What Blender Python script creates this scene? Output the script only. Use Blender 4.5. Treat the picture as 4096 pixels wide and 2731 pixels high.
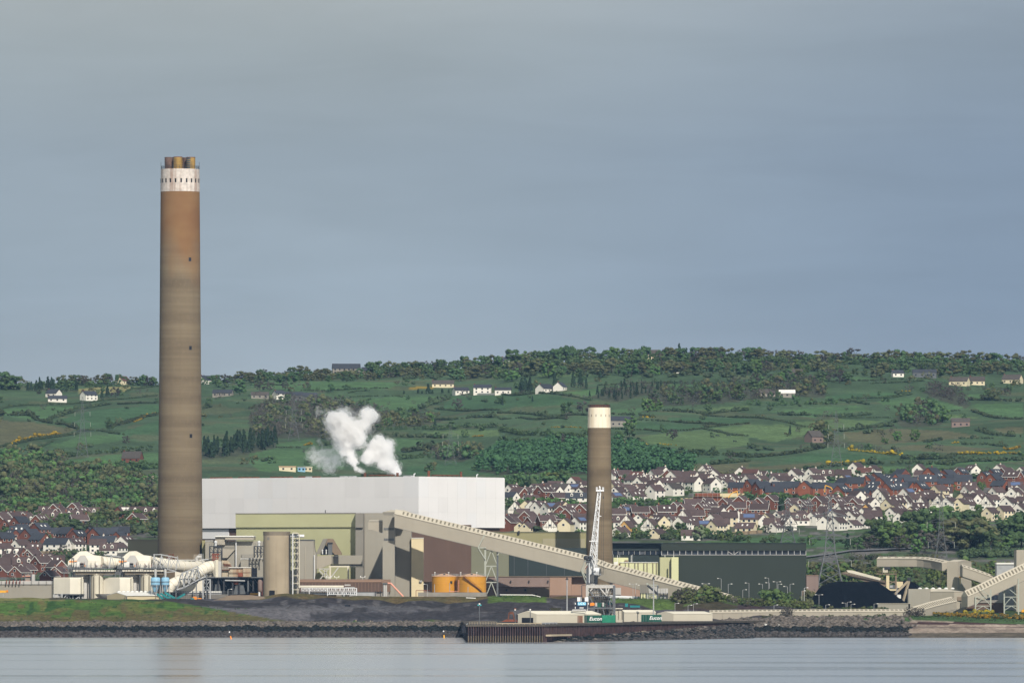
import bpy, math, random
import numpy as np
from mathutils import Vector, Matrix, noise as mnoise

sc = bpy.context.scene
for o in list(bpy.data.objects):
 bpy.data.objects.remove(o)
# ------------------------------------------------------------------ camera, sky, sun, exposure
CAM_H, EYE_ROW, FPX = 25.2, 2310.0, 34934.0      # eye height (m), horizon row and focal length in photo pixels
cam = bpy.data.cameras.new('camera'); camo = bpy.data.objects.new('camera', cam)
sc.collection.objects.link(camo); sc.camera = camo
camo.location = (0, 0, CAM_H); camo.rotation_euler = (math.radians(90), 0, 0)
cam.sensor_width = 36.0; cam.lens = FPX / 4096.0 * 36.0
cam.shift_y = (EYE_ROW - 1365.5) / 4096.0
cam.clip_start = 5.0; cam.clip_end = 60000.0
SUN_AZ, SUN_EL = math.radians(19), math.radians(36)   # azimuth: to the right of straight behind the camera
world = bpy.data.worlds.new('World'); sc.world = world; world.use_nodes = True
nt = world.node_tree; nt.nodes.clear()
def wn(t, **k):
 n = nt.nodes.new(t)
 for a, b in k.items(): setattr(n, a, b)
 return n
sky = wn('ShaderNodeTexSky', sky_type='NISHITA', sun_disc=False)
sky.sun_elevation = SUN_EL; sky.sun_rotation = math.pi - SUN_AZ
skys = wn('ShaderNodeMix', data_type='RGBA', blend_type='MULTIPLY'); skys.inputs[0].default_value = 1
skys.inputs[7].default_value = (0.10, 0.10, 0.10, 1)
tc = wn('ShaderNodeTexCoord'); mp = wn('ShaderNodeMapping'); mp.inputs['Scale'].default_value = (7, 7, 17)
mp.inputs['Location'].default_value = (1.3, 0.4, 2.1)
n1 = wn('ShaderNodeTexNoise'); n1.inputs['Scale'].default_value = 1.0; n1.inputs['Detail'].default_value = 5; n1.inputs['Roughness'].default_value = .5
mp2 = wn('ShaderNodeMapping'); mp2.inputs['Scale'].default_value = (26, 26, 190); mp2.inputs['Rotation'].default_value = (0, math.radians(6), 0)
n2 = wn('ShaderNodeTexNoise'); n2.inputs['Scale'].default_value = 1.0; n2.inputs['Detail'].default_value = 6; n2.inputs['Roughness'].default_value = .55; n2.inputs['Distortion'].default_value = .5
sep = wn('ShaderNodeSeparateXYZ')
el = wn('ShaderNodeMapRange'); el.inputs[1].default_value = 0.0; el.inputs[2].default_value = 0.069
cr = wn('ShaderNodeValToRGB')            # grey-blue cloud deck, colour by height above the horizon
e = cr.color_ramp.elements
e[0].position = 0.0; e[0].color = (.47, .525, .572, 1)
e[1].position = 1.0; e[1].color = (.395, .422, .425, 1)
for p_, c_ in ((.22, (.392, .455, .515, 1)), (.48, (.300, .365, .430, 1)), (.70, (.290, .345, .400, 1)), (.88, (.328, .368, .390, 1))): x = e.new(p_); x.color = c_
blot = wn('ShaderNodeMapRange'); blot.inputs[1].default_value = .3; blot.inputs[2].default_value = .7; blot.inputs[3].default_value = .82; blot.inputs[4].default_value = 1.16
wisp = wn('ShaderNodeMapRange'); wisp.inputs[1].default_value = .3; wisp.inputs[2].default_value = .7; wisp.inputs[3].default_value = .95; wisp.inputs[4].default_value = 1.05
mul = wn('ShaderNodeMath', operation='MULTIPLY')
cm = wn('ShaderNodeVectorMath', operation='SCALE')
mix = wn('ShaderNodeMix', data_type='RGBA'); mix.inputs[0].default_value = .93
bg = wn('ShaderNodeBackground'); bg.inputs[1].default_value = 1.0
wo = wn('ShaderNodeOutputWorld')
L = nt.links.new
L(tc.outputs['Generated'], mp.inputs[0]); L(mp.outputs[0], n1.inputs['Vector'])
L(tc.outputs['Generated'], mp2.inputs[0]); L(mp2.outputs[0], n2.inputs['Vector'])
L(tc.outputs['Generated'], sep.inputs[0]); L(sep.outputs[2], el.inputs[0]); L(el.outputs[0], cr.inputs[0])
L(n1.outputs[0], blot.inputs[0]); L(n2.outputs[0], wisp.inputs[0]); L(blot.outputs[0], mul.inputs[0]); L(wisp.outputs[0], mul.inputs[1])
bank = wn('ShaderNodeMapRange'); bank.interpolation_type = 'SMOOTHSTEP'; bank.inputs[1].default_value = -.03; bank.inputs[2].default_value = .065; L(sep.outputs[0], bank.inputs[0])   # a darker, bluer cloud bank over the right half
bt = wn('ShaderNodeMix', data_type='RGBA', blend_type='MULTIPLY'); bt.inputs[7].default_value = (.66, .72, .84, 1); L(bank.outputs[0], bt.inputs[0]); L(cr.outputs[0], bt.inputs[6])
L(bt.outputs[2], cm.inputs[0]); L(mul.outputs[0], cm.inputs['Scale'])
L(sky.outputs[0], skys.inputs[6]); L(skys.outputs[2], mix.inputs[6]); L(cm.outputs[0], mix.inputs[7])
L(mix.outputs[2], bg.inputs[0]); L(bg.outputs[0], wo.inputs[0])
sun = bpy.data.lights.new('sun', 'SUN'); suno = bpy.data.objects.new('sun', sun); sc.collection.objects.link(suno)
sun.energy = 4.4; sun.angle = math.radians(0.8); sun.color = (1.0, .93, .82)
suno.rotation_euler = (math.pi / 2 - SUN_EL, 0, SUN_AZ); suno.location = (0, 0, 400)
sc.view_settings.view_transform = 'Standard'; sc.view_settings.look = 'None'
sc.view_settings.gamma = 1.0; sc.view_settings.use_curve_mapping = False; sc.view_settings.exposure = 0.0
sc.render.engine = 'CYCLES'
sc.cycles.max_bounces = 12; sc.cycles.diffuse_bounces = 2; sc.cycles.volume_bounces = 12; sc.cycles.glossy_bounces = 3
sc.cycles.transparent_max_bounces = 16
sc.cycles.volume_max_steps = 128

# ------------------------------------------------------------------ helpers
COL = sc.collection
rnd = random.Random(7)
ORG = {}
def X(px, Y): return (px - 2048.0) / FPX * Y
def Z(row, Y): return CAM_H + (EYE_ROW - row) / FPX * Y
def P(px, row, Y): return Vector((X(px, Y), Y, Z(row, Y)))
def tag(o, label, cat, group=None, kind=None):
 if label: o['label'] = label
 if cat: o['category'] = cat
 if group: o['group'] = group
 if kind: o['kind'] = kind
 return o
def thing(name, label, cat, loc, group=None):
 o = bpy.data.objects.new(name, None); COL.objects.link(o); o.empty_display_size = .5
 o.location = loc; ORG[o] = Vector(loc)
 return tag(o, label, cat, group)
def mesh_obj(name, me, parent=None, loc=None):
 o = bpy.data.objects.new(name, me); COL.objects.link(o)
 if parent is not None: o.parent = parent
 if loc is not None: o.location = loc
 return o
def copy_tree(o, loc, rz=0, scale=None):
 c = o.copy(); COL.objects.link(c); c.location = loc
 if rz is not None: c.rotation_euler = (0, 0, rz)
 if scale: c.scale = scale
 for ch in o.children:
  d = ch.copy(); COL.objects.link(d); d.parent = c
  for g in ch.children:
   h = g.copy(); COL.objects.link(h); h.parent = d
 return c
class MB:
 def __init__(s): s.v = []; s.f = []
 def add(s, vs, fs):
  n = len(s.v); s.v += [tuple(v) for v in vs]; s.f += [tuple(i + n for i in f) for f in fs]; return s
 def hexa(s, p):      # p: 4 bottom (ccw), 4 top
  return s.add(p, [(3, 2, 1, 0), (4, 5, 6, 7), (0, 1, 5, 4), (1, 2, 6, 5), (2, 3, 7, 6), (3, 0, 4, 7)])
 def box(s, x0, x1, y0, y1, z0, z1):
  return s.hexa([(x0, y0, z0), (x1, y0, z0), (x1, y1, z0), (x0, y1, z0), (x0, y0, z1), (x1, y0, z1), (x1, y1, z1), (x0, y1, z1)])
 def prism(s, base, off):
  n = len(base); off = Vector(off); b = [Vector(p) for p in base]
  fs = [tuple(range(n))[::-1], tuple(range(n, 2 * n))] + [(i, (i + 1) % n, n + (i + 1) % n, n + i) for i in range(n)]
  return s.add(b + [p + off for p in b], fs)
 def plan(s, pts, z0, z1):
  return s.prism([(x, y, z0) for x, y in pts], (0, 0, z1 - z0))
 def beam(s, a, b, w, h=None):
  a = Vector(a); b = Vector(b); h = h or w; d = (b - a)
  if d.length < 1e-6: return s
  d.normalize(); up = Vector((0, 0, 1)) if abs(d.z) < .95 else Vector((0, 1, 0))
  u = d.cross(up).normalized() * w / 2; v = u.cross(d).normalized() * h / 2
  return s.hexa([a - u - v, a + u - v, b + u - v, b - u - v, a - u + v, a + u + v, b + u + v, b - u + v])
 def tube(s, pts, r, n=10, cap=True, r1=None):
  pts = [Vector(p) for p in pts]; m = len(pts); rings = []; pu = None
  for i, p in enumerate(pts):
   d = (pts[min(i + 1, m - 1)] - pts[max(i - 1, 0)]).normalized()
   if pu is None:
    up = Vector((0, 0, 1)) if abs(d.z) < .9 else Vector((0, 1, 0)); u = d.cross(up).normalized()
   else: u = (pu - d * pu.dot(d)).normalized()
   pu = u; v = d.cross(u)
   rr = r if r1 is None else r + (r1 - r) * i / (m - 1)
   rings += [p + u * rr * math.cos(2 * math.pi * k / n) + v * rr * math.sin(2 * math.pi * k / n) for k in range(n)]
  fs = [(i * n + k, i * n + (k + 1) % n, (i + 1) * n + (k + 1) % n, (i + 1) * n + k) for i in range(m - 1) for k in range(n)]
  if cap: fs += [tuple(range(n))[::-1], tuple(range((m - 1) * n, m * n))]
  return s.add(rings, fs)
 def lathe(s, c, prof, n=32, cap=True):
  c = Vector(c); m = len(prof)
  vs = [c + Vector((r * math.cos(2 * math.pi * k / n), r * math.sin(2 * math.pi * k / n), z)) for r, z in prof for k in range(n)]
  fs = [(i * n + k, i * n + (k + 1) % n, (i + 1) * n + (k + 1) % n, (i + 1) * n + k) for i in range(m - 1) for k in range(n)]
  if cap: fs += [tuple(range(n))[::-1], tuple(range((m - 1) * n, m * n))]
  return s.add(vs, fs)
 def px(s, Y, x0, x1, r0, r1, depth):       # box: front face at distance Y between photo columns x0..x1 and rows r0..r1
  return s.box(X(x0, Y), X(x1, Y), Y, Y + depth, Z(r1, Y), Z(r0, Y))
 def truss(s, a, b, up, w, n=6, t=.2):    # planar lattice between two chords a->b and (a+up)->(b+up)
  a = Vector(a); b = Vector(b); up = Vector(up)
  s.beam(a, b, t); s.beam(a + up, b + up, t)
  for i in range(n):
   p = a.lerp(b, i / n); q = a.lerp(b, (i + 1) / n)
   s.beam(p, p + up, t * .8)
   if i % 2: s.beam(p, q + up, t * .7)
   else: s.beam(p + up, q, t * .7)
  s.beam(b, b + up, t * .8); return s
 def mesh(s, name, mat, smooth=False, org=(0, 0, 0)):
  me = bpy.data.meshes.new(name); o = Vector(org)
  me.from_pydata([(v[0] - o.x, v[1] - o.y, v[2] - o.z) for v in s.v], [], s.f); me.update()
  if mat: me.materials.append(mat)
  if smooth: me.polygons.foreach_set('use_smooth', [True] * len(me.polygons))
  return me
 def build(s, name, mat, parent=None, smooth=False):
  if parent is not None: org = ORG[parent];
  else:
   vs = s.v; org = Vector((sum(v[0] for v in vs) / len(vs), sum(v[1] for v in vs) / len(vs), min(v[2] for v in vs)))
  if smooth == 'auto':
   me = s.mesh(name, mat, True, org)
   try: me.set_sharp_from_angle(angle=math.radians(35))
   except Exception: pass
  else: me = s.mesh(name, mat, smooth, org)
  o = mesh_obj(name, me, parent)
  if parent is None: o.location = org; ORG[o] = org
  else: ORG[o] = org
  return o
def lonely(name, mb, mat, label, cat, group=None, smooth=False):
 return tag(mb.build(name, mat, None, smooth), label, cat, group)

# ------------------------------------------------------------------ materials
MATS = {}
def mat(name, col, rough=.75, var=.12, scale=.25, streak=0.0, scol=None, metal=0.0, bump=0.0, rand=0.0, spec=.3, zs=1.0):
 if name in MATS: return MATS[name]
 m = bpy.data.materials.new(name); m.use_nodes = True; t = m.node_tree; b = t.nodes['Principled BSDF']
 b.inputs['Roughness'].default_value = rough; b.inputs['Metallic'].default_value = metal; b.inputs['Specular IOR Level'].default_value = spec
 g = t.nodes.new('ShaderNodeNewGeometry'); l = t.links.new
 def nz(sx, sy, sz, det=4, dist=0.0):
  mpn = t.nodes.new('ShaderNodeMapping'); mpn.inputs['Scale'].default_value = (sx, sy, sz)
  n = t.nodes.new('ShaderNodeTexNoise'); n.inputs['Scale'].default_value = 1; n.inputs['Detail'].default_value = det; n.inputs['Distortion'].default_value = dist
  l(g.outputs['Position'], mpn.inputs[0]); l(mpn.outputs[0], n.inputs['Vector']); return n
 n = nz(scale, scale, scale * zs)
 mr = t.nodes.new('ShaderNodeMapRange'); mr.inputs[1].default_value = .28; mr.inputs[2].default_value = .72
 mr.inputs[3].default_value = 1 - var; mr.inputs[4].default_value = 1 + var; l(n.outputs[0], mr.inputs[0])
 rgb = t.nodes.new('ShaderNodeRGB'); rgb.outputs[0].default_value = (*col, 1)
 sc_ = t.nodes.new('ShaderNodeVectorMath'); sc_.operation = 'SCALE'; l(rgb.outputs[0], sc_.inputs[0]); l(mr.outputs[0], sc_.inputs['Scale'])
 out = sc_.outputs[0]
 if streak:
  n2 = nz(.55, .55, .035, 5); m2 = t.nodes.new('ShaderNodeMapRange'); m2.inputs[1].default_value = .45; m2.inputs[2].default_value = .75
  m2.inputs[3].default_value = 0; m2.inputs[4].default_value = streak; l(n2.outputs[0], m2.inputs[0])
  mx = t.nodes.new('ShaderNodeMix'); mx.data_type = 'RGBA'; l(m2.outputs[0], mx.inputs[0]); l(out, mx.inputs[6])
  c2 = scol or tuple(c * .45 for c in col); mx.inputs[7].default_value = (*c2, 1); out = mx.outputs[2]
 if rand:
  oi = t.nodes.new('ShaderNodeObjectInfo'); hs = t.nodes.new('ShaderNodeHueSaturation'); m3 = t.nodes.new('ShaderNodeMapRange')
  m3.inputs[3].default_value = 1 - rand; m3.inputs[4].default_value = 1 + rand; l(oi.outputs['Random'], m3.inputs[0]); l(m3.outputs[0], hs.inputs['Value'])
  l(out, hs.inputs['Color']); out = hs.outputs[0]
 l(out, b.inputs['Base Color'])
 if bump:
  n4 = nz(scale * 4, scale * 4, scale * 4 * zs, 5); bp = t.nodes.new('ShaderNodeBump'); bp.inputs['Strength'].default_value = 1; bp.inputs['Distance'].default_value = bump
  l(n4.outputs[0], bp.inputs['Height']); l(bp.outputs[0], b.inputs['Normal'])
 MATS[name] = m; return m
def leaf_mat(name, c1, c2, rand=.25):
 m = bpy.data.materials.new(name); m.use_nodes = True; t = m.node_tree; l = t.links.new; b = t.nodes['Principled BSDF']
 b.inputs['Roughness'].default_value = .8; b.inputs['Specular IOR Level'].default_value = .15
 g = t.nodes.new('ShaderNodeNewGeometry'); n = t.nodes.new('ShaderNodeTexNoise'); n.inputs['Scale'].default_value = .22; n.inputs['Detail'].default_value = 3
 l(g.outputs['Position'], n.inputs['Vector'])
 mr = t.nodes.new('ShaderNodeMapRange'); mr.inputs[1].default_value = .35; mr.inputs[2].default_value = .65; l(n.outputs[0], mr.inputs[0])
 mx = t.nodes.new('ShaderNodeMix'); mx.data_type = 'RGBA'; l(mr.outputs[0], mx.inputs[0]); mx.inputs[6].default_value = (*c1, 1); mx.inputs[7].default_value = (*c2, 1)
 oi = t.nodes.new('ShaderNodeObjectInfo'); hs = t.nodes.new('ShaderNodeHueSaturation'); m3 = t.nodes.new('ShaderNodeMapRange')
 m3.inputs[3].default_value = 1 - rand; m3.inputs[4].default_value = 1 + rand; l(oi.outputs['Random'], m3.inputs[0]); l(m3.outputs[0], hs.inputs['Value'])
 m4 = t.nodes.new('ShaderNodeMapRange'); m4.inputs[3].default_value = .5 - .02; m4.inputs[4].default_value = .5 + .02; l(oi.outputs['Random'], m4.inputs[0]); l(m4.outputs[0], hs.inputs['Hue'])
 l(mx.outputs[2], hs.inputs['Color']); l(hs.outputs[0], b.inputs['Base Color'])
 MATS[name] = m; return m
def chimney_mat(name, base, light, dark, z_stain=None):
 m = bpy.data.materials.new(name); m.use_nodes = True; t = m.node_tree; l = t.links.new; b = t.nodes['Principled BSDF']; b.inputs['Roughness'].default_value = .9
 b.inputs['Specular IOR Level'].default_value = .15
 g = t.nodes.new('ShaderNodeNewGeometry')
 def nz(s, det=4):
  mp_ = t.nodes.new('ShaderNodeMapping'); mp_.inputs['Scale'].default_value = s; n = t.nodes.new('ShaderNodeTexNoise'); n.inputs['Scale'].default_value = 1; n.inputs['Detail'].default_value = det
  l(g.outputs['Position'], mp_.inputs[0]); l(mp_.outputs[0], n.inputs['Vector']); return n
 def mixn(f, a, bb):
  x_ = t.nodes.new('ShaderNodeMix'); x_.data_type = 'RGBA'; l(f, x_.inputs[0])
  for s_, v in ((6, a), (7, bb)):
   if isinstance(v, tuple): x_.inputs[s_].default_value = (*v, 1)
   else: l(v, x_.inputs[s_])
  return x_.outputs[2]
 def rng(o, a, bb, c=0, d=1):
  r = t.nodes.new('ShaderNodeMapRange'); r.inputs[1].default_value = a; r.inputs[2].default_value = bb; r.inputs[3].default_value = c; r.inputs[4].default_value = d; l(o, r.inputs[0]); return r.outputs[0]
 c = mixn(rng(nz((.012, .012, .16), 5).outputs[0], .35, .65), dark, light)      # lift bands
 c = mixn(rng(nz((.004, .004, .55), 2).outputs[0], .56, .6, 0, .35), c, dark)    # pour lines
 c = mixn(rng(nz((.006, .006, 1.3), 1).outputs[0], .57, .59, 0, .3), c, dark); c = mixn(rng(nz((.9, .9, .5), 5).outputs[0], .55, .8, 0, .5), c, light)
 c = mixn(rng(nz((.5, .5, .25), 5).outputs[0], .3, .8, 0, .45), c, base)
 c = mixn(rng(nz((.35, .35, .012), 4).outputs[0], .55, .8, 0, .35), c, dark)
 if z_stain:
  sp = t.nodes.new('ShaderNodeSeparateXYZ'); l(g.outputs['Position'], sp.inputs[0])
  ad = t.nodes.new('ShaderNodeMath'); ad.operation = 'MULTIPLY_ADD'; l(nz((.11, .11, .05), 4).outputs[0], ad.inputs[0]); ad.inputs[1].default_value = 34; l(sp.outputs[2], ad.inputs[2])
  a2 = t.nodes.new('ShaderNodeMath'); a2.operation = 'MULTIPLY_ADD'; l(sp.outputs[0], a2.inputs[0]); a2.inputs[1].default_value = .9; l(ad.outputs[0], a2.inputs[2])
  f = rng(a2.outputs[0], z_stain, z_stain + 24, 0, .92)
  c = mixn(f, c, mixn(rng(nz((.06, .06, .09), 5).outputs[0], .35, .65), (.180, .090, .038), (.218, .124, .054)))
 l(c, b.inputs['Base Color'])
 MATS[name] = m; return m
M = {}
M['white'] = mat('white_cladding', (.76, .75, .755), .55, .03, .06, .06, (.60, .59, .59))
M['white2'] = mat('white_cladding_grey', (.73, .72, .725), .55, .03, .06, .06, (.57, .56, .56))
M['white3'] = mat('white_cladding_cool', (.745, .745, .76), .55, .03, .06, .06, (.57, .57, .56))
M['cream'] = mat('cream_steel', (.62, .58, .47), .6, .06, .2, .12, (.40, .36, .27))
M['hood'] = mat('white_painted_duct', (.72, .68, .58), .5, .06, .15, .15, (.45, .40, .31))
M['greyduct'] = mat('pale_grey_steel', (.47, .46, .44), .5, .06, .2, .25, (.30, .28, .24))
M['yellowcream'] = mat('yellow_cream_cladding', (.66, .56, .36), .6, .05, .2)
M['green'] = mat('pale_green_cladding', (.445, .445, .265), .6, .05, .1, .10, (.38, .38, .22))
M['palegreen'] = mat('light_green_cladding', (.60, .61, .36), .6, .04, .1, .08, (.48, .49, .29))
M['olive'] = mat('olive_cladding', (.285, .265, .14), .65, .06, .05, .15, (.22, .205, .105))
M['olivelight'] = mat('olive_grey_cladding', (.335, .305, .20), .65, .05, .05)
M['grey'] = mat('grey_beige_cladding', (.30, .28, .235), .65, .06, .08, .2, (.24, .225, .185))
M['grey2'] = mat('mid_grey_cladding', (.225, .212, .185), .65, .06, .08, .2, (.175, .165, .14))
M['greygreen'] = mat('grey_green_cladding', (.19, .195, .135), .65, .06, .08, .2, (.14, .145, .10))
M['conv'] = mat('beige_conveyor_cladding', (.365, .33, .268), .6, .05, .12, .2, (.30, .27, .215))
M['convroof'] = mat('cream_conveyor_roof', (.51, .463, .372), .6, .05, .15, .1, (.42, .38, .30))
M['slot'] = mat('dark_roof_light', (.19, .17, .125), .5, .2, .5)
M['brown'] = mat('brown_cladding', (.115, .071, .054), .65, .1, .08, .3, (.150, .098, .077))
M['mauve'] = mat('mauve_brown_cladding', (.225, .165, .145), .65, .05, .1, .1)
M['pink'] = mat('pink_brown_cladding', (.34, .225, .165), .65, .05, .1, .1)
M['tan'] = mat('tan_panel', (.22, .165, .115), .7, .08, .2)
M['brownroof'] = mat('ribbed_brown_roof', (.23, .145, .10), .6, .06, .3)
M['darkgreen'] = mat('dark_green_cladding', (.037, .046, .037), .65, .06, .05, .1, (.031, .039, .032), spec=.1)
M['darkgreen2'] = mat('darker_green_and_shaded_cladding', (.022, .034, .034), .6, .06, .05)
M['glass'] = mat('dark_window_glass', (.012, .018, .03), .15, .3, .3, spec=.5)
M['glassgrey'] = mat('grey_window_blind', (.09, .10, .12), .3, .5, .35)
M['mullion'] = mat('pale_mullion', (.42, .42, .42), .6, .05)
M['orange'] = mat('orange_tank_paint', (.58, .275, .030), .5, .08, .12, .25, (.42, .19, .04))
M['peach'] = mat('faded_tank_roof', (.62, .37, .22), .6, .1, .3)
M['concrete'] = mat('weathered_concrete', (.36, .30, .215), .85, .12, .12, .22, (.26, .21, .15))
M['concretedark'] = mat('stained_concrete', (.22, .185, .14), .85, .2, .2, .4)
M['concgrey'] = mat('grey_concrete', (.27, .25, .22), .9, .12, .3, .25)
M['steel'] = mat('galvanised_steel', (.36, .37, .38), .5, .1, .5)
M['dsteel'] = mat('dark_steel', (.035, .038, .045), .6, .2, .5)
M['gsteel'] = mat('grey_painted_steel', (.115, .125, .135), .6, .12, .5)
M['palesteel'] = mat('pale_green_grey_steel', (.36, .38, .33), .6, .1, .4)
M['wsteel'] = mat('white_painted_steel', (.70, .71, .72), .5, .06, .4)
M['rust'] = mat('rusted_steel', (.14, .055, .03), .85, .4, .6)
M['rustpanel'] = mat('rust_streaked_panel', (.44, .38, .28), .7, .1, .3, .9, (.26, .12, .055))
M['rustred'] = mat('red_oxide_steel', (.22, .07, .04), .8, .3, .6)
M['void'] = mat('dark_interior', (.012, .013, .018), .9, .3, .2)
M['blue'] = mat('sky_blue_paint', (.27, .50, .68), .5, .06, .3, .12, (.20, .38, .50))
M['teal'] = mat('teal_paint', (.02, .20, .21), .5, .15, .4)
M['contgreen'] = mat('container_green', (.012, .215, .125), .5, .18, .4, .35, (.03, .12, .07))
M['contdark'] = mat('container_dark_green', (.008, .085, .06), .5, .2, .4, .35, (.03, .06, .04))
M['conrust'] = mat('container_orange_brown', (.32, .13, .05), .6, .3, .5, .4, (.5, .42, .35))
M['orangem'] = mat('orange_machine_paint', (.78, .26, .03), .45, .1)
M['yellowm'] = mat('yellow_machine_paint', (.75, .38, .03), .45, .1)
M['yellowflue'] = mat('yellow_flue_paint', (.27, .17, .045), .7, .3, .6, .8, (.10, .06, .035))
M['greyflue'] = mat('slate_grey_flue', (.055, .075, .085), .6, .25, .5)
M['brownflue'] = mat('rusty_brown_flue', (.12, .075, .06), .8, .4, .4, .5, (.05, .035, .035))
M['chimwhite'] = mat('flaking_white_paint', (.52, .47, .43), .85, .2, .7, .9, (.27, .18, .135))
M['chimwhite2'] = mat('rust_run_white_paint', (.78, .72, .58), .8, .04, .2, .6, (.58, .42, .22))
M['coal'] = mat('coal', (.0022, .0028, .0048), .9, .4, .5, bump=.3, spec=.04)
M['spoil'] = mat('grey_spoil', (.052, .05, .056), .95, .3, .08, bump=.4)
M['ashpile'] = mat('dark_spoil_heap', (.030, .027, .027), .95, .3, .15, bump=.3)
M['signdark'] = mat('dark_navy_board', (.018, .025, .045), .5, .1)
M['signblue'] = mat('sign_light_blue', (.13, .50, .78), .5, .02)
M['signwhite'] = mat('sign_white', (.80, .80, .80), .5, .02)
M['salmon'] = mat('salmon_pipe', (.72, .33, .24), .5, .05)
M['lampglass'] = mat('lamp_housing', (.75, .75, .72), .4, .05)
M['tealamp'] = mat('teal_floodlight', (.03, .42, .45), .4, .05)
M['wallwhite'] = mat('white_render', (.76, .73, .665), .85, .04, .4, rand=.05)
M['wallcream'] = mat('cream_render', (.68, .60, .42), .85, .04, .4, rand=.06)
M['wallbrick'] = mat('red_brick', (.165, .062, .043), .9, .10, .7, rand=.12)
M['wallbrick2'] = mat('orange_red_brick', (.225, .078, .045), .9, .10, .7, rand=.1)
M['wallorange'] = mat('ochre_render', (.60, .36, .13), .85, .05, .4)
M['roofbrown'] = mat('brown_roof_tile', (.082, .057, .056), .85, .15, .6, rand=.22)
M['roofslate'] = mat('dark_slate_roof', (.042, .047, .060), .75, .12, .6, rand=.18)
M['roofred'] = mat('red_brown_roof_tile', (.105, .05, .042), .85, .15, .6, rand=.15)
M['roofgrey'] = mat('grey_brown_roof_tile', (.075, .066, .060), .85, .15, .6, rand=.15)
M['solar'] = mat('solar_panel', (.10, .14, .26), .2, .1, .8, spec=.6)
M['trim'] = mat('white_trim', (.74, .73, .69), .7, .03)
M['timber'] = mat('dark_timber', (.03, .022, .018), .8, .2)
M['fence'] = mat('timber_fence', (.24, .185, .125), .9, .2, .5)
M['bark'] = mat('bark', (.055, .045, .038), .95, .2, .8)
M['rock'] = mat('basalt_rock', (.055, .050, .050), .9, .8, .9)  # wide tone range, here and in rocktop, imitates shadowed gaps and lit tops
M['rocktop'] = mat('dry_grey_rock', (.115, .10, .088), .9, .8, .8)
M['rockwet'] = mat('wet_weedy_rock', (.012, .015, .017), .8, .45, .3, .35, (.035, .04, .012), spec=.1)
M['asphalt'] = mat('asphalt', (.16, .16, .17), .9, .1, .3)
LEAF = {'a': leaf_mat('leaf_mid_green', (.048, .092, .040), (.080, .128, .050)), 'b': leaf_mat('leaf_fresh_green', (.062, .120, .038), (.100, .158, .050)),
  'c': leaf_mat('leaf_olive', (.080, .092, .044), (.115, .120, .056)), 'd': leaf_mat('leaf_dark_conifer', (.016, .036, .020), (.030, .055, .028)),
  'e': leaf_mat('twig_purple_brown', (.064, .060, .054), (.090, .080, .070)), 'f': leaf_mat('leaf_spring_yellow_green', (.078, .105, .030), (.110, .132, .042)),
  'g': leaf_mat('gorse_bloom', (.40, .27, .015), (.10, .095, .026)), 'h': leaf_mat('hedge_dark', (.040, .064, .034), (.066, .090, .042)),
  'w': leaf_mat('leaf_silver_green', (.14, .18, .10), (.19, .23, .13)), 'p': leaf_mat('leaf_poplar_green', (.040, .095, .042), (.062, .125, .050), .1)}

# ------------------------------------------------------------------ terrain: height field z(direction, distance)
FAR_L = [(4200, 2330), (4300, 2300), (4450, 2235), (4700, 2130), (5000, 2060), (5500, 1960), (6000, 1850), (6600, 1700), (7200, 1580)]
FAR_M = [(4200, 2300), (4450, 2230), (4700, 2130), (5000, 2040), (5500, 1950), (6000, 1850), (6600, 1700), (7200, 1560)]
FAR_R = [(4200, 2330), (4450, 2190), (4600, 2120), (4800, 2050), (5000, 1985), (5200, 1925), (5500, 1882), (6000, 1780), (6600, 1630), (7200, 1490)]
def col_(near, far, ridge): return near + far + [(7600, ridge), (8400, ridge + 70), (12000, 2250)]
COLS = {
 0: col_([(3700, 2548), (3735, 2494), (3742, 2490), (3790, 2402), (3830, 2390), (3870, 2394), (4150, 2392)], FAR_L, 1545),
 600: col_([(3700, 2548), (3735, 2494), (3742, 2490), (3790, 2404), (3830, 2398), (4150, 2392)], FAR_L, 1530),
 850: col_([(3700, 2548), (3735, 2494), (3742, 2490), (3785, 2428), (3815, 2420), (3850, 2402), (3900, 2388), (4150, 2386)], FAR_L, 1520),
 1150: col_([(3700, 2548), (3735, 2494), (3760, 2487), (3800, 2430), (3830, 2425), (3860, 2386), (3900, 2383), (4150, 2382)], FAR_M, 1510),
 1800: col_([(3700, 2548), (3735, 2494), (3760, 2488), (3790, 2450), (3815, 2440), (3860, 2400), (3880, 2385), (4150, 2385)], FAR_M, 1478),
 2300: col_([(3700, 2548), (3735, 2500), (3770, 2490), (3800, 2462), (3850, 2402), (3870, 2392), (4150, 2390)], FAR_R, 1448),
 2750: col_([(3700, 2548), (3720, 2510), (3745, 2488), (3815, 2472), (3850, 2434), (3880, 2396), (4150, 2390)], FAR_R, 1442),
 3200: col_([(3690, 2548), (3730, 2492), (3745, 2474), (3800, 2455), (3900, 2436), (4150, 2410)], FAR_R, 1442),
 3650: col_([(3690, 2547), (3730, 2497), (3745, 2468), (3800, 2455), (3900, 2440), (4150, 2400)], FAR_R, 1446),
 4096: col_([(3690, 2541), (3730, 2505), (3745, 2490), (3770, 2478), (3850, 2455), (4150, 2400)], FAR_R, 1458)}
CPX = sorted(COLS)
def _prof(c):
 ys = [2600, 3600] + [a for a, _ in COLS[c]]; zs = [-14, -9] + [Z(r, a) for a, r in COLS[c]]
 return np.array(ys, float), np.array(zs, float)
PROF = [_prof(c) for c in CPX]
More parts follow.
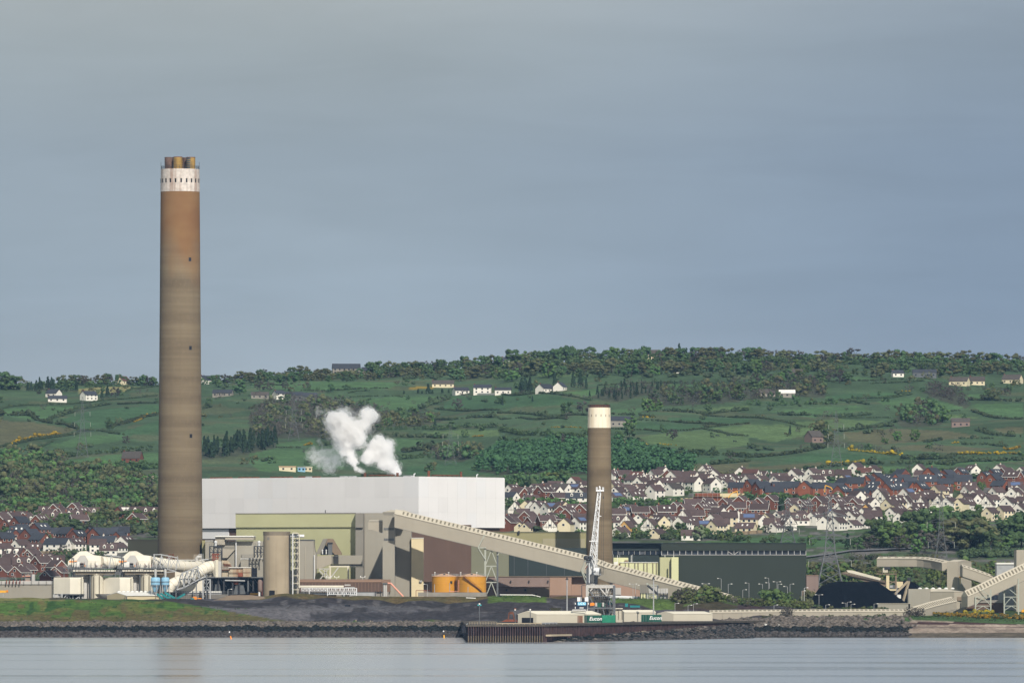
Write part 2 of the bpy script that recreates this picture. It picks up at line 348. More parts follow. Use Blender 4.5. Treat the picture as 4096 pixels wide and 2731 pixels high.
def terrain_np(px, Y):
 px = np.asarray(px, float); Y = np.asarray(Y, float)
 zz = np.stack([np.interp(Y, a, b) for a, b in PROF]); t = np.interp(px, CPX, np.arange(len(CPX)))
 i = np.clip(np.floor(t).astype(int), 0, len(CPX) - 2); f = t - i; f = f * f * (3 - 2 * f) * .5 + f * .5
 k = np.arange(px.size).reshape(px.shape)
 zz = zz.reshape(len(CPX), -1); ii = i.ravel(); ar = np.arange(ii.size)
 z = (zz[ii, ar] * (1 - f.ravel()) + zz[ii + 1, ar] * f.ravel()).reshape(px.shape)
 Xw = (px - 2048) / FPX * Y
 far = np.clip((Y - 4300) / 900, 0, 1)
 z = z + far * (2.6 * np.sin(Xw / 61 + Y / 173) * np.sin(Y / 97 - Xw / 143) + 1.6 * np.sin(Xw / 29 - Y / 71 + 2))
 mound = np.clip((Y - 3745) / 15, 0, 1) * np.clip((3885 - Y) / 15, 0, 1) * np.clip((px - 1000) / 150, 0, 1) * np.clip((3350 - px) / 150, 0, 1)
 z = z + mound * (1.0 * np.sin(Xw / 7.3 + Y / 11) * np.sin(Y / 6.1 - Xw / 15) + .8 * np.sin(Xw / 3.7 + np.sin(Y / 5) * 2) + .7 * np.sin(Xw / 17 + 1.3))
 bank = np.clip((Y - 3742) / 10, 0, 1) * np.clip((3850 - Y) / 20, 0, 1) * np.clip((1000 - px) / 150, 0, 1)
 z = z + bank * (.25 * np.sin(Xw / 3.1 + Y / 4) + .3 * np.sin(Xw / 8.3 - Y / 6.1))
 return z
def ground(px, Y): return float(terrain_np(np.array([px]), np.array([Y]))[0])
def gxy(x, y): return ground(2048 + x / y * FPX, y)
def find_Y(px, row, lo=4160, hi=7590):
 ys = np.arange(lo, hi, 6.0); zs = terrain_np(np.full(ys.shape, px), ys); rows = EYE_ROW - (zs - CAM_H) * FPX / ys
 k = np.where(rows <= row)[0]
 return float(ys[k[0]]) if len(k) else hi
def spot(px, row, lo=4160):
 Y = find_Y(px, row, lo); return Vector((X(px, Y), Y, ground(px, Y)))
CR = {1: (0, 1350, 2.24), 2: (1000, 1350, 2.24), 3: (2000, 1350, 2.24), 4: (3000, 1350, 2.146)}
def crop(k, pts):
 a, b, s = CR[k]; return [(a + x / s, b + y / s) for x, y in pts]
G_mid, G_bright, G_dark, G_olive, G_yel, G_lime, G_wood = (.054, .112, .050), (.074, .142, .058), (.042, .092, .046), (.105, .108, .058), (.23, .22, .095), (.096, .152, .062), (.062, .072, .046)
FIELDS = [
 (1, [(0, 740), (300, 760), (690, 825), (560, 865), (330, 905), (0, 985)], G_olive), (1, [(710, 460), (900, 440), (1320, 440), (1080, 490), (860, 505), (710, 505)], G_yel),
 (1, [(0, 640), (300, 620), (640, 610), (720, 640), (450, 735), (300, 735), (0, 695)], G_bright), (1, [(500, 745), (860, 640), (1420, 600), (1420, 680), (1000, 800), (720, 815)], G_mid),
 (1, [(560, 1100), (1000, 1050), (1420, 1030), (1420, 1120), (900, 1150), (580, 1150)], G_bright), (1, [(1040, 860), (1420, 740), (1420, 840), (1130, 880)], G_mid),
 (1, [(440, 970), (740, 880), (1100, 870), (1100, 920), (700, 980)], G_bright), (1, [(0, 1030), (350, 960), (620, 900), (420, 970), (200, 1010)], G_mid),
 (2, [(0, 410), (400, 390), (1350, 405), (1250, 455), (700, 475), (340, 470), (0, 430)], G_bright), (2, [(740, 590), (1000, 545), (1800, 515), (1600, 600), (1520, 640), (1150, 650), (900, 620)], G_bright),
 (2, [(1800, 520), (2240, 515), (2240, 650), (1640, 645), (1790, 570)], G_mid), (2, [(0, 1040), (240, 990), (560, 1010), (850, 1000), (850, 1170), (100, 1200), (0, 1130)], G_bright),
 (2, [(240, 950), (580, 905), (590, 960), (250, 985)], G_bright), (2, [(1200, 900), (1550, 915), (1540, 990), (1380, 1025), (1200, 960)], G_bright), (2, [(1400, 1160), (2000, 1100), (2240, 900), (2240, 1230), (1400, 1230)], G_mid),
 (2, [(1500, 850), (1900, 820), (2240, 830), (2240, 880), (2000, 890)], G_lime), (2, [(1420, 440), (1640, 440), (1640, 455), (1420, 465)], (.26, .19, .03)),
 (3, [(0, 515), (400, 510), (800, 570), (780, 600), (560, 610), (100, 620), (0, 640)], G_mid), (3, [(600, 490), (900, 450), (900, 470), (800, 540)], G_bright), (3, [(880, 440), (1300, 420), (1940, 425), (1900, 440), (1600, 440)], G_bright),
 (3, [(1000, 650), (1480, 615), (1280, 640), (1260, 690), (1000, 670)], G_bright), (3, [(1750, 645), (2240, 600), (2240, 650), (1900, 670)], G_lime), (3, [(1500, 715), (2240, 725), (2240, 760), (2000, 780), (1500, 745)], G_mid),
 (3, [(1230, 760), (2000, 795), (1500, 840), (1230, 825)], G_mid), (3, [(1250, 890), (1500, 850), (1820, 830), (2240, 890), (2240, 960), (1900, 1010), (1600, 990), (1350, 950)], G_lime),
 (3, [(1850, 820), (2240, 780), (2240, 880), (2000, 840)], G_lime), (3, [(1000, 950), (1300, 970), (1600, 1000), (2000, 1010), (1400, 1060)], G_mid), (3, [(1400, 1080), (1900, 1070), (2240, 1100), (1900, 1140), (1700, 1110)], G_mid),
 (3, [(330, 325), (840, 320), (800, 345), (360, 355)], G_lime), (3, [(0, 890), (400, 895), (780, 920), (600, 990), (0, 1000)], G_mid), (3, [(1400, 1160), (2240, 1120), (2240, 1220), (1700, 1230)], G_olive),
 (4, [(1080, 545), (1440, 510), (1560, 530), (1860, 600), (1640, 640), (1250, 630)], G_bright), (4, [(1900, 570), (2352, 560), (2352, 700), (2000, 650)], G_bright), (4, [(1830, 490), (2000, 480), (2190, 520), (1900, 530)], G_bright),
 (4, [(180, 635), (600, 600), (920, 585), (1030, 625), (570, 670), (560, 690)], G_bright), (4, [(300, 735), (740, 700), (1150, 715), (800, 800), (500, 765)], G_lime), (4, [(0, 750), (250, 745), (660, 790), (200, 900), (0, 850)], G_lime),
 (4, [(800, 815), (1250, 780), (1700, 800), (2000, 850), (1500, 890), (1100, 920), (850, 880)], G_olive), (4, [(0, 1110), (600, 1070), (680, 1110), (0, 1140)], G_olive), (4, [(560, 1150), (900, 1100), (1500, 1105), (1790, 1125), (1600, 1140), (700, 1165)], G_bright),
 (4, [(260, 1065), (500, 990), (900, 1000), (1260, 1040), (900, 1060)], G_mid), (4, [(1230, 955), (1400, 920), (1800, 930), (2100, 960), (1700, 990)], G_olive), (4, [(1390, 1075), (1900, 1040), (2352, 1030), (2352, 1060), (1640, 1100)], G_bright),
 (4, [(2080, 780), (2352, 760), (2352, 830), (2150, 820)], G_olive), (4, [(580, 515), (850, 480), (1330, 470), (1100, 520), (900, 545), (700, 530)], G_mid), (4, [(840, 330), (1080, 350), (840, 370)], G_bright), (4, [(120, 370), (290, 340), (550, 370), (150, 385)], G_lime),
 (4, [(1500, 265), (2352, 265), (2352, 290), (1600, 280)], G_mid), (4, [(1660, 650), (2000, 690), (1700, 700)], G_lime)]
WOODS = [  # crop, polygon, leaf kinds, spacing (m), height (m), name, label
 (1, [(0, 1090), (300, 1075), (560, 1090), (560, 1190), (800, 1195), (1000, 1220), (1420, 1330), (1420, 1480), (1000, 1500), (400, 1500), (0, 1480)], 'aacceb', 11, 10, 'woodland', 'mixed green and bare broadleaf wood left of the tall chimney above the red brick houses'),
 (2, [(0, 690), (150, 610), (300, 580), (600, 565), (900, 605), (1150, 660), (1280, 720), (1200, 800), (1150, 860), (800, 930), (600, 900), (240, 900), (0, 900)], 'eeeeeca', 12, 9, 'bare_wood', 'bare purple brown wood on the slope behind the steam plumes'),
 (2, [(0, 935), (230, 900), (230, 990), (0, 1040)], 'd', 9, 12, 'conifer_wood', 'dark conifer block on the slope just right of the tall chimney'),
 (1, [(1815, 1000), (2240, 940), (2240, 1040), (1815, 1095)], 'd', 9, 12, 'conifer_wood', 'dark conifer belt directly beside the tall chimney'),
 (2, [(1660, 1030), (2000, 1000), (2040, 1060), (1900, 1110), (1660, 1100)], 'ceea', 12, 11, 'woodland', 'olive and bare copse on the slope above the white boiler house roof'),
 (3, [(800, 540), (900, 490), (1050, 450), (1300, 430), (1590, 440), (1480, 470), (1350, 510), (1200, 540), (1050, 580), (900, 560)], 'ded', 9, 7, 'young_plantation', 'dark purple green plantation spreading above the short chimney'),
 (3, [(-150, 1120), (0, 1060), (300, 1015), (760, 1000), (1100, 1010), (1250, 1030), (1400, 1090), (1700, 1130), (1720, 1220), (1000, 1235), (400, 1220), (0, 1225), (-200, 1200)], 'p', 9, 11, 'poplar_plantation', 'even green poplar plantation behind the short chimney above the estate'),
 (4, [(1480, 470), (1600, 440), (1750, 460), (1890, 585), (1850, 605), (1700, 560), (1550, 510)], 'e', 10, 9, 'bare_wood', 'bare purple wood running diagonally down the right of the hill'),
 (4, [(1230, 700), (1400, 620), (1600, 600), (1660, 690), (1640, 755), (1300, 770)], 'aace', 13, 11, 'woodland', 'rounded green copse beside the pink walled farmhouse'),
 (4, [(560, 850), (640, 800), (720, 860), (700, 920), (560, 900)], 'ac', 13, 11, 'woodland', 'small green copse around a grey roof on the right slope'),
 (2, [(1160, 730), (1500, 700), (1750, 740), (1560, 800), (1200, 800)], 'abce', 14, 9, 'woodland', 'scattered garden trees round cottages right of the steam'),
 (4, [(0, 400), (300, 380), (640, 400), (640, 520), (400, 500), (0, 540)], 'eeca', 14, 9, 'bare_wood', 'bare garden trees round farm sheds high on the right slope'),
 (3, [(1440, 480), (1800, 450), (2240, 440), (2240, 560), (1900, 600), (1500, 610), (1280, 590)], 'aceea', 15, 9, 'woodland', 'loose mixed trees on the slope right of the short chimney'),
]
def in_poly(px, py, poly):
 ins = np.zeros(px.shape, bool); n = len(poly); j = n - 1
 for i in range(n):
  xi, yi = poly[i]; xj, yj = poly[j]
  c = ((yi > py) != (yj > py)) & (px < (xj - xi) * (py - yi) / (yj - yi + 1e-9) + xi); ins ^= c; j = i
 return ins
ystn = np.concatenate([np.arange(3560, 3690, 26), np.arange(3690, 3900, 3.0), np.arange(3900, 4160, 13), np.arange(4160, 7620, 15), np.arange(7640, 12001, 360)])
cstn = np.concatenate([np.arange(-2600, -60, 60), np.arange(-60, 4160, 9.0), np.arange(4160, 6800, 60)])
GP, GY = np.meshgrid(cstn, ystn)
GZ = terrain_np(GP, GY); GX = (GP - 2048) / FPX * GY
ROW = EYE_ROW - (GZ - CAM_H) * FPX / GY
rs = np.random.RandomState(3)
def vnoise(a, b, s, seed=0):     # cheap smooth value noise for colour patches
 a = a / s; b = b / s; i = np.floor(a).astype(int); j = np.floor(b).astype(int); fa = a - i; fb = b - j
 def h(p, q): return np.modf(np.abs(np.sin(p * 127.1 + q * 311.7 + seed * 17.3) * 43758.5))[0]
 fa = fa * fa * (3 - 2 * fa); fb = fb * fb * (3 - 2 * fb)
 return (h(i, j) * (1 - fa) + h(i + 1, j) * fa) * (1 - fb) + (h(i, j + 1) * (1 - fa) + h(i + 1, j + 1) * fa) * fb
C = np.zeros(GP.shape + (3,)); C[:] = (.060, .102, .050)
def put(mask, c, f=1.0): C[mask] = C[mask] * (1 - f) + np.array(c) * f
v1 = vnoise(GX + 3000, GY, 90); v2 = vnoise(GX + 3000, GY, 35, 2); v3 = vnoise(GX + 3000, GY, 9, 4); v4 = vnoise(GX + 3000, GY * .5, 4, 6)
hill = GY > 4150
C[hill] *= (.8 + .4 * v1[hill])[:, None]
put(hill & (v2 > .7), G_olive, .5)
for k, poly, c in FIELDS: put(in_poly(GP, ROW, crop(k, poly)) & hill & (GY < 7600), c)
for w in WOODS: put(in_poly(GP, ROW, crop(w[0], w[1])) & hill & (GY < 7600), G_wood)
town = (GY > 4330) & (GY < 5250) & (GP > 1950) | (GY > 4180) & (GY < 4850) & (GP < 700)
put(town, (.062, .085, .045)); put(town & (v3 > .62), (.13, .125, .12)); put(town & (v3 < .22), (.06, .12, .04))
put(in_poly(GP, ROW, [(2960, 2190), (2965, 2150), (3180, 2140), (3400, 2150), (3400, 2190)]), (.06, .12, .05))
put(in_poly(GP, ROW, [(2450, 2045), (2600, 2030), (2750, 2020), (3000, 2016), (3000, 2030), (2700, 2045)]), (.06, .13, .04))
put(in_poly(GP, ROW, [(2690, 2020), (2700, 1995), (2990, 1995), (2960, 2012)]), (.13, .09, .07))
put(in_poly(GP, ROW, [(0, 2232), (0, 2222), (280, 2226), (280, 2232)]), (.11, .15, .05))
yard = (GY > 3880) & (GY <= 4150); put(yard, (.13, .115, .095)); put(yard & (v3 > .6), (.09, .08, .07))
put(yard & (GP > 3600), (.07, .11, .035)); put((GY > 4110) & (GY <= 4330) & (GP > 3100), (.065, .095, .035))
bankm = (GY > 3737) & (GY <= 3880) & (GP < 1300)
put(bankm, (.098, .112, .034)); put(bankm & (v3 > .42), (.058, .110, .024)); put(bankm & (v4 < .36), (.095, .085, .034)); put(bankm & (v4 > .82), (.03, .07, .018)); put(bankm & (ROW > 2452 + 20 * v3), (.098, .082, .036), .75); put(bankm & (ROW < 2402) & (GP < 260), (.17, .165, .06), .7)
put((GY > 3815) & (GY < 3880) & (GP > 200) & (GP < 1300) & (ROW < 2432), (.045, .04, .036), .8)
edge = 700 + (ROW - 2405) * 5.6
sp = (GY > 3742) & (GY <= 3884) & (GP > edge) & (GP < 3420)
put(sp, (.070, .068, .078)); put(sp & (v2 > .5), (.040, .037, .041)); put(sp & (v4 > .72), (.11, .105, .11), .6); put(sp & (v3 < .25), (.033, .031, .033), .8)
put(sp & (GP > edge) & (GP < 1330) & (ROW > 2432) & (ROW < 2480), (.115, .11, .118), .75)
put(sp & (ROW > 2448) & (ROW < 2478) & (GP > 1240) & (GP < 2000), (.033, .032, .037), .8)
put(sp & (ROW > 2420) & (ROW < 2442) & (GP > 1050) & (GP < 1800) & (v3 > .3), (.10, .098, .105), .6)
crest = (GY > 3853) & (GY <= 3905) & (GP > 900) & (GP < 2400); put(crest, (.095, .082, .036)); put(crest & (v4 > .6), (.12, .085, .04), .7)
gcr = (GY > 3838) & (GY <= 3905) & (GP > 1950) & (GP < 2190); put(gcr, (.075, .12, .03)); put((GY > 3850) & (GY <= 3905) & (GP > 2440) & (GP < 2950), (.075, .12, .03))
put((GY > 3742) & (GY < 3764) & (GP > 1360) & (GP < 1870) & (v4 > .25), (.075, .11, .035)); put((GY > 3742) & (GY < 3764) & (GP > 1300) & (GP < 1870) & (v4 <= .25), (.14, .13, .09))
put((GY > 3830) & (GY < 3884) & (GP > 2700) & (GP < 3060) & (v3 > .4), (.045, .025, .024), .8)
put((GY > 3736) & (GY < 3800) & (GP > 3500) , (.055, .10, .035)); put((GY > 3760) & (GY < 3880) & (GP > 3600), (.06, .10, .035))
shore = GY <= 3737; put(shore, (.045, .042, .040))
bch = shore & (GP > 3630) & (GY > 3680) | (GY > 3700) & (GY < 3740) & (GP > 3640)
put(bch, (.30, .245, .20)); put(bch & (v4 > .6), (.22, .175, .14), .7); put(bch & (GY < 3703), (.10, .085, .065)); put(bch & (ROW > 2486 + 4 * v3) & (ROW < 2495 + 4 * v2), (.055, .028, .028)); put(bch & (ROW > 2505) & (ROW < 2508 + 3 * v2), (.10, .07, .06), .7)
nr, nc = GP.shape
me = bpy.data.meshes.new('terrain')
vv = np.stack([GX, GY, GZ], -1).reshape(-1, 3)
idx = np.arange(nr * nc).reshape(nr, nc)
q = np.stack([idx[:-1, :-1], idx[:-1, 1:], idx[1:, 1:], idx[1:, :-1]], -1).reshape(-1, 4)
me.vertices.add(len(vv)); me.vertices.foreach_set('co', vv.ravel())
me.loops.add(q.size); me.loops.foreach_set('vertex_index', q.ravel().astype(np.int32))
me.polygons.add(len(q)); me.polygons.foreach_set('loop_start', np.arange(0, q.size, 4, dtype=np.int32)); me.polygons.foreach_set('loop_total', np.full(len(q), 4, np.int32))
me.update(); me.validate(); me.polygons.foreach_set('use_smooth', [True] * len(me.polygons))
ca = me.color_attributes.new('Col', 'FLOAT_COLOR', 'POINT')
ca.data.foreach_set('color', np.concatenate([C.reshape(-1, 3), np.ones((nr * nc, 1))], 1).ravel().astype(np.float32))
tm = bpy.data.materials.new('ground_cover'); tm.use_nodes = True; t = tm.node_tree; l = t.links.new; b = t.nodes['Principled BSDF']
b.inputs['Roughness'].default_value = .95; b.inputs['Specular IOR Level'].default_value = .1
at = t.nodes.new('ShaderNodeAttribute'); at.attribute_name = 'Col'; g = t.nodes.new('ShaderNodeNewGeometry')
fac = None
for s, lo, hi in ((.02, .82, 1.18), (.09, .82, 1.18), (.4, .68, 1.32), (1.1, .75, 1.25)):
 n = t.nodes.new('ShaderNodeTexNoise'); n.inputs['Scale'].default_value = s; n.inputs['Detail'].default_value = 5; l(g.outputs['Position'], n.inputs['Vector'])
 r = t.nodes.new('ShaderNodeMapRange'); r.inputs[1].default_value = .3; r.inputs[2].default_value = .7; r.inputs[3].default_value = lo; r.inputs[4].default_value = hi; l(n.outputs[0], r.inputs[0])
 if fac is None: fac = r.outputs[0]
 else:
  mm = t.nodes.new('ShaderNodeMath'); mm.operation = 'MULTIPLY'; l(fac, mm.inputs[0]); l(r.outputs[0], mm.inputs[1]); fac = mm.outputs[0]
s_ = t.nodes.new('ShaderNodeVectorMath'); s_.operation = 'SCALE'; l(at.outputs['Color'], s_.inputs[0]); l(fac, s_.inputs['Scale']); l(s_.outputs[0], b.inputs['Base Color'])
me.materials.append(tm)
to = mesh_obj('terrain', me); to['kind'] = 'structure'

# ------------------------------------------------------------------ water
wm = bpy.data.materials.new('lough_water'); wm.use_nodes = True; t = wm.node_tree; l = t.links.new; b = t.nodes['Principled BSDF']
b.inputs['Base Color'].default_value = (.90, .92, .94, 1); b.inputs['Metallic'].default_value = .9; b.inputs['IOR'].default_value = 1.33; b.inputs['Specular IOR Level'].default_value = .5
g = t.nodes.new('ShaderNodeNewGeometry')
hs = None
for (sx, sy, sz), dist, det in (((.004, .030, 1), .10, 3), ((.012, .11, 1), .03, 3), ((.0011, .0065, 1), .25, 2)):
 mp_ = t.nodes.new('ShaderNodeMapping'); mp_.inputs['Scale'].default_value = (sx, sy, sz); mp_.inputs['Rotation'].default_value = (0, 0, math.radians(.4)); n = t.nodes.new('ShaderNodeTexNoise'); n.inputs['Scale'].default_value = 1; n.inputs['Detail'].default_value = det
 l(g.outputs['Position'], mp_.inputs[0]); l(mp_.outputs[0], n.inputs['Vector'])
 bp = t.nodes.new('ShaderNodeBump'); bp.inputs['Strength'].default_value = 1; bp.inputs['Distance'].default_value = dist; l(n.outputs[0], bp.inputs['Height'])
 if hs: l(hs, bp.inputs['Normal'])
 hs = bp.outputs[0]
l(hs, b.inputs['Normal'])
mp_ = t.nodes.new('ShaderNodeMapping'); mp_.inputs['Scale'].default_value = (.0016, .0105, 1); n = t.nodes.new('ShaderNodeTexNoise'); n.inputs['Scale'].default_value = 1; n.inputs['Detail'].default_value = 4; n.inputs['Roughness'].default_value = .6
l(g.outputs['Position'], mp_.inputs[0]); l(mp_.outputs[0], n.inputs['Vector'])      # wind ripples against calm slicks
rr = t.nodes.new('ShaderNodeMapRange'); rr.inputs[1].default_value = .32; rr.inputs[2].default_value = .50; rr.inputs[3].default_value = .10; rr.inputs[4].default_value = .215; l(n.outputs[0], rr.inputs[0]); l(rr.outputs[0], b.inputs['Roughness'])
w = MB()
w.add([(-9000, -3000, 0), (9000, -3000, 0), (9000, 3790, 0), (-9000, 3790, 0)], [(0, 1, 2, 3)])
wo_ = w.build('water', wm); wo_['kind'] = 'structure'

# ------------------------------------------------------------------ chimneys
def gz(px, Y): return ground(px, Y) - .6
def ring_px(cx, cy, r, a): return (cx + r * math.sin(a), cy - r * math.cos(a))
def tall_chimney():
 Y = 4000; cx = X(720.5, Y); k = Y / FPX
 t = thing('tall_chimney', 'very tall tapering brown concrete chimney with orange stain and flaking white band', 'chimney', (cx, Y, ground(720, Y)))
 z0 = gz(720, Y); rows = [(2420, 92.5), (2230, 90.3), (1800, 86.5), (1350, 82.5), (1000, 80), (768, 78.2)]
 cm_ = chimney_mat('tall_chimney_concrete', (.172, .134, .088), (.208, .166, .108), (.128, .098, .064), 40)
 MB().lathe((cx, Y, 0), [(90.3 * k, z0)] + [(r * k, Z(rw, Y)) for rw, r in rows[1:]], 96).build('shaft', cm_, t, 'auto')
 MB().lathe((cx, Y, 0), [(78.9 * k, Z(768, Y)), (77.2 * k, Z(680, Y)), (77.2 * k, Z(678, Y)), (60 * k, Z(678, Y))], 96).build('white_band', M['chimwhite'], t, 'auto')
 for i in range(22):
  a = 2 * math.pi * i / 22 + .09; r = 78.2 * k; x_, y_ = ring_px(cx, Y, r, a); d = Vector((math.sin(a), -math.cos(a), 0)); u = Vector((math.cos(a), math.sin(a), 0)) * .36
  c = Vector((x_, y_, Z(733, Y))); hgt = Z(717, Y) - Z(733, Y)
  m = MB().hexa([c - u - d * .3, c + u - d * .3, c + u + d * .04, c - u + d * .04] + [p + Vector((0, 0, hgt)) for p in (c - u - d * .3, c + u - d * .3, c + u + d * .04, c - u + d * .04)])
  o = m.build('vent_opening', M['void'], t)
  MB().beam(c - u * 1.2 + d * .1 + Vector((0, 0, hgt)), c + u * 1.2 + d * .1 + Vector((0, 0, hgt)), .22, .2).build('lintel', M['concretedark'], o)
 for px_, yo, mt in ((676, .5, 'brownflue'), (713, -3.6, 'yellowflue'), (740, 4.4, 'brownflue'), (763.5, -.4, 'yellowflue')):
  c = Vector((X(px_, Y), Y + yo, 0)); zb = Z(682, Y); zt = Z(629, Y)
  f = MB().lathe(c, [(17.6 * k, zb), (17.6 * k, zt), (16.2 * k, zt), (16.2 * k, zt - 3)], 28, True).build('flue', M[mt], t, 'auto')
  for rw in (632, 641, 650, 659, 668, 677):
   z_ = Z(rw, Y); MB().lathe(c, [(17.7 * k, z_), (18.3 * k, z_ + .05), (18.3 * k, z_ + .28), (17.7 * k, z_ + .33)], 28, False).build('stiffening_ring', M['brownflue'] if mt == 'brownflue' else M['rust'] if rw == 632 else M[mt], f)
  if px_ == 763.5:
   vs = []
   m = MB(); n = 10; rr = 17.95 * k; ang = [math.radians(-95 + 92 * i / n) for i in range(n + 1)]
   for a in ang: p = ring_px(c.x, c.y, rr, a); vs += [(p[0], p[1], zb), (p[0], p[1], zt)]
   m.add(vs, [(2 * i, 2 * i + 2, 2 * i + 3, 2 * i + 1) for i in range(n)]); m.build('slate_grey_painted_panel', M['greyflue'], f)
 rail = MB(); r = 76.5 * k; zt = Z(678, Y); n = 36
 pts = [ring_px(cx, Y, r, 2 * math.pi * i / n) for i in range(n)]
 for i in range(n):
  a, b_ = pts[i], pts[(i + 1) % n]; rail.beam((*a, zt), (*a, zt + 1.5), .12)
  for h in (.75, 1.5): rail.beam((*a, zt + h), (*b_, zt + h), .09)
 rail.build('railing', M['dsteel'], t)
 for i in range(4):
  p = pts[[9, 27, 4, 31][i]]; MB().beam((*p, zt), (*p, zt + 3.4), .14).build('lightning_rod', M['dsteel'], t)
 for px_, rw, rr in ((762, 1040, 80.4), (764, 1393, 82.9), (766, 1744, 86.1)):
  dx = X(px_, Y) - cx; yy = Y - math.sqrt((rr * k) ** 2 - dx * dx); a = math.asin(dx / (rr * k)); d = Vector((math.sin(a), -math.cos(a), 0)); u = Vector((math.cos(a), math.sin(a), 0))
  c = Vector((cx + dx, yy, Z(rw, Y)))
  def slab(w_, h_, o0, o1):
   m = MB(); q_ = [c - u * w_ + d * o0, c + u * w_ + d * o0, c + u * w_ + d * o1, c - u * w_ + d * o1]
   return m.hexa([p - Vector((0, 0, h_)) for p in q_] + [p + Vector((0, 0, h_)) for p in q_])
  o = slab(.55, .75, -.5, .05).build('window', M['void'], t)
  fr = MB()
  for s in (-1, 1): fr.beam(c + u * .6 * s + d * .1 - Vector((0, 0, .8)), c + u * .6 * s + d * .1 + Vector((0, 0, .8)), .13); fr.beam(c - u * .66 + d * .1 + Vector((0, 0, .8 * s)), c + u * .66 + d * .1 + Vector((0, 0, .8 * s)), .13)
  fr.build('window_frame', M['dsteel'], o)
tall_chimney()
def short_chimney():
 Y = 4070; cx = X(2397, Y); k = Y / FPX
 t = thing('short_chimney', 'short brown concrete chimney with clean white painted top behind the crane', 'chimney', (cx, Y, ground(2397, Y)))
 cm_ = chimney_mat('short_chimney_concrete', (.178, .136, .086), (.228, .178, .113), (.130, .098, .062))
 MB().lathe((cx, Y, 0), [(56 * k, gz(2397, Y)), (53.5 * k, Z(2230, Y)), (48.5 * k, Z(1900, Y)), (45.9 * k, Z(1711, Y))], 72).build('shaft', cm_, t, 'auto')
 MB().lathe((cx, Y, 0), [(46.2 * k, Z(1711, Y)), (44.6 * k, Z(1632, Y)), (44.6 * k, Z(1630, Y)), (38 * k, Z(1630, Y))], 72).build('white_band', M['chimwhite2'], t, 'auto')
 MB().lathe((cx, Y, 0), [(41 * k, Z(1632, Y)), (41 * k, Z(1619, Y)), (38.5 * k, Z(1619, Y)), (38.5 * k, Z(1640, Y))], 48).build('flue_rim', M['rust'], t, 'auto')
 rail = MB(); r = 44 * k; zt = Z(1630, Y); n = 30; pts = [ring_px(cx, Y, r, 2 * math.pi * i / n) for i in range(n)]
 for i in range(n):
  a, b_ = pts[i], pts[(i + 1) % n]; rail.beam((*a, zt), (*a, zt + 1.3), .12)
  for h in (.65, 1.3): rail.beam((*a, zt + h), (*b_, zt + h), .1)
 rail.build('railing', M['dsteel'], t)
 for i in range(14):
  a = 2 * math.pi * i / 14 + .15; x_, y_ = ring_px(cx, Y, 45.3 * k, a); d = Vector((math.sin(a), -math.cos(a), 0)); u = Vector((math.cos(a), math.sin(a), 0)) * .16
  c = Vector((x_, y_, Z(1667, Y))); up = Vector((0, 0, 1.15)); q_ = [c - u - d * .3, c + u - d * .3, c + u + d * .05, c - u + d * .05]
  MB().hexa(q_ + [p + up for p in q_]).build('vent_slot', M['concretedark'], t)
short_chimney()

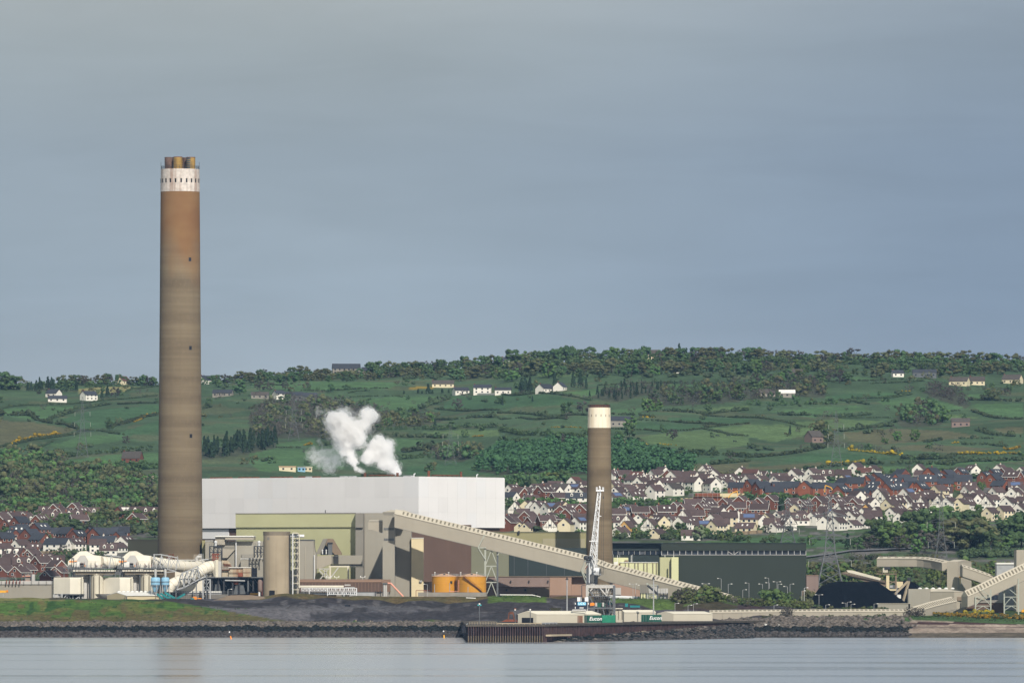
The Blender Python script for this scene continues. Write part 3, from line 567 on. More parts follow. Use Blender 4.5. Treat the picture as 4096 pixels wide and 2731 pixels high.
# ------------------------------------------------------------------ boiler house (white) with panels
def boiler_house():
 C0 = Vector((X(1675, 4080), 4080, 0)); ld = Vector((-.78, .626, 0)).normalized(); rd = Vector((.626, .78, 0)).normalized(); LL, RR = 152.0, 64.0
 zt = Z(1906, 4080); zb = zt - 23.6
 t = thing('boiler_house', 'huge white panelled boiler house between the two chimneys', 'building', (C0.x, 4080, ground(1675, 4080)))
 def pl(ins):
  c = C0 + (ld + rd) * ins; return [(p.x, p.y) for p in (c, c + rd * (RR - 2 * ins), c + rd * (RR - 2 * ins) + ld * (LL - 2 * ins), c + ld * (LL - 2 * ins))]
 MB().plan(pl(.35), zb + .05, zt - .15).build('upper_wall', M['white2'], t)
 MB().plan(pl(1.6), gz(1800, 4100), zb).build('lower_wall', M['brown'], t)
 a = C0 + ld * 118 + rd * 1.2; b_ = C0 + ld * 151 + rd * 1.2; MB().plan([(b_.x, b_.y), (a.x, a.y), (a.x + 2, a.y + 2), (b_.x + 2, b_.y + 2)], zb - 5, zb - .4).build('lower_white_wall', M['white3'], t)
 MB().plan(pl(.1), zt - .14, zt + .12).build('roof_edge', M['white'], t)
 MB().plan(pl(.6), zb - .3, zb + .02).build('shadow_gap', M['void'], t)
 def panels(dr, length, n, nrm, rows_):
  w_ = length / n
  zz = [zb + (zt - .16 - zb) * f for f in (0, .30, .60, 1.0)]
  for i in range(n):
   for j in range(3):
    a = C0 + dr * (w_ * i + .02) ; b_ = C0 + dr * (w_ * (i + 1) - .02); q_ = [a + nrm * .1, b_ + nrm * .1, b_ - nrm * .5, a - nrm * .5]
    if dr is ld: q_ = [q_[1], q_[0], q_[3], q_[2]]
    m = MB().hexa([(p.x, p.y, zz[j] + .02) for p in q_] + [(p.x, p.y, zz[j + 1] - .02) for p in q_])
    m.build('wall_panel', M[rnd.choice(('white', 'white', 'white2', 'white3', 'white'))], t)
 panels(rd, RR, 9, Vector((rd.y, -rd.x, 0)), 3)
 panels(ld, LL, 17, Vector((-ld.y, ld.x, 0)) * -1 if (Vector((-ld.y, ld.x, 0))).y > 0 else Vector((-ld.y, ld.x, 0)), 3)
 # roof plant: pipes and vents rise just inside the parapets
 def roof_pt(px_, ins=9):
  # point on the roof seen in column px_, ins metres behind the visible edge
  s_ = (px_ - 2048) / FPX; dr = rd if px_ > 1675 else ld; nin = ld if px_ > 1675 else rd
  o = C0 + nin * ins; tt = (s_ * o.y - o.x) / (dr.x - s_ * dr.y); return o + dr * tt
 for px_, r0, w_ in ((1460, 1892, 11), (1590, 1893, 10), (1715, 1885, 11), (1844, 1887, 10)):
  p = roof_pt(px_); h = (1906 - r0) * 4090 / FPX; MB().lathe((p.x, p.y, zt), [(w_ * .058, -.1), (w_ * .058, h + .6), (w_ * .05, h + .6), (w_ * .05, h - .3)], 16).build('steam_vent_pipe', M['rust'], t)
 for a, b_ in ((1481, 1571), (1735, 1826)):
  p = roof_pt(a); q_ = roof_pt(b_); m = MB(); m.beam((p.x, p.y, zt + 1.0), (q_.x, q_.y, zt + 1.0), 3, .5)
  for i in range(6): c = p.lerp(q_, i / 5); m.beam((c.x, c.y, zt), (c.x, c.y, zt + .9), .35)
  m.build('rusty_roof_monitor', M['rust'], t)
 for a, b_, mm in ((1086, 1112, 'rust'), (1117, 1140, 'rust'), (1145, 1166, 'rust'), (1200, 1225, 'rust'), (1255, 1277, 'rust'), (846, 870, 'rust'), (876, 924, 'rust'), (958, 1000, 'rust'), (1012, 1032, 'rust'), (1365, 1385, 'steel'), (1400, 1420, 'steel'), (1620, 1650, 'steel'), (1228, 1250, 'steel')):
  p = roof_pt(a); q_ = roof_pt(b_); MB().beam((p.x, p.y, zt + .45), (q_.x, q_.y, zt + .45), 2.4, .7).build('roof_vent', M[mm], t)
 for px_ in (1656, 1907):
  p = roof_pt(px_, 5); m = MB(); m.tube([(p.x, p.y, zt), (p.x, p.y, zt + 1.4), (p.x + .7, p.y, zt + 1.6)], .22, 8); m.build('gooseneck_vent', M['wsteel'], t)
boiler_house()

def block(name, label, parts, cat='building', px_ref=None, Yr=None):
 """parts: (part name, material, Y, x0, x1, row top, row bottom or None (ground), depth)"""
 n0, m0, Y0, a0, b0 = parts[0][:5]
 t = thing(name, label, cat, (X((a0 + b0) / 2, Y0), Y0, ground((a0 + b0) / 2, Y0)))
 for nm, mt, Y, x0, x1, r0, r1, dep in parts:
  m = MB()
  if r1 is None: m.box(X(x0, Y), X(x1, Y), Y, Y + dep, gz((x0 + x1) / 2, Y), Z(r0, Y))
  else: m.px(Y, x0, x1, r0, r1, dep)
  m.build(nm, M[mt], t)
 return t
# ------------------------------------------------------------------ pale green bunker building, grey bay, transfer tower
def bunker_house():
 t = thing('bunker_house', 'pale green clad bunker building in front of the white boiler house', 'building', (X(1180, 4010), 4010, ground(1180, 4010)))
 A = (X(945, 4036), 4036.0); B = (X(1422, 4010), 4010.0); zt = Z(2051, 4010); zl = Z(2107, 4010)
 def wall(z0, z1, ins, m_, nm):
  MB().plan([(A[0] + ins * .3, A[1] + ins), (B[0], B[1] + ins), (B[0], B[1] + 34), (A[0] + ins * .3, A[1] + 34)], z0, z1).build(nm, m_, t)
 wall(gz(1200, 4010), zl, 0, M['green'], 'lower_wall'); wall(zl, zt - .25, -.9, M['green'], 'upper_wall'); wall(zt - .25, zt + .1, -1.1, M['grey2'], 'parapet')
 MB().box(X(1300, 4020), X(1303, 4020), 4019, 4020, zt, zt + 1.4).build('roof_mast', M['dsteel'], t)
bunker_house()
block('grey_bay', 'grey ribbed bay beside the pale green bunker building', [('wall', 'grey2', 4004, 1422, 1533, 2051, None, 40), ('corner_fin', 'conv', 4003, 1457.5, 1459.5, 2051, None, .9), ('side_bay', 'grey', 4003.5, 1460, 1533, 2050.5, None, .45), ('ledge', 'grey2', 4002.6, 1424, 1452, 2106, 2109, 1.2)])
def transfer_tower():
 Y = 3945; t = thing('transfer_tower', 'tall grey conveyor transfer tower with two louvre strips', 'building', (X(1555, Y), Y, ground(1555, Y)))
 MB().box(X(1530.5, Y), X(1579, Y), Y, Y + 15, gz(1555, Y), Z(2048, Y)).build('shaft_wall', M['grey'], t)
 MB().box(X(1580, 3960.5), X(1645, 3960.5), 3960.5, 3985, gz(1610, 3960), Z(2060, 3960)).build('rear_wall', M['grey'], t)
 x0, x1, y0, y1, zb = X(1529.5, Y), X(1642, Y), Y - .4, Y + 15.4, Z(2048, Y); xm = X(1615, Y); zr = Z(2038, Y)
 MB().add([(x0, y0, zb), (X(1580, Y), y0, zb), (X(1580, Y), y1, zb), (x0, y1, zb), (X(1560, Y), Y + 7, zr), (xm, Y + 7, zr), (x1, Y + 15, zb), (x1, Y + 2, zb)], [(3, 2, 1, 0), (0, 1, 7, 5, 4), (3, 4, 5, 6, 2), (0, 4, 3), (7, 6, 5), (1, 2, 6, 7)]).build('roof', M['convroof'], t)
 for r0 in (2110, 2152):
  lv = MB().px(Y - .12, 1535, 1576, r0, r0 + 9, .25).build('louvre', M['gsteel'], t)
  for i in range(7): MB().px(Y - .2, 1536 + i * 5.8, 1536.9 + i * 5.8, r0 + .5, r0 + 8.5, .1).build('louvre_bar', M['grey2'], lv)
 MB().px(Y - .1, 1534, 1574, 2053, 2059, .2).build('header_louvre', M['grey2'], t)
 # short stub gallery to the bunker house
 Ys = 3950; MB().prism([P(1473, 2084, Ys), P(1473, 2118, Ys), P(1490, 2118, Ys), P(1530, 2131, Ys), P(1530, 2084, Ys)], (0, 8, 0)).build('stub_gallery', M['conv'], t)
 MB().prism([P(1472, 2084, Ys - .3), P(1530.4, 2084, Ys - .3), P(1530.4, 2079, Ys + 3), P(1480, 2079, Ys + 3)], (0, 4.4, 0)).build('stub_roof', M['convroof'], t)
transfer_tower()
block('cream_stair_tower', 'plain yellow cream tower standing against the brown building', [('wall', 'yellowcream', 3958, 1645.5, 1694, 2152, None, 9), ('roof_edge', 'trim', 3957.7, 1645, 1694.6, 2149.5, 2151.8, 9.6), ('roof_box', 'steel', 3957, 1678, 1688, 2320, 2327, .8)])
block('brown_turbine_annex', 'big brown clad building under the long conveyor', [('wall', 'brown', 4002, 1646, 1884, 2100, None, 40), ('parapet', 'brownroof', 4001.6, 1646, 1884.4, 2098, 2099.8, 41)])
block('grey_green_annex', 'grey green clad bay between the brown building and dark bay', [('wall', 'greygreen', 4020, 1885, 2034, 2140, None, 60), ('corner_trim', 'grey', 4019.6, 1990, 1991.5, 2180, 2300, .6)])
block('dark_hall', 'dark blue grey hall in shade beneath the long conveyor', [('wall', 'darkgreen2', 4040, 2035, 2346, 2190, None, 50), ('joint', 'gsteel', 4039.7, 2111, 2112.4, 2200, 2300, .5), ('joint', 'gsteel', 4039.7, 2185, 2186.4, 2215, 2300, .5), ('joint', 'gsteel', 4039.7, 2257, 2258.4, 2235, 2300, .5), ('joint', 'gsteel', 4039.7, 2056, 2057.4, 2200, 2300, .5)])  # shadow under the conveyor is put into the dark wall colour
block('olive_hall', 'olive clad hall in front of the estate beside the short chimney', [('wall', 'olive', 4112, 1926, 2345, 2128, None, 50), ('parapet', 'greygreen', 4111.6, 1926, 2345.4, 2125.5, 2127.8, 51), ('pale_panel', 'olivelight', 4111.7, 2171, 2340, 2153, 2215, .25), ('floodlight', 'dsteel', 4110.8, 2071, 2079, 2122, 2134, 1.0)])
block('olive_box_building', 'plain olive grey box building left of the tall chimney', [('wall', 'olivelight', 4060, 511, 650, 2158, None, 30), ('parapet', 'conv', 4059.6, 510.6, 650, 2155.6, 2157.8, 31)])

# ------------------------------------------------------------------ conveyor galleries
def gallery(name, label, path, wid, hgt, rise, slots=None, cat='conveyor', mw='conv', mr='convroof', base=None, slot_w=.8, off=(0, 0), lo=.22, hi=.82, both=False):
 """path: world points on the eave line's centre; box below, pitched roof above, row of roof lights"""
 path = [Vector(p) for p in path]; n = len(path)
 t = thing(name, label, cat, (path[0].x, path[0].y, base if base is not None else path[0].z - hgt))
 nr_ = []
 for i in range(n):
  d = (path[min(i + 1, n - 1)] - path[max(i - 1, 0)]); d.z = 0; d.normalize(); nr_.append(Vector((-d.y, d.x, 0)))   # points away (left of travel)
 up = Vector((0, 0, 1))
 def ring(i, pts): return [path[i] + nr_[i] * a + up * b_ for a, b_ in pts]
 def loft(pts, nm, m_):
  k = len(pts); m = MB(); vs = [v for i in range(n) for v in ring(i, pts)]
  fs = [(i * k + j, i * k + (j + 1) % k, (i + 1) * k + (j + 1) % k, (i + 1) * k + j) for i in range(n - 1) for j in range(k)]
  m.add(vs, fs + [tuple(range(k))[::-1], tuple(range((n - 1) * k, n * k))]); m.build(nm, m_, t)
 h = wid / 2
 loft([(-h, -hgt), (h, -hgt), (h, 0), (-h, 0)], 'wall', M[mw])
 loft([(-h - .25, -.12), (h + .25, -.12), (h + .25, .12), (0, rise), (-h - .25, .12)], 'roof', M[mr])
 loft([(-h - .12, -hgt - .25), (h + .12, -hgt - .25), (h + .12, -hgt - .02), (-h - .12, -hgt - .02)], 'floor_beam', M['grey2'])
 if slots:
  L_ = [(path[i + 1] - path[i]).length for i in range(n - 1)]; tot = sum(L_); cnt = int((tot - off[0] - off[1]) / slots)
  for s in range(cnt):
   dd = off[0] + slots * (s + .5); i = 0
   while i < n - 2 and dd > L_[i]: dd -= L_[i]; i += 1
   f = dd / L_[i]; c = path[i].lerp(path[i + 1], f); nn = nr_[i].lerp(nr_[i + 1], f).normalized(); dr = (path[i + 1] - path[i]).normalized()
   for sd in ((-1, 1) if both else (-1,)):
    def rp(q_): return c + nn * sd * (h + .25) * (1 - q_) + up * (.12 + (rise - .12) * q_ + .07)
    a, b_ = rp(lo), rp(hi); w_ = dr * slot_w / 2; dn = up * .1
    q_ = [a - w_ - dn, a + w_ - dn, b_ + w_ - dn, b_ - w_ - dn]
    if sd > 0: q_ = q_[::-1]
    MB().hexa(q_ + [p + dn * 1.6 for p in q_]).build('roof_light', M['slot'], t)
 return t, path, nr_
def eave(px_, row, Y): return P(px_, row, Y)
gallery('coal_conveyor_gallery', 'long beige enclosed conveyor sloping down from the transfer tower past the crane', [eave(1583, 2054, 3940), eave(1700, 2082, 3938), eave(2000, 2153, 3932), eave(2345, 2237, 3926), eave(2390, 2252, 3925), eave(2440, 2270, 3922), eave(2520, 2289, 3918), eave(2640, 2321, 3911), eave(2790, 2360, 3902), eave(2930, 2397, 3893)], 7.0, 6.0, 2.1, 1.95, slot_w=.75, off=(3, 2))
def trestle(name, label, px0, px1, r0, r1, Y, mt='palesteel', dep=6):
 t = thing(name, label, 'support', (X((px0 + px1) / 2, Y), Y, ground((px0 + px1) / 2, Y)))
 w_ = .8; zg = gz((px0 + px1) / 2, Y)
 for yy in (0, dep):
  for p_ in (px0, px1):
   MB().beam((X(p_, Y), Y + yy, zg), (X(p_, Y), Y + yy, Z(r0 if p_ == px0 else r0 + (px1 - px0) * .25, Y)), w_).build('leg', M[mt] if yy == 0 and p_ == px0 else M['gsteel'], t)
  nb = 3; zt = Z(r0 + 8, Y)
  for i in range(nb):
   za = zg + (zt - zg) * i / nb; zc = zg + (zt - zg) * (i + 1) / nb; xm = (X(px0, Y) + X(px1, Y)) / 2
   MB().beam((X(px0, Y), Y + yy, zc), (X(px1, Y), Y + yy, zc), .45).build('tie', M[mt], t)
   m = MB().beam((X(px0, Y), Y + yy, za), (xm, Y + yy, zc), .38); m.beam((X(px1, Y), Y + yy, za), (xm, Y + yy, zc), .38); m.build('brace', M[mt], t)
 return t
t_ = trestle('conveyor_trestle', 'pale steel trestle carrying the long conveyor beside the orange tanks', 1941, 1990, 2190, 2330, 3930)
m = MB(); m.beam(P(1912, 2190, 3927), P(1941, 2237, 3929), .5); m.beam(P(1912, 2190, 3927), P(1939, 2137, 3927), .45); m.beam(P(1912, 2190, 3927), P(1944, 2189, 3929), .45); m.beam(P(1990, 2220, 3929), P(2002, 2200, 3929), .5); m.build('raking_strut', M['palesteel'], t_)
trestle('conveyor_trestle', 'steel trestle under the low end of the long conveyor beside the grey filter units', 2590, 2631, 2330, 2396, 3905, 'palesteel', 6)
m = MB(); m.beam(P(2325, 2283, 3920), P(2345, 2335, 3922), .5); m.beam(P(2325, 2283, 3920), P(2348, 2225, 3920), .45); m.beam(P(2345, 2335, 3922), P(2352, 2395, 3922), .5); m.beam(P(2352, 2395, 3924), P(2356, 2270, 3924), .6)
lonely('conveyor_strut', m, M['palesteel'], 'pale raking strut holding the long conveyor just left of the crane mast', 'support')

# ------------------------------------------------------------------ front pink and mauve buildings, tanks
fb = block('mauve_pump_house', 'low mauve brown building right of the orange tanks', [('wall', 'mauve', 3958, 1944, 2198, 2306, None, 20), ('parapet', 'tan', 3957.6, 1944, 2198.4, 2303.5, 2305.8, 21), ('lower_wall', 'mauve', 3953, 1955, 2107, 2347, None, 4.9), ('lower_wall', 'tan', 3952, 2107.6, 2197, 2347.5, None, 5.9), ('ledge', 'brown', 3951.5, 1955, 2197, 2345.2, 2347, 2)])
for px_ in (1970, 2043, 2116, 2192):
 MB().px(3957, px_ - 2, px_ + 2.5, 2320, 2327, 1).build('wall_light', M['dsteel'], fb)
for px_ in (1953, 2026, 2101):
 MB().px(3951.8, px_ - 3, px_ + 3, 2355, 2363, 1).build('wall_light', M['dsteel'], fb)
MB().px(3951.5, 2140, 2147, 2373, 2380, .6).build('hatch', M['dsteel'], fb)
block('mauve_switch_house', 'low mauve building behind the salmon pipe', [('wall', 'mauve', 3962, 1594, 1726, 2328, None, 20), ('parapet', 'tan', 3961.6, 1593, 1726, 2325.5, 2327.8, 21), ('downpipe', 'dsteel', 3961.2, 1591.5, 1594, 2330, 2382, .6)])
pb = block('pink_control_house', 'pink brown clad building behind the crane portal', [('wall', 'pink', 3962, 2199, 2286, 2306, None, 25), ('wall', 'pink', 3966, 2286.5, 2352, 2306, None, 22), ('parapet', 'tan', 3961.6, 2199, 2352, 2303.5, 2305.8, 26), ('plinth', 'brown', 3961.3, 2199, 2330, 2379, None, .6)])
block('pink_workshop', 'pink brown workshop wall right of the crane under the conveyor', [('wall', 'pink', 3968, 2453, 2563, 2312, None, 22), ('louvre', 'greyduct', 3966, 2455, 2484, 2349, 2377, 1.6), ('parapet', 'tan', 3967.6, 2453, 2563, 2309.5, 2311.8, 23)])
def tank(cx_px, w_px, r_top, r_bot, Y, label, stair):
 k = Y / FPX; r = w_px / 2 * k; cx = X(cx_px, Y); cy = Y + r
 t = thing('storage_tank', label, 'tank', (cx, cy, ground(cx_px, Y)), None)
 zb, zt = Z(r_bot, Y), Z(r_top, Y)
 MB().lathe((cx, cy, 0), [(r, zb), (r, zt)], 56).build('shell', M['orange'], t, 'auto')
 MB().lathe((cx, cy, 0), [(r + .12, zt), (r + .12, zt + .12), (r * .5, zt + .85), (.2, zt + 1.5)], 56).build('roof', M['peach'], t, 'auto')
 MB().lathe((cx, cy, 0), [(r + .5, gz(cx_px, Y)), (r + .5, zb)], 40).build('foundation', M['concgrey'], t)
 for f in (.02, .55, .98): z_ = zb + (zt - zb) * f; MB().lathe((cx, cy, 0), [(r + .01, z_), (r + .1, z_ + .03), (r + .1, z_ + .18), (r + .01, z_ + .2)], 56, False).build('hoop', M['orange'], t)
 rail = MB(); n = 40; pts = [ring_px(cx, cy, r, 2 * math.pi * i / n) for i in range(n)]
 for i in range(n):
  a, b_ = pts[i], pts[(i + 1) % n]; rail.beam((*a, zt), (*a, zt + 1.25), .07)
  for h in (.6, 1.25): rail.beam((*a, zt + h), (*b_, zt + h), .06)
 rail.build('railing', M['steel'], t)
 MB().box(cx - .5, cx + .5, cy - r * .55, cy - r * .4, zt + .6, zt + 1.4).build('roof_hatch', M['dsteel'], t)
 for a in (-1.0, .4): x_, y_ = ring_px(cx, cy, r * .9, a); MB().lathe((x_, y_, zt + .3), [(.08, 0), (.08, 1.3), (.3, 1.3), (.3, 1.75)], 8).build('tank_light', M['lampglass'], t)
 if stair:
  m = MB(); N = 16; a0, a1 = math.radians(-32), math.radians(42); pp = []
  for i in range(N + 1):
   a = a0 + (a1 - a0) * i / N; x_, y_ = ring_px(cx, cy, r + .55, a); z_ = zt - (zt - zb) * i / N; pp.append((x_, y_, z_))
  for i in range(N): m.beam(pp[i], pp[i + 1], .7, .22); m.beam(Vector(pp[i]) + Vector((0, 0, 1)), Vector(pp[i + 1]) + Vector((0, 0, 1)), .08); m.beam(pp[i], Vector(pp[i]) + Vector((0, 0, 1)), .06)
  m.build('spiral_stair', M['rust'], t)
 else:
  a = math.radians(33); x_, y_ = ring_px(cx, cy, r + .06, a); MB().box(x_ - .55, x_ + .55, y_ - .2, y_ + .2, zb + 4.0, zb + 5.1).build('plate', M['darkgreen'], t)
tank(1777, 100, 2305, 2368, 3921, 'orange storage tank with a dark plate, beside the mauve building', False)
tank(1886.5, 116, 2305, 2368, 3914, 'orange storage tank with a rusty stair across its side', True)
m = MB().px(3908, 1672, 1945, 2368, 2384, .6)
bd = lonely('bund_wall', m, M['concgrey'], 'low grey concrete bund wall below the orange tanks', 'wall')
for pp in ([P(1799, 2330, 3909), P(1799, 2384, 3909)], [P(1872, 2345, 3909), P(1872, 2386, 3909)], [P(1738, 2335, 3909), P(1738, 2384, 3909)]):
 lonely('vent_pole', MB().tube(pp, .14, 6), M['steel'], 'thin pale pole standing in front of the orange tanks', 'pole', 'poles in front of the tanks')
lonely('pipe_run', MB().tube([P(1796, 2364, 3908.5), P(1835, 2364, 3908.5), P(1835, 2318, 3908.5)], .16, 6), M['salmon'], 'thin salmon pipe bent between the two orange tanks', 'pipe')
lonely('goalpost_pipe', MB().beam(P(1664, 2384, 3940), P(1664, 2360, 3940), .25).beam(P(1664, 2360, 3940), P(1725, 2360, 3940), .25), M['rustred'], 'thin rusty pipe frame left of the orange tanks', 'pipe')
# ------------------------------------------------------------------ pale green switch building and dark green turbine hall
pg = block('light_green_switch_house', 'light yellow green building with dark vertical slits before the dark green hall', [('wall', 'palegreen', 4062, 2481, 2671, 2249, None, 25), ('roof_edge', 'trim', 4061.6, 2480.6, 2671, 2246.8, 2248.8, 26), ('stair_tower', 'palegreen', 4056, 2686, 2714, 2227, None, 20), ('stair_tower_side', 'green', 4059, 2640, 2685.5, 2227.5, None, 20), ('roof_block', 'palegreen', 4070, 2454, 2513, 2229, None, 14), ('roof_block', 'tan', 4069, 2499, 2512, 2239, 2246.5, 1)])
for px_ in (2502, 2516, 2540, 2553, 2576, 2589, 2612, 2626, 2648): MB().px(4061.5, px_ - 1.5, px_ + 1.5, 2250, 2330, .8).build('slit_window', M['concretedark'], pg)
MB().px(4055.5, 2677, 2681.5, 2255, 2313, .8).build('slit_window', M['dsteel'], pg)
MB().px(4054, 2475, 2482, 2253, 2262, 3).build('roof_box', M['rust'], pg); MB().px(4054, 2456, 2472, 2246, 2256, 3).build('roof_box', M['trim'], pg)
for px_ in (2470, 2525, 2660, 2695): MB().beam(P(px_, 2228 if px_ > 2600 else 2247, 4064), P(px_, 2219, 4064), .2).build('roof_mast', M['lampglass'], pg)
def turbine_hall():
 Y = 4150; t = thing('turbine_hall', 'long dark green turbine hall with a strip of windows under the estate', 'building', (X(2850, Y), Y, ground(2850, Y)))
 MB().box(X(2645, Y), X(3225, Y), Y, Y + 60, gz(2900, Y) - 3, Z(2219, Y)).build('lower_wall', M['darkgreen'], t)
 MB().box(X(2645, Y), X(3225, Y), Y - .3, Y + 60, Z(2201, Y), Z(2172, Y)).build('upper_wall', M['darkgreen'], t)
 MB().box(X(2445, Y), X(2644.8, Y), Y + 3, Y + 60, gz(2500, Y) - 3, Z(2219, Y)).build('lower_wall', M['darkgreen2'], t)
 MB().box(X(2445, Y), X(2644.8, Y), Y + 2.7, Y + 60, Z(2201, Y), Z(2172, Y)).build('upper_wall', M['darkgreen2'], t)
 MB().box(X(2445, Y), X(3225.5, Y), Y - .6, Y + 60, Z(2172, Y) , Z(2169.8, Y)).build('roof_edge', M['darkgreen2'], t)
 MB().box(X(2446, Y), X(3224, Y), Y + 4, Y + 59, Z(2218.9, Y), Z(2201.1, Y)).build('window_recess', M['void'], t)
 MB().box(X(2645, Y), X(3225, Y), Y - .15, Y + 1, Z(2219, Y), Z(2217, Y)).build('window_sill', M['mullion'], t)
 n = 24; x0, x1 = 2645.5, 3224.0
 for i in range(n):
  a = x0 + (x1 - x0) * i / n; b_ = x0 + (x1 - x0) * (i + 1) / n
  w_ = MB().box(X(a + 3, Y), X(b_, Y), Y + .9, Y + 1.05, Z(2217, Y), Z(2201, Y)).build('window_pane', M['glass'], t)
  for q_ in (1, 2, 3): xx = a + 3 + (b_ - a - 3) * q_ / 4; MB().box(X(xx, Y) - .04, X(xx, Y) + .04, Y + .8, Y + .9, Z(2217, Y), Z(2201, Y)).build('glazing_bar', M['gsteel'], w_)
  MB().box(X(a, Y), X(a + 2.6, Y), Y + .1, Y + .8, Z(2217, Y), Z(2201, Y)).build('mullion', M['mullion'], t)
 MB().box(X(3222.5, Y), X(3225, Y), Y + .1, Y + .8, Z(2217, Y), Z(2201, Y)).build('mullion', M['mullion'], t)
 for a, b_, d in ((2911, 2930, 1), (2938, 2955, -1)): MB().beam(P(a, 2203 if d > 0 else 2216, Y + .5), P(b_, 2216 if d > 0 else 2203, Y + .5), .28).build('wind_brace', M['mullion'], t)
 n = 9
 for i in range(n):
  a = 2450 + 195 * i / n; b_ = 2450 + 195 * (i + 1) / n
  MB().box(X(a + 1.5, Y), X(b_, Y), Y + 3.4, Y + 3.55, Z(2217, Y), Z(2201, Y)).build('window_pane', M['glassgrey' if i in (1, 5) else 'glass'], t)
  MB().box(X(a, Y), X(a + 1.4, Y), Y + 3, Y + 3.6, Z(2217, Y), Z(2201, Y)).build('mullion', M['mullion'], t)
 for px_, r0 in ((2453, 2216), (2479, 2216), (2530, 2216)): MB().beam(P(px_, r0, Y - 1), P(px_, 2248, Y - 1), .18).build('mast', M['steel'], t)
turbine_hall()
block('mauve_block', 'small mauve brown block at the end of the dark green hall', [('wall', 'mauve', 4120, 3226, 3274, 2300, None, 14), ('roof_edge', 'pink', 4119.6, 3225.5, 3274.5, 2298, 2299.8, 15), ('low_wall', 'tan', 4108, 3210, 3276, 2362, None, 8)])

# ------------------------------------------------------------------ concrete silo, stair tower, precipitators
def silo():
 Y = 3905; k = Y / FPX; r = 53.5 * k; cx = X(1105.5, Y); cy = Y + r
 t = thing('concrete_silo', 'plain weathered concrete silo with a dark doorway', 'silo', (cx, cy, ground(1105, Y)))
 zt = Z(2126, Y); MB().lathe((cx, cy, 0), [(r, gz(1105, Y)), (r, zt)], 64).build('shell', M['concrete'], t, 'auto')
 MB().lathe((cx, cy, 0), [(r + .04, zt - 1.6), (r + .12, zt - .5), (r + .12, zt + .15), (r - .5, zt + .15)], 64).build('stained_rim', M['concretedark'], t, 'auto')
 def patch(px0, px1, r0, r1, nm, m_, par, o=.06):
  a, b_ = X(px0, Y) - cx, X(px1, Y) - cx; ya = cy - math.sqrt(r * r - a * a) - o; yb = cy - math.sqrt(r * r - b_ * b_) - o
  q_ = [(cx + a, ya, Z(r1, Y)), (cx + b_, yb, Z(r1, Y)), (cx + b_, yb + .8, Z(r1, Y)), (cx + a, ya + .8, Z(r1, Y))]
  return MB().hexa(q_ + [(p[0], p[1], Z(r0, Y)) for p in q_]).build(nm, m_, par)
 patch(1068, 1078, 2147, 2159, 'patched_opening', M['concgrey'], t)
 d = patch(1074, 1109, 2356, 2381, 'door_surround', M['concrete'], t, .25); patch(1077, 1099, 2360, 2381, 'doorway', M['void'], d, .5)
 for px_ in (1076, 1104, 1140): patch(px_ - .4, px_ + .4, 2170, 2350, 'pour_joint', M['concretedark'], t, .02)
silo()
def stair_tower():
 Y = 3908; t = thing('stair_tower', 'open lattice steel stair tower with white pipes beside the concrete silo', 'tower', (X(1178, Y), Y, ground(1178, Y)))
 zb = gz(1178, Y); zt = Z(2136, Y); xs = [X(p, Y) for p in (1160, 1171, 1184, 1196)]
 for yy in (0, 5):
  for i, x_ in enumerate(xs):
   if i in (1, 3) and yy == 0: continue
   MB().beam((x_, Y + yy, zb), (x_, Y + yy, zt), .35).build('column', M['dsteel'], t)
 lv = [2152, 2167, 2189, 2212, 2241, 2271, 2300, 2331, 2356]
 for i, rw in enumerate(lv):
  z_ = Z(rw, Y); MB().box(xs[0], xs[3], Y, Y + 5, z_ - .12, z_).build('landing', M['gsteel'], t)
  MB().box(xs[1] - .2, xs[3] + .2, Y - .25, Y - .05, z_ - .2, z_ + .05).build('landing_edge', M['cream'], t)
  if i:
   za = Z(lv[i - 1], Y); m = MB()
   for (a, b_) in ((0, 1), (1, 2), (2, 3)): m.beam((xs[a], Y + .1, z_), (xs[b_], Y + .1, za), .2); m.beam((xs[b_], Y + .1, z_), (xs[a], Y + .1, za), .2)
   m.build('brace', M['dsteel'], t)
   m = MB(); f = i % 2; m.beam((xs[1 if f else 2], Y + 1.5, z_), (xs[2 if f else 1], Y + 1.5, za), .9, .25); m.build('stair_flight', M['steel'], t)
 MB().tube([(xs[1], Y - .3, zb), (xs[1], Y - .3, zt + .4)], .28, 8).build('riser_pipe', M['wsteel'], t)
 MB().tube([(xs[3] + .1, Y - .3, Z(2351, Y)), (xs[3] + .1, Y - .3, zt - .2), (xs[3] - .5, Y - .3, zt + .5), (xs[1], Y - .3, zt + .6)], .25, 8).build('riser_pipe', M['cream'], t)
 MB().tube([(X(1158, Y), Y + 1, Z(2142, Y)), (X(1216, Y), Y + 2, Z(2143, Y))], .7, 12).build('top_duct', M['wsteel'], t)
 for yy in (0, 5): MB().beam((xs[0], Y + yy, zt), (xs[3], Y + yy, zt), .35).build('top_beam', M['dsteel'], t)
stair_tower()
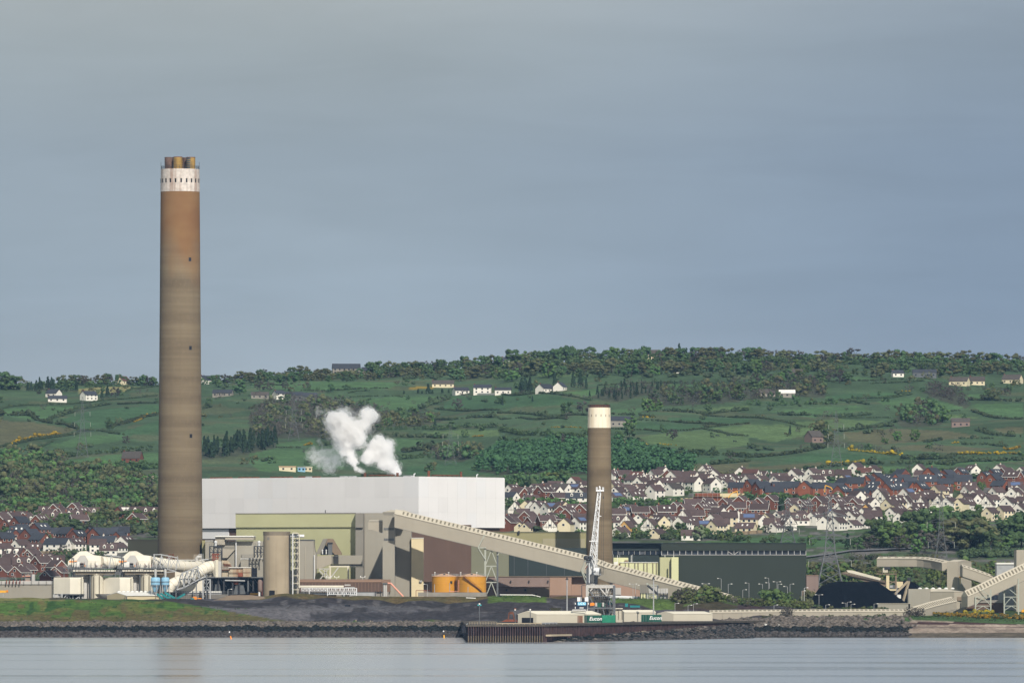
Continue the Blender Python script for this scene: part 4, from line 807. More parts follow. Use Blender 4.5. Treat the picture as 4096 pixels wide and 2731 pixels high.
pr = block('precipitator_house', 'tall grey clad precipitator building with white roof behind the concrete silo', [
  ('wall', 'grey', 3985, 821, 1052, 2163, None, 40), ('side_wall', 'olive', 3992, 808, 822, 2160, None, 30), ('wall', 'grey', 3975, 1185, 1254, 2160, None, 30), ('upper_wall', 'conv', 3983, 861, 900, 2145, 2178, 30),
  ('upper_wall', 'conv', 3982, 900.5, 1015, 2146, 2157, 30), ('roof', 'trim', 3981.5, 861, 1016, 2141.5, 2145.8, 31), ('soffit', 'gsteel', 3981.8, 902, 1015, 2157.2, 2159, 3), ('parapet', 'trim', 3984.6, 821, 860, 2160.5, 2162.8, 40),
  ('band', 'grey2', 3984.5, 889, 941, 2184.5, 2194, .8), ('vent_box', 'grey2', 3984.3, 966, 1013, 2216, 2230, 1.0), ('low_wing', 'grey', 3965, 963, 1052, 2235, None, 19.5), ('wing_roof', 'trim', 3964.6, 962, 1052, 2232, 2234.8, 20), ('parapet', 'gsteel', 3974.6, 1184, 1254, 2156.5, 2159.6, 31),
  ('pilaster', 'conv', 3974.7, 1220, 1223, 2185, 2315, .5), ('pilaster', 'grey2', 3974.7, 1195, 1197, 2185, 2315, .5)])
MB().prism([P(889, 2194, 3983), P(889, 2230, 3983), P(909, 2230, 3983), P(941, 2195, 3983)], (0, 1.8, 0)).build('hopper_face', M['conv'], pr)
MB().tube([P(944, 2160, 3983.5), P(944, 2266, 3983.5)], .25, 8).build('downpipe', M['wsteel'], pr)
MB().tube([P(1257, 2218, 3974), P(1257, 2315, 3974)], .22, 8).build('downpipe', M['wsteel'], pr)
MB().prism([P(1254.5, 2160, 3976), P(1254.5, 2316, 3976), P(1258, 2316, 3976), P(1265, 2285, 3976), P(1267, 2225, 3976), P(1258, 2195, 3976)], (0, 18, 0)).build('end_hopper', M['grey'], pr)
MB().px(3975, 1003, 1031, 2271, 2306, 1).build('dark_opening', M['void'], pr).location.y -= 10.4
def steel_frame(name, label, px0, px1, r0, r1, Y, dep=5):
 t = thing(name, label, 'frame', (X(px0, Y), Y, Z(r1, Y)))
 for yy in (0, dep):
  n = 3
  for i in range(n + 1): x_ = X(px0 + (px1 - px0) * i / n, Y); MB().beam((x_, Y + yy, Z(r1, Y)), (x_, Y + yy, Z(r0, Y)), .42).build('post', M['dsteel'], t)
  for rw in (r0, (r0 + r1) / 2): MB().beam(P(px0, rw, Y + yy), P(px1, rw, Y + yy), .4).build('beam', M['dsteel'], t)
  m = MB(); rm = (r0 + r1) / 2
  for i in range(n):
   a = px0 + (px1 - px0) * i / n; b_ = px0 + (px1 - px0) * (i + 1) / n
   m.beam(P(a, r0, Y + yy), P(b_, rm, Y + yy), .22); m.beam(P(a, r1, Y + yy), P(b_, rm, Y + yy), .22)
  m.build('brace', M['dsteel'], t)
 MB().box(X(px0, Y), X(px1, Y), Y - .3, Y + dep + .3, Z(r0, Y), Z(r0, Y) + .2).build('deck', M['dsteel'], t)
 m = MB()
 for i in range(7): p = P(px0 + (px1 - px0) * i / 6, r0, Y - .2); m.beam(p, p + Vector((0, 0, 1.2)), .08)
 m.beam(P(px0, r0, Y - .2) + Vector((0, 0, 1.2)), P(px1, r0, Y - .2) + Vector((0, 0, 1.2)), .08); m.build('railing', M['dsteel'], t)
 c = P((px0 + px1) / 2, r0, Y + 2); MB().lathe(c, [(.5, .2), (.5, 1.6), (.75, 1.7), (.75, 2.2), (.1, 2.6)], 12).build('vent_cowl', M['wsteel'], t)
 return t
steel_frame('access_frame', 'black steel access frame above the rusty valves on the precipitator roof', 838, 887, 2184, 2232, 3972)
steel_frame('access_frame', 'black steel access frame tucked behind the left edge of the concrete silo', 1016, 1056, 2184, 2230, 3958)
# rusty fan ducts and dark undercroft
def undercroft():
 Y = 3950; t = thing('fan_bay', 'dark open fan bay with rust streaked duct boxes below the precipitators', 'building', (X(950, Y), Y, ground(950, Y)))
 MB().box(X(880, Y), X(1052, Y), Y + 8, Y + 13, gz(950, Y), Z(2306, Y)).build('black_shade_wall', M['void'], t)  # black walls stand in for the shade inside the open steelwork
 MB().box(X(705, Y), X(880, Y), Y + 9, Y + 13, gz(800, Y), Z(2310, Y)).build('black_shade_wall', M['void'], t)
 MB().box(X(830, Y), X(1052, Y), Y, Y + 12, Z(2310, Y), Z(2306, Y)).build('deck', M['gsteel'], t)
 MB().box(X(915, Y), X(972, Y), Y, Y + 9, Z(2305.5, Y), Z(2270, Y)).build('rusty_duct_box', M['rustpanel'], t)
 MB().box(X(972.5, Y), X(1004, Y), Y - .6, Y + 9, Z(2305.5, Y), Z(2270, Y)).build('rusty_duct_box', M['rustpanel'], t)
 MB().box(X(914, Y), X(1004.4, Y), Y - .9, Y + 9.3, Z(2269.8, Y), Z(2267, Y)).build('duct_lid', M['trim'], t)
 MB().box(X(915, Y), X(1003, Y), Y - .8, Y - .5, Z(2289.5, Y), Z(2288, Y)).build('seam', M['rust'], t)
 MB().px(Y - .7, 953, 971, 2290, 2305, .8).build('red_panel', M['rustred'], t)
 MB().box(X(876, Y), X(914, Y), Y + 1, Y + 9, Z(2305.5, Y), Z(2279, Y)).build('duct_box', M['rustpanel'], t)
 MB().box(X(874, Y), X(920, Y), Y - .5, Y + 2, Z(2279, Y), Z(2276.5, Y)).build('platform', M['rust'], t)
 m = MB()
 for i in range(8): p = P(875 + i * 6, 2277, Y - .4); m.beam(p, p + Vector((0, 0, 1.2)), .09)
 m.beam(P(875, 2277, Y - .4) + Vector((0, 0, 1.2)), P(919, 2277, Y - .4) + Vector((0, 0, 1.2)), .1); m.build('railing', M['rust'], t)
 MB().prism([P(886, 2240, Y + 3), P(893, 2262, Y + 3), P(925, 2262, Y + 3), P(921, 2252, Y + 3), P(912, 2241, Y + 3)], (0, 5, 0)).build('weathered_hood', M['rustpanel'], t)
 m = MB()
 for i in range(6): m.beam(P(894 + i * 5, 2250 + i, Y + 2.5), P(900 + i * 5, 2267, Y + 2.5), .25)
 m.beam(P(893, 2262, Y + 2.4), P(926, 2262, Y + 2.4), .3); m.beam(P(893, 2256, Y + 2.4), P(922, 2256, Y + 2.4), .25); m.build('rusty_rack', M['rust'], t)
 for px_ in (848, 873, 895, 930, 957, 992, 1012, 1040): MB().beam((X(px_, Y), Y + 2, gz(px_, Y)), (X(px_, Y), Y + 2, Z(2310, Y)), .7).build('column', M['gsteel' if px_ == 992 else 'dsteel'], t)
 for px_, w_ in ((870, 18), (958, 30)): MB().prism([P(px_ - w_ * .5, 2335, Y + 3), P(px_ - w_ * .8, 2375, Y + 3), P(px_ + w_ * .8, 2375, Y + 3), P(px_ + w_ * .5, 2335, Y + 3)], (0, 4, 0)).build('fan_casing', M['gsteel'], t)
 for i in range(5): MB().beam(P(880 + i * 34, 2312, Y + 4), P(905 + i * 34, 2345, Y + 4), .3).build('brace', M['gsteel'], t)
 MB().lathe((X(945, Y), Y + 3.5, Z(2335, Y)), [(1.5, 0), (1.5, 2.6)], 14).build('fan_motor', M['rustred'], t)
 MB().tube([P(900, 2320, Y + 1), P(980, 2322, Y + 1)], .35, 8).build('pipe', M['steel'], t)
 MB().beam(P(1000, 2374, Y - 3), P(1040, 2374, Y - 3), .8).build('yellow_beam', M['yellowm'], t)
 MB().box(X(980, Y), X(1000, Y), Y - 4, Y - 1, gz(990, Y), Z(2374, Y)).build('loading_kerb', M['dsteel'], t)
undercroft()
def rounded_vessel():
 Y = 3898; t = thing('mauve_vessel', 'upright mauve pressure vessel with rounded ends left of the concrete silo', 'tank', (X(1040, Y), Y, ground(1040, Y)))
 k = Y / FPX; MB().lathe((X(1040, Y), Y, 0), [(.4, Z(2367, Y)), (7.6 * k, Z(2363, Y)), (9 * k, Z(2358, Y)), (9 * k, Z(2326, Y)), (7.6 * k, Z(2320, Y)), (.4, Z(2317, Y))], 20).build('shell', M['mauve'], t, 'auto')
 MB().tube([(X(1037, Y), Y, gz(1037, Y)), (X(1037, Y), Y, Z(2365, Y))], .45, 10).build('leg', M['wsteel'], t)
 MB().beam(P(1048.5, 2380, Y + 1), P(1048.5, 2322, Y + 1), .3).build('ladder_post', M['rustred'], t)
rounded_vessel()
# low brown conveyor shed, truss bridge, filter and salmon pipe
def long_shed():
 Y = 3928; t = thing('brown_storage_shed', 'long low brown shed with curved ribbed roof behind the truss bridge', 'building', (X(1380, Y), Y, ground(1380, Y)))
 prof = [(0, 2366), (0, 2328), (.8, 2321), (2.4, 2317.5), (5, 2316), (8, 2317.5), (9.6, 2321), (10.4, 2328), (10.4, 2366)]
 MB().prism([(X(1198, Y), Y + a, Z(b_, Y)) for a, b_ in prof], (X(1524, Y) - X(1198, Y), 0, 0)).build('wall', M['brown'], t)
 MB().prism([(X(1197, Y), Y + a - (.15 if a < 5 else -.15), Z(b_ - 1, Y)) for a, b_ in prof[1:-1]], (X(1526, Y) - X(1197, Y), 0, 0)).build('roof', M['brownroof'], t)
 MB().prism([(X(1526.2, Y), Y + a, Z(b_, Y)) for a, b_ in prof], (X(1560, Y) - X(1526, Y), 6, 0)).build('end_wall', M['brownroof'], t)
 MB().box(X(1198, Y), X(1555, Y), Y + 1, Y + 9, gz(1380, Y), Z(2366, Y)).build('plinth', M['concgrey'], t)
 m = MB()
 for i in range(24): x_ = X(1210 + i * 13.2, Y); m.beam((x_, Y - .06, Z(2365, Y)), (x_, Y - .06, Z(2329, Y)), .12)
 m.build('wall_rib', M['brownroof'], t)
long_shed()
def truss_bridge():
 Y = 3915; t = thing('pipe_bridge', 'white lattice truss pipe bridge running from the stair tower', 'bridge', (X(1310, Y), Y, ground(1310, Y)))
 a, b_ = P(1197, 2376, Y), P(1427, 2376, Y); up = Vector((0, 0, Z(2351, Y) - Z(2376, Y)))
 MB().truss(P(1310, 2376, Y), b_, up, 1, 14, .26).build('front_truss', M['wsteel'], t)
 MB().truss(P(1205, 2362, Y), P(1310, 2362, Y), Vector((0, 0, Z(2351, Y) - Z(2362, Y))), 1, 14, .22).build('front_truss', M['wsteel'], t)
 MB().truss(P(1205, 2376, Y + 4), b_ + Vector((0, 4, 0)), up, 1, 20, .24).build('rear_truss', M['steel'], t)
 MB().box(X(1205, Y), X(1427, Y), Y, Y + 4, Z(2377.5, Y), Z(2376, Y)).build('deck', M['gsteel'], t)
 for rw, r in ((2344, .42), (2347.5, .3)): MB().tube([P(1197, rw, Y + 1.5), P(1375, rw, Y + 1.5)], r, 10).build('pipe', M['hood'], t)
 MB().tube([P(1200, 2372, Y + 2), P(1425, 2372, Y + 2)], .35, 8).build('pipe', M['gsteel'], t)
 MB().box(X(1378, Y), X(1402, Y), Y + 1, Y + 3, Z(2341, Y), Z(2336, Y)).build('equipment_box', M['greyduct'], t)
 MB().box(X(1378, Y), X(1418, Y), Y + .6, Y + 3.4, Z(2350.8, Y), Z(2346, Y)).build('valve_skid', M['steel'], t)
 for px_ in (1237, 1310, 1376, 1426): MB().beam((X(px_, Y), Y - .2, gz(px_, Y)), (X(px_, Y), Y - .2, Z(2351, Y)), .34).build('post', M['wsteel'], t)
truss_bridge()
block('low_service_house', 'low brown and grey service rooms beneath the truss bridge', [('wall', 'tan', 3921, 1257, 1308, 2362, None, 5), ('wall', 'grey', 3921.2, 1204, 1256.5, 2365, None, 5), ('wall', 'tan', 3921.4, 1308.5, 1345, 2376, None, 4), ('wall', 'cream', 3922, 1366, 1390, 2374, None, 4)])
block('grey_store', 'low blue grey store wall below the brown shed', [('wall', 'steel', 3924.5, 1398, 1505, 2368, None, 3.2), ('frame', 'dsteel', 3924, 1500, 1503, 2362, None, .5), ('frame', 'dsteel', 3924, 1520, 1523, 2362, None, .5)])
def dust_filter():
 Y = 3912; t = thing('dust_filter', 'grey upright dust filter in front of the brown shed end', 'filter', (X(1541, Y), Y, ground(1541, Y))); k = Y / FPX
 for dx in (-5, 3): MB().lathe((X(1541 + dx, Y), Y, 0), [(4.5 * k, gz(1541, Y)), (4.5 * k, Z(2334, Y))], 12).build('cylinder', M['greyduct'], t, 'auto')
 MB().box(X(1530, Y), X(1551, Y), Y - 1, Y + 1, Z(2335, Y), Z(2330, Y)).build('cap', M['gsteel'], t)
 MB().tube([P(1550, 2331.5, Y), P(1563, 2332, Y), P(1613, 2385, Y - 1)], .42, 10).build('salmon_pipe', M['salmon'], t)
 MB().beam(P(1532, 2382, Y - 1), P(1532, 2335, Y - 1), .4).build('post', M['dsteel'], t)
dust_filter()
def coal_feed():
 Y = 3990; t = thing('feeder_house', 'grey A-shaped feeder housing with dark opening on the bunker wall', 'building', (X(1310, Y), Y, ground(1310, Y)))
 MB().prism([P(1263, 2215, Y), P(1292, 2155, Y), P(1310, 2153, Y), P(1300, 2180, Y), P(1285, 2215, Y)], (0, 8, 0)).build('left_cheek', M['grey2'], t)
 MB().prism([P(1310, 2153, Y), P(1332, 2154, Y), P(1366, 2210, Y), P(1366, 2218, Y), P(1340, 2218, Y), P(1303, 2178, Y)], (0, 8, 0)).build('right_cheek', M['tan'], t)
 MB().prism([P(1282, 2218, Y + .8), P(1301, 2178, Y + .8), P(1342, 2218, Y + .8)], (0, 7, 0)).build('opening', M['void'], t)
 MB().px(Y - 2, 1312, 1329, 2170, 2218, 4).build('chute', M['gsteel'], t); MB().px(Y - 2.4, 1310, 1331, 2168, 2173, 5).build('chute_head', M['dsteel'], t)
 for px_ in (1290, 1305): MB().lathe((X(px_, Y - 1.5), Y - 1.5, Z(2215, Y)), [(.25, 0), (.25, 1.6), (.45, 1.7), (.1, 2.1)], 8).build('vent_cowl', M['wsteel'], t)
 Yb = 3984
 MB().prism([P(1266, 2224, Yb), P(1266, 2274, Yb), P(1282, 2272, Yb), P(1326, 2254, Yb), P(1326, 2218, Yb)], (0, 7, 0)).build('inclined_gallery', M['conv'], t)
 MB().px(Yb + .5, 1354, 1450, 2220, 2255, 7).build('level_gallery', M['grey'], t); MB().px(Yb + 1, 1326.4, 1353.6, 2222, 2254, 6).build('junction', M['grey2'], t)
 MB().px(Yb + .8, 1322, 1449, 2255.3, 2261, 6).build('gallery_floor', M['void'], t)
 MB().px(Yb - .2, 1315, 1454, 2261.5, 2267, .9).build('girder', M['cream'], t)
 for px_ in (1321, 1393): MB().beam((X(px_, Yb), Yb, gz(px_, Yb)), (X(px_, Yb), Yb, Z(2267, Yb)), .75).build('column', M['cream'], t)
 m = MB()
 for a, b_, c, d in ((1324, 2308, 1354, 2268), (1318, 2312, 1292, 2274), (1276, 2278, 1310, 2316), (1310, 2278, 1280, 2316)): m.beam(P(a, b_, Yb), P(c, d, Yb), .5)
 m.beam(P(1277, 2274, Yb), P(1321, 2274, Yb), .5); m.build('brace', M['greyduct'], t)
 m = MB()
 for i in range(4): x_ = 1338 + i * 4.5; m.beam(P(x_, 2255, Yb - .2), P(x_, 2218, Yb - .2), .3)
 m.beam(P(1335, 2219, Yb - .2), P(1353, 2219, Yb - .2), .4); m.build('access_frame', M['dsteel'], t)
coal_feed()
for px_ in (1315, 1347, 1451):
 Y = 3932; p = P(px_, 2316, Y); m = MB(); m.beam(p, p + Vector((0, 0, .9)), .15); m.beam(p + Vector((-.9, 0, .9)), p + Vector((.9, 0, .9)), .15)
 for s in (-1, 1): m.beam(p + Vector((s * .9, 0, .9)), p + Vector((s * 1.0, 0, 1.6)), .35)
 lonely('roof_floodlight', m, M['lampglass'], 'small pair of floodlights on the brown shed roof', 'floodlight', 'floodlights on the brown shed roof')

# ------------------------------------------------------------------ left side: absorbers, hoods, ducts, blue silos
def absorber(dx, label, first):
 Y = 3890; k = Y / FPX; t = thing('absorber_unit', label, 'plant unit', (X(270 + dx, Y), Y, ground(270 + dx, Y)))
 # hopper box on legs, rounded left edge
 pl_ = [(X(333 + dx, Y), Y + 1), (X(333 + dx, Y), Y + 10), (X(222 + dx, Y), Y + 13), (X(213 + dx, Y), Y + 11), (X(210 + dx, Y), Y + 8), (X(212 + dx, Y), Y + 5.5), (X(280 + dx, Y), Y)]
 m = MB(); zb, zt = Z(2374, Y), Z(2308, Y)
 m.plan(pl_[::-1], zb, zt - .6); cx_ = sum(p[0] for p in pl_) / 7; cy_ = sum(p[1] for p in pl_) / 7
 m.build('hopper_casing', M['greyduct' if False else 'hood'], t)
 MB().plan([(cx_ + (a - cx_) * .97, cy_ + (b_ - cy_) * .97) for a, b_ in pl_[::-1]], zt - .6, zt).build('hopper_lid', M['hood'], t)
 MB().px(Y - .4, 326 + dx, 332 + dx, 2306, 2374, 1.2).build('edge_rib', M['cream'], t)
 MB().plan([(cx_ + (a - cx_) * 1.02, cy_ + (b_ - cy_) * 1.02) for a, b_ in pl_[::-1]], zb - .5, zb).build('support_ring', M['gsteel'], t)
 if first:
  zg = gz(270, Y)
  for px_ in (244, 248, 268, 291, 317, 328, 215): MB().beam((X(px_, Y), Y + 2, zg), (X(px_, Y), Y + 2, zb), .5).build('leg', M['steel'], t)
  m = MB()
  for a, b_, c, d in ((228, 2376, 245, 2401), (247, 2401, 266, 2378), (270, 2378, 290, 2401), (293, 2401, 326, 2378)): m.beam(P(a, b_, Y + 1.8), P(c, d, Y + 1.8), .45)
  m.build('leg_brace', M['steel'], t); MB().px(Y + 7, 236, 328, 2375, 2404, 1).build('dark_backing', M['void'], t); MB().px(Y + 4, 212, 243, 2378, 2404, 4).build('pit_wall', M['greyduct'], t)
 else:
  zg = gz(420, Y); MB().lathe((X(414, Y), Y + 4, 0), [(.6, zg), (3.0, Z(2388, Y)), (4.2, Z(2374, Y))], 20).build('cone', M['greyduct'], t, 'auto')
 # two cylinders
 MB().lathe((X(340 + dx, Y + 9), Y + 9, 0), [(20 * k, gz(340 + dx, Y)), (20 * k, Z(2287, Y)), (2, Z(2283, Y))], 40).build('absorber_vessel', M['greyduct'], t, 'auto')
 MB().lathe((X(388 + dx, Y + 5), Y + 5, 0), [(25 * k, gz(388 + dx, Y)), (25 * k, Z(2300, Y)), (27 * k, Z(2299, Y)), (27 * k, Z(2290, Y)), (24 * k, Z(2289, Y))], 40).build('tall_vessel', M['cream'], t, 'auto')
 for px_ in (376, 398): MB().tube([P(px_ + dx, 2390, Y + 1.8), P(px_ + dx, 2300, Y + 1.8)], .16, 6).build('pipe', M['concretedark'], t)
 MB().tube([P(361 + dx, 2392, Y + 3), P(361 + dx, 2305, Y + 3), P(357 + dx, 2296, Y + 3)], .3, 8).build('pipe', M['gsteel'], t)
 # ribs round the upper vessel
 m = MB()
 for i in range(13):
  a = -1.4 + i * .22; x_, y_ = ring_px(X(318 + dx, Y + 9), Y + 9, 32 * k, a); m.beam((x_, y_, Z(2306, Y)), (x_, y_, Z(2289, Y)), .18)
 m.build('vertical_rib', M['gsteel'], t)
 MB().lathe((X(325 + dx, Y + 9), Y + 9, 0), [(37 * k, Z(2310, Y)), (37 * k, Z(2288, Y)), (10 * k, Z(2283, Y))], 32).build('upper_vessel', M['greyduct'], t, 'auto')
 # platform with railings, pipe clutter
 MB().box(X(255 + dx, Y), X(468 + dx, Y), Y + 1, Y + 14, Z(2274, Y), Z(2270, Y)).build('platform', M['gsteel'], t)
 MB().box(X(290 + dx, Y), X(462 + dx, Y), Y + .8, Y + 13, Z(2284, Y), Z(2279, Y)).build('header_pipe_rack', M['hood'], t)
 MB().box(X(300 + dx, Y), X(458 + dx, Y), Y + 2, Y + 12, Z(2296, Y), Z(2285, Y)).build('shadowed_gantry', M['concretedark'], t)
 m = MB(); Yp = Y + .9
 for i in range(42):
  p = P(256 + dx + i * 5.1, 2271, Yp); m.beam(p, p + Vector((0, 0, 1.3)), .08)
 for h in (.65, 1.3): m.beam(P(256 + dx, 2271, Yp) + Vector((0, 0, h)), P(467 + dx, 2271, Yp) + Vector((0, 0, h)), .08)
 m.build('railing', M['steel'], t)
 r2 = random.Random(dx + 5)
 for i in range(16):
  a = 290 + dx + i * 11 + r2.uniform(-3, 3); p = P(a, 2283, Y + .6); m = MB().beam(p, p + Vector((0, 0, r2.uniform(.8, 2.4))), .16); m.build('pipe_bracket', M['dsteel'], t)
 for i in range(9):
  a = 305 + dx + r2.uniform(0, 110); MB().beam(P(a, 2270, Y + 1.4), P(a, 2270 - r2.uniform(10, 26), Y + 1.4), .14).build('vent_pipe', M['dsteel' if i % 2 else 'rust'], t)
 for px_ in (256, 280, 290, 456, 462): MB().beam(P(px_ + dx, 2310, Y + 3), P(px_ + dx, 2272, Y + 3), .35).build('platform_post', M['gsteel'], t)
 # hood above
 Yh = Y + 5
 pf = [(272, 2271), (272, 2243), (318, 2204), (344, 2202.5), (374, 2219), (405, 2222), (405, 2271)]
 MB().prism([P(a + dx, b_, Yh) for a, b_ in pf], (0, 9, 0)).build('main_hood', M['hood'], t)
 pf2 = [(302, 2271), (302, 2246), (322, 2220.5), (339, 2219.5), (352, 2243), (352, 2271)]
 MB().prism([P(a + dx, b_, Yh - 2.6) for a, b_ in pf2], (0, 2.55, 0)).build('front_hood', M['greyduct'], t)
 MB().add([P(352.4 + dx, 2241, Yh - 2.8), P(402 + dx, 2241, Yh - 2.8), P(402 + dx, 2271, Yh - 2.8), P(352.4 + dx, 2271, Yh - 2.8), P(341 + dx, 2220, Yh - .1), P(396 + dx, 2222, Yh - .1), P(402 + dx, 2271, Yh - .1), P(341 + dx, 2271, Yh - .1)], [(3, 2, 1, 0), (0, 1, 5, 4), (1, 2, 6, 5), (4, 5, 6, 7), (0, 4, 7, 3), (2, 3, 7, 6)]).build('side_hood', M['hood'], t)
 MB().px(Yh - 3, 320 + dx, 334 + dx, 2251, 2268, .3).build('doorway', M['void'], t); MB().px(Yh - 3, 297 + dx, 318 + dx, 2246, 2268, 1).build('control_cabin', M['trim'], t)
 MB().px(Yh - 4, 277 + dx, 293 + dx, 2242, 2248, 1.2).build('hoist', M['orangem'], t); MB().px(Yh - 3.8, 296 + dx, 308 + dx, 2241, 2244, .6).build('hoist_beam', M['orangem'], t)
 m = MB();
 for px_ in (287, 295): m.beam(P(px_ + dx, 2268, Yh - 4), P(px_ + dx, 2230, Yh - 4), .3)
 m.beam(P(287 + dx, 2231, Yh - 4), P(295 + dx, 2240, Yh - 4), .25); m.beam(P(287 + dx, 2231, Yh - 4), P(295 + dx, 2231, Yh - 4), .25); m.build('hoist_frame', M['dsteel'], t)
 for px_, c in ((337, 'orangem'), (382, 'rustred'), (405, 'rustred')): MB().px(Yh - 4, px_ + dx, px_ + 4 + dx, 2258, 2264, 1).build('valve', M[c], t)
 MB().px(Yh - 3.6, 384 + dx, 391 + dx, 2251, 2261, .6).build('sign_plate', M['trim'], t)
 return t
absorber(0, 'cream absorber unit on open steel legs with white hood, left of its twin', True)
absorber(199, 'cream absorber unit with white hood beside the blue silos', False)
def duct(name, label, pts, r, rings, mt='hood', rg=None):
 t = thing(name, label, 'duct', pts[0]); MB().tube(pts, r, 24).build('duct_shell', M[mt], t, 'auto')
 vs = [Vector(p) for p in pts]; L_ = [(vs[i + 1] - vs[i]).length for i in range(len(vs) - 1)]; tot = sum(L_)
 for s in range(rings):
  dd = tot * (s + .5) / rings; i = 0
  while i < len(L_) - 1 and dd > L_[i]: dd -= L_[i]; i += 1
  c = vs[i].lerp(vs[i + 1], dd / L_[i]); d = (vs[i + 1] - vs[i]).normalized(); MB().tube([c - d * .12, c + d * .12], r + .14, 24).build('stiffening_ring', M['cream'], t)
 return t
def bez(a, b_, c, n=10): return [a * (1 - u) ** 2 + b_ * 2 * u * (1 - u) + c * u * u for u in [i / n for i in range(n + 1)]]
r5 = 23 * 3890 / FPX
d1 = duct('flue_duct', 'round white flue duct from the left hood sinking behind its twin', [P(403, 2246, 3900), P(440, 2250, 3903), P(520, 2262, 3912), P(560, 2266, 3916)], r5, 6)
d2 = duct('flue_duct', 'round white flue duct from the right hood toward the tall chimney', [P(602, 2247, 3900), P(660, 2256, 3906), P(720, 2264, 3914), P(780, 2268, 3926), P(806, 2262, 3938)], r5, 8)
m = MB()
for px_, rt in ((617, 2218), (646, 2219), (677, 2228), (711, 2233)): m.beam(P(px_ - 8, 2278, 3896), P(px_, rt, 3896), .42); m.beam(P(px_ + 10, 2270, 3896), P(px_, rt, 3896), .25)
m.beam(P(613, 2217, 3896), P(646, 2216, 3896), .4); m.beam(P(646, 2217, 3896), P(713, 2230, 3896), .45); m.beam(P(640, 2290, 3896), P(705, 2284, 3896), .4); m.beam(P(673, 2276, 3896), P(705, 2284, 3896), .5)
for a, b_ in ((617, 646), (646, 677), (677, 711)): m.beam(P(a, 2222, 3896), P(b_, 2270, 3896), .18); m.beam(P(b_, 2222, 3896), P(a, 2272, 3896), .18)
m.build('support_truss', M['steel'], d2)
m = MB()
for px_, rt in ((437, 2218), (484, 2224)): m.beam(P(px_, 2270, 3893), P(px_ + 8, rt, 3893), .4); m.beam(P(px_ + 22, 2270, 3893), P(px_ + 8, rt, 3893), .25)
m.beam(P(415, 2217, 3893), P(483, 2226, 3893), .4); m.build('support_truss', M['steel'], d1)
Yd = 3882; path = bez(P(672, 2366, Yd), P(672, 2340, Yd), P(708, 2328, Yd + 2), 6) + [P(760, 2304, Yd + 6), P(800, 2283, Yd + 10)] + bez(P(820, 2272, Yd + 12), P(835, 2264, Yd + 14), P(850, 2266, Yd + 16), 4)
d3 = duct('flue_duct', 'large round cream duct climbing from the blue silos inside a steel truss', path, r5 * 1.02, 12)
x0 = P(846, 2266, Yd + 16); Yt = Yd + 16; q_ = [P(850, 2245, Yt - 2), P(850, 2289, Yt - 2), P(850, 2289, Yt + 3), P(850, 2245, Yt + 3)]
MB().hexa([P(848, 2286, Yt - 1.8), P(862, 2306, Yt - 4), P(862, 2306, Yt + 5), P(848, 2286, Yt + 2.8), P(848, 2248, Yt - 1.8), P(862, 2238, Yt - 4), P(862, 2238, Yt + 5), P(848, 2248, Yt + 2.8)]).build('transition_piece', M['hood'], d3)
MB().px(Yt - 4.2, 862, 873, 2238, 2307, 9.4).build('expansion_flange', M['cream'], d3); MB().px(Yt - 4, 873.3, 884, 2243, 2307, 9).build('inlet_box', M['greyduct'], d3)
def duct_truss():
 Yf = Yd - 3.6; t = thing('duct_truss', 'grey steel lattice bridge wrapped around the climbing cream duct', 'frame', P(705, 2370, Yf))
 top = [(728, 2290), (749, 2283), (770, 2274), (791, 2264)]; bot = [(708, 2358), (736, 2348), (757, 2337), (778, 2325), (799, 2314), (823, 2305)]
 for yy in (0, 8.5):
  m = MB()
  for i in range(3): m.beam(P(*top[i], Yf + yy), P(*top[i + 1], Yf + yy), .45)
  for i in range(5): m.beam(P(*bot[i], Yf + yy), P(*bot[i + 1], Yf + yy), .5)
  m.build('chord', M['gsteel' if yy else 'steel'], t)
  m = MB()
  for i in range(4): m.beam(P(*top[i], Yf + yy), P(*bot[i + 1], Yf + yy), .5)
  m.build('upright', M['steel'], t); m = MB()
  for i in range(4): m.beam(P(*top[i], Yf + yy), P(*bot[i], Yf + yy), .28); m.beam(P(*top[i], Yf + yy), P(*bot[min(i + 2, 5)], Yf + yy), .28)
  m.build('brace', M['steel'], t)
 m = MB()
 for p_ in top: m.beam(P(*p_, Yf), P(*p_, Yf + 8.5), .4)
 m.build('cross_tie', M['steel'], t)
 m = MB(); m.beam(P(690, 2368, Yf + 4), P(822, 2310, Yf + 4), 7, .5); m.build('walkway', M['gsteel'], t)
 Yl = Yf + 1; m = MB()
 for a in (812, 841): m.beam((X(a, Yl), Yl, gz(a, Yl)), (X(a, Yl), Yl, Z(2316, Yl)), .6)
 m.beam(P(810, 2317, Yl), P(842, 2317, Yl), .5); m.beam(P(812, 2358, Yl), P(841, 2358, Yl), .5); m.beam(P(812, 2320, Yl), P(841, 2357, Yl), .3); m.beam(P(841, 2320, Yl), P(812, 2357, Yl), .3); m.build('portal_leg', M['steel'], t)
 for a, b_ in ((785, 2330), (826, 2292), (704, 2340)): MB().beam((X(a, Yf), Yf, gz(a, Yf)), P(a, b_, Yf), .5).build('post', M['gsteel'], t)
duct_truss()
block('chimney_base_annex', 'cream low duct house at the foot of the tall chimney', [('wall', 'hood', 3940, 700, 812, 2240, None, 30), ('roof_edge', 'trim', 3939.5, 700, 815, 2237, 2239.8, 31), ('dark_louvre', 'dsteel', 3939.4, 738, 762, 2241, 2247, .8), ('dark_louvre', 'dsteel', 3939.4, 770, 788, 2241, 2247, .8), ('shaded_box', 'concretedark', 3958, 774, 806, 2216, 2238, 2)])
m = MB().tube([P(786, 2246, 3930), P(786, 2233, 3930), P(790, 2227, 3930), P(806, 2226, 3930)], .75, 12)
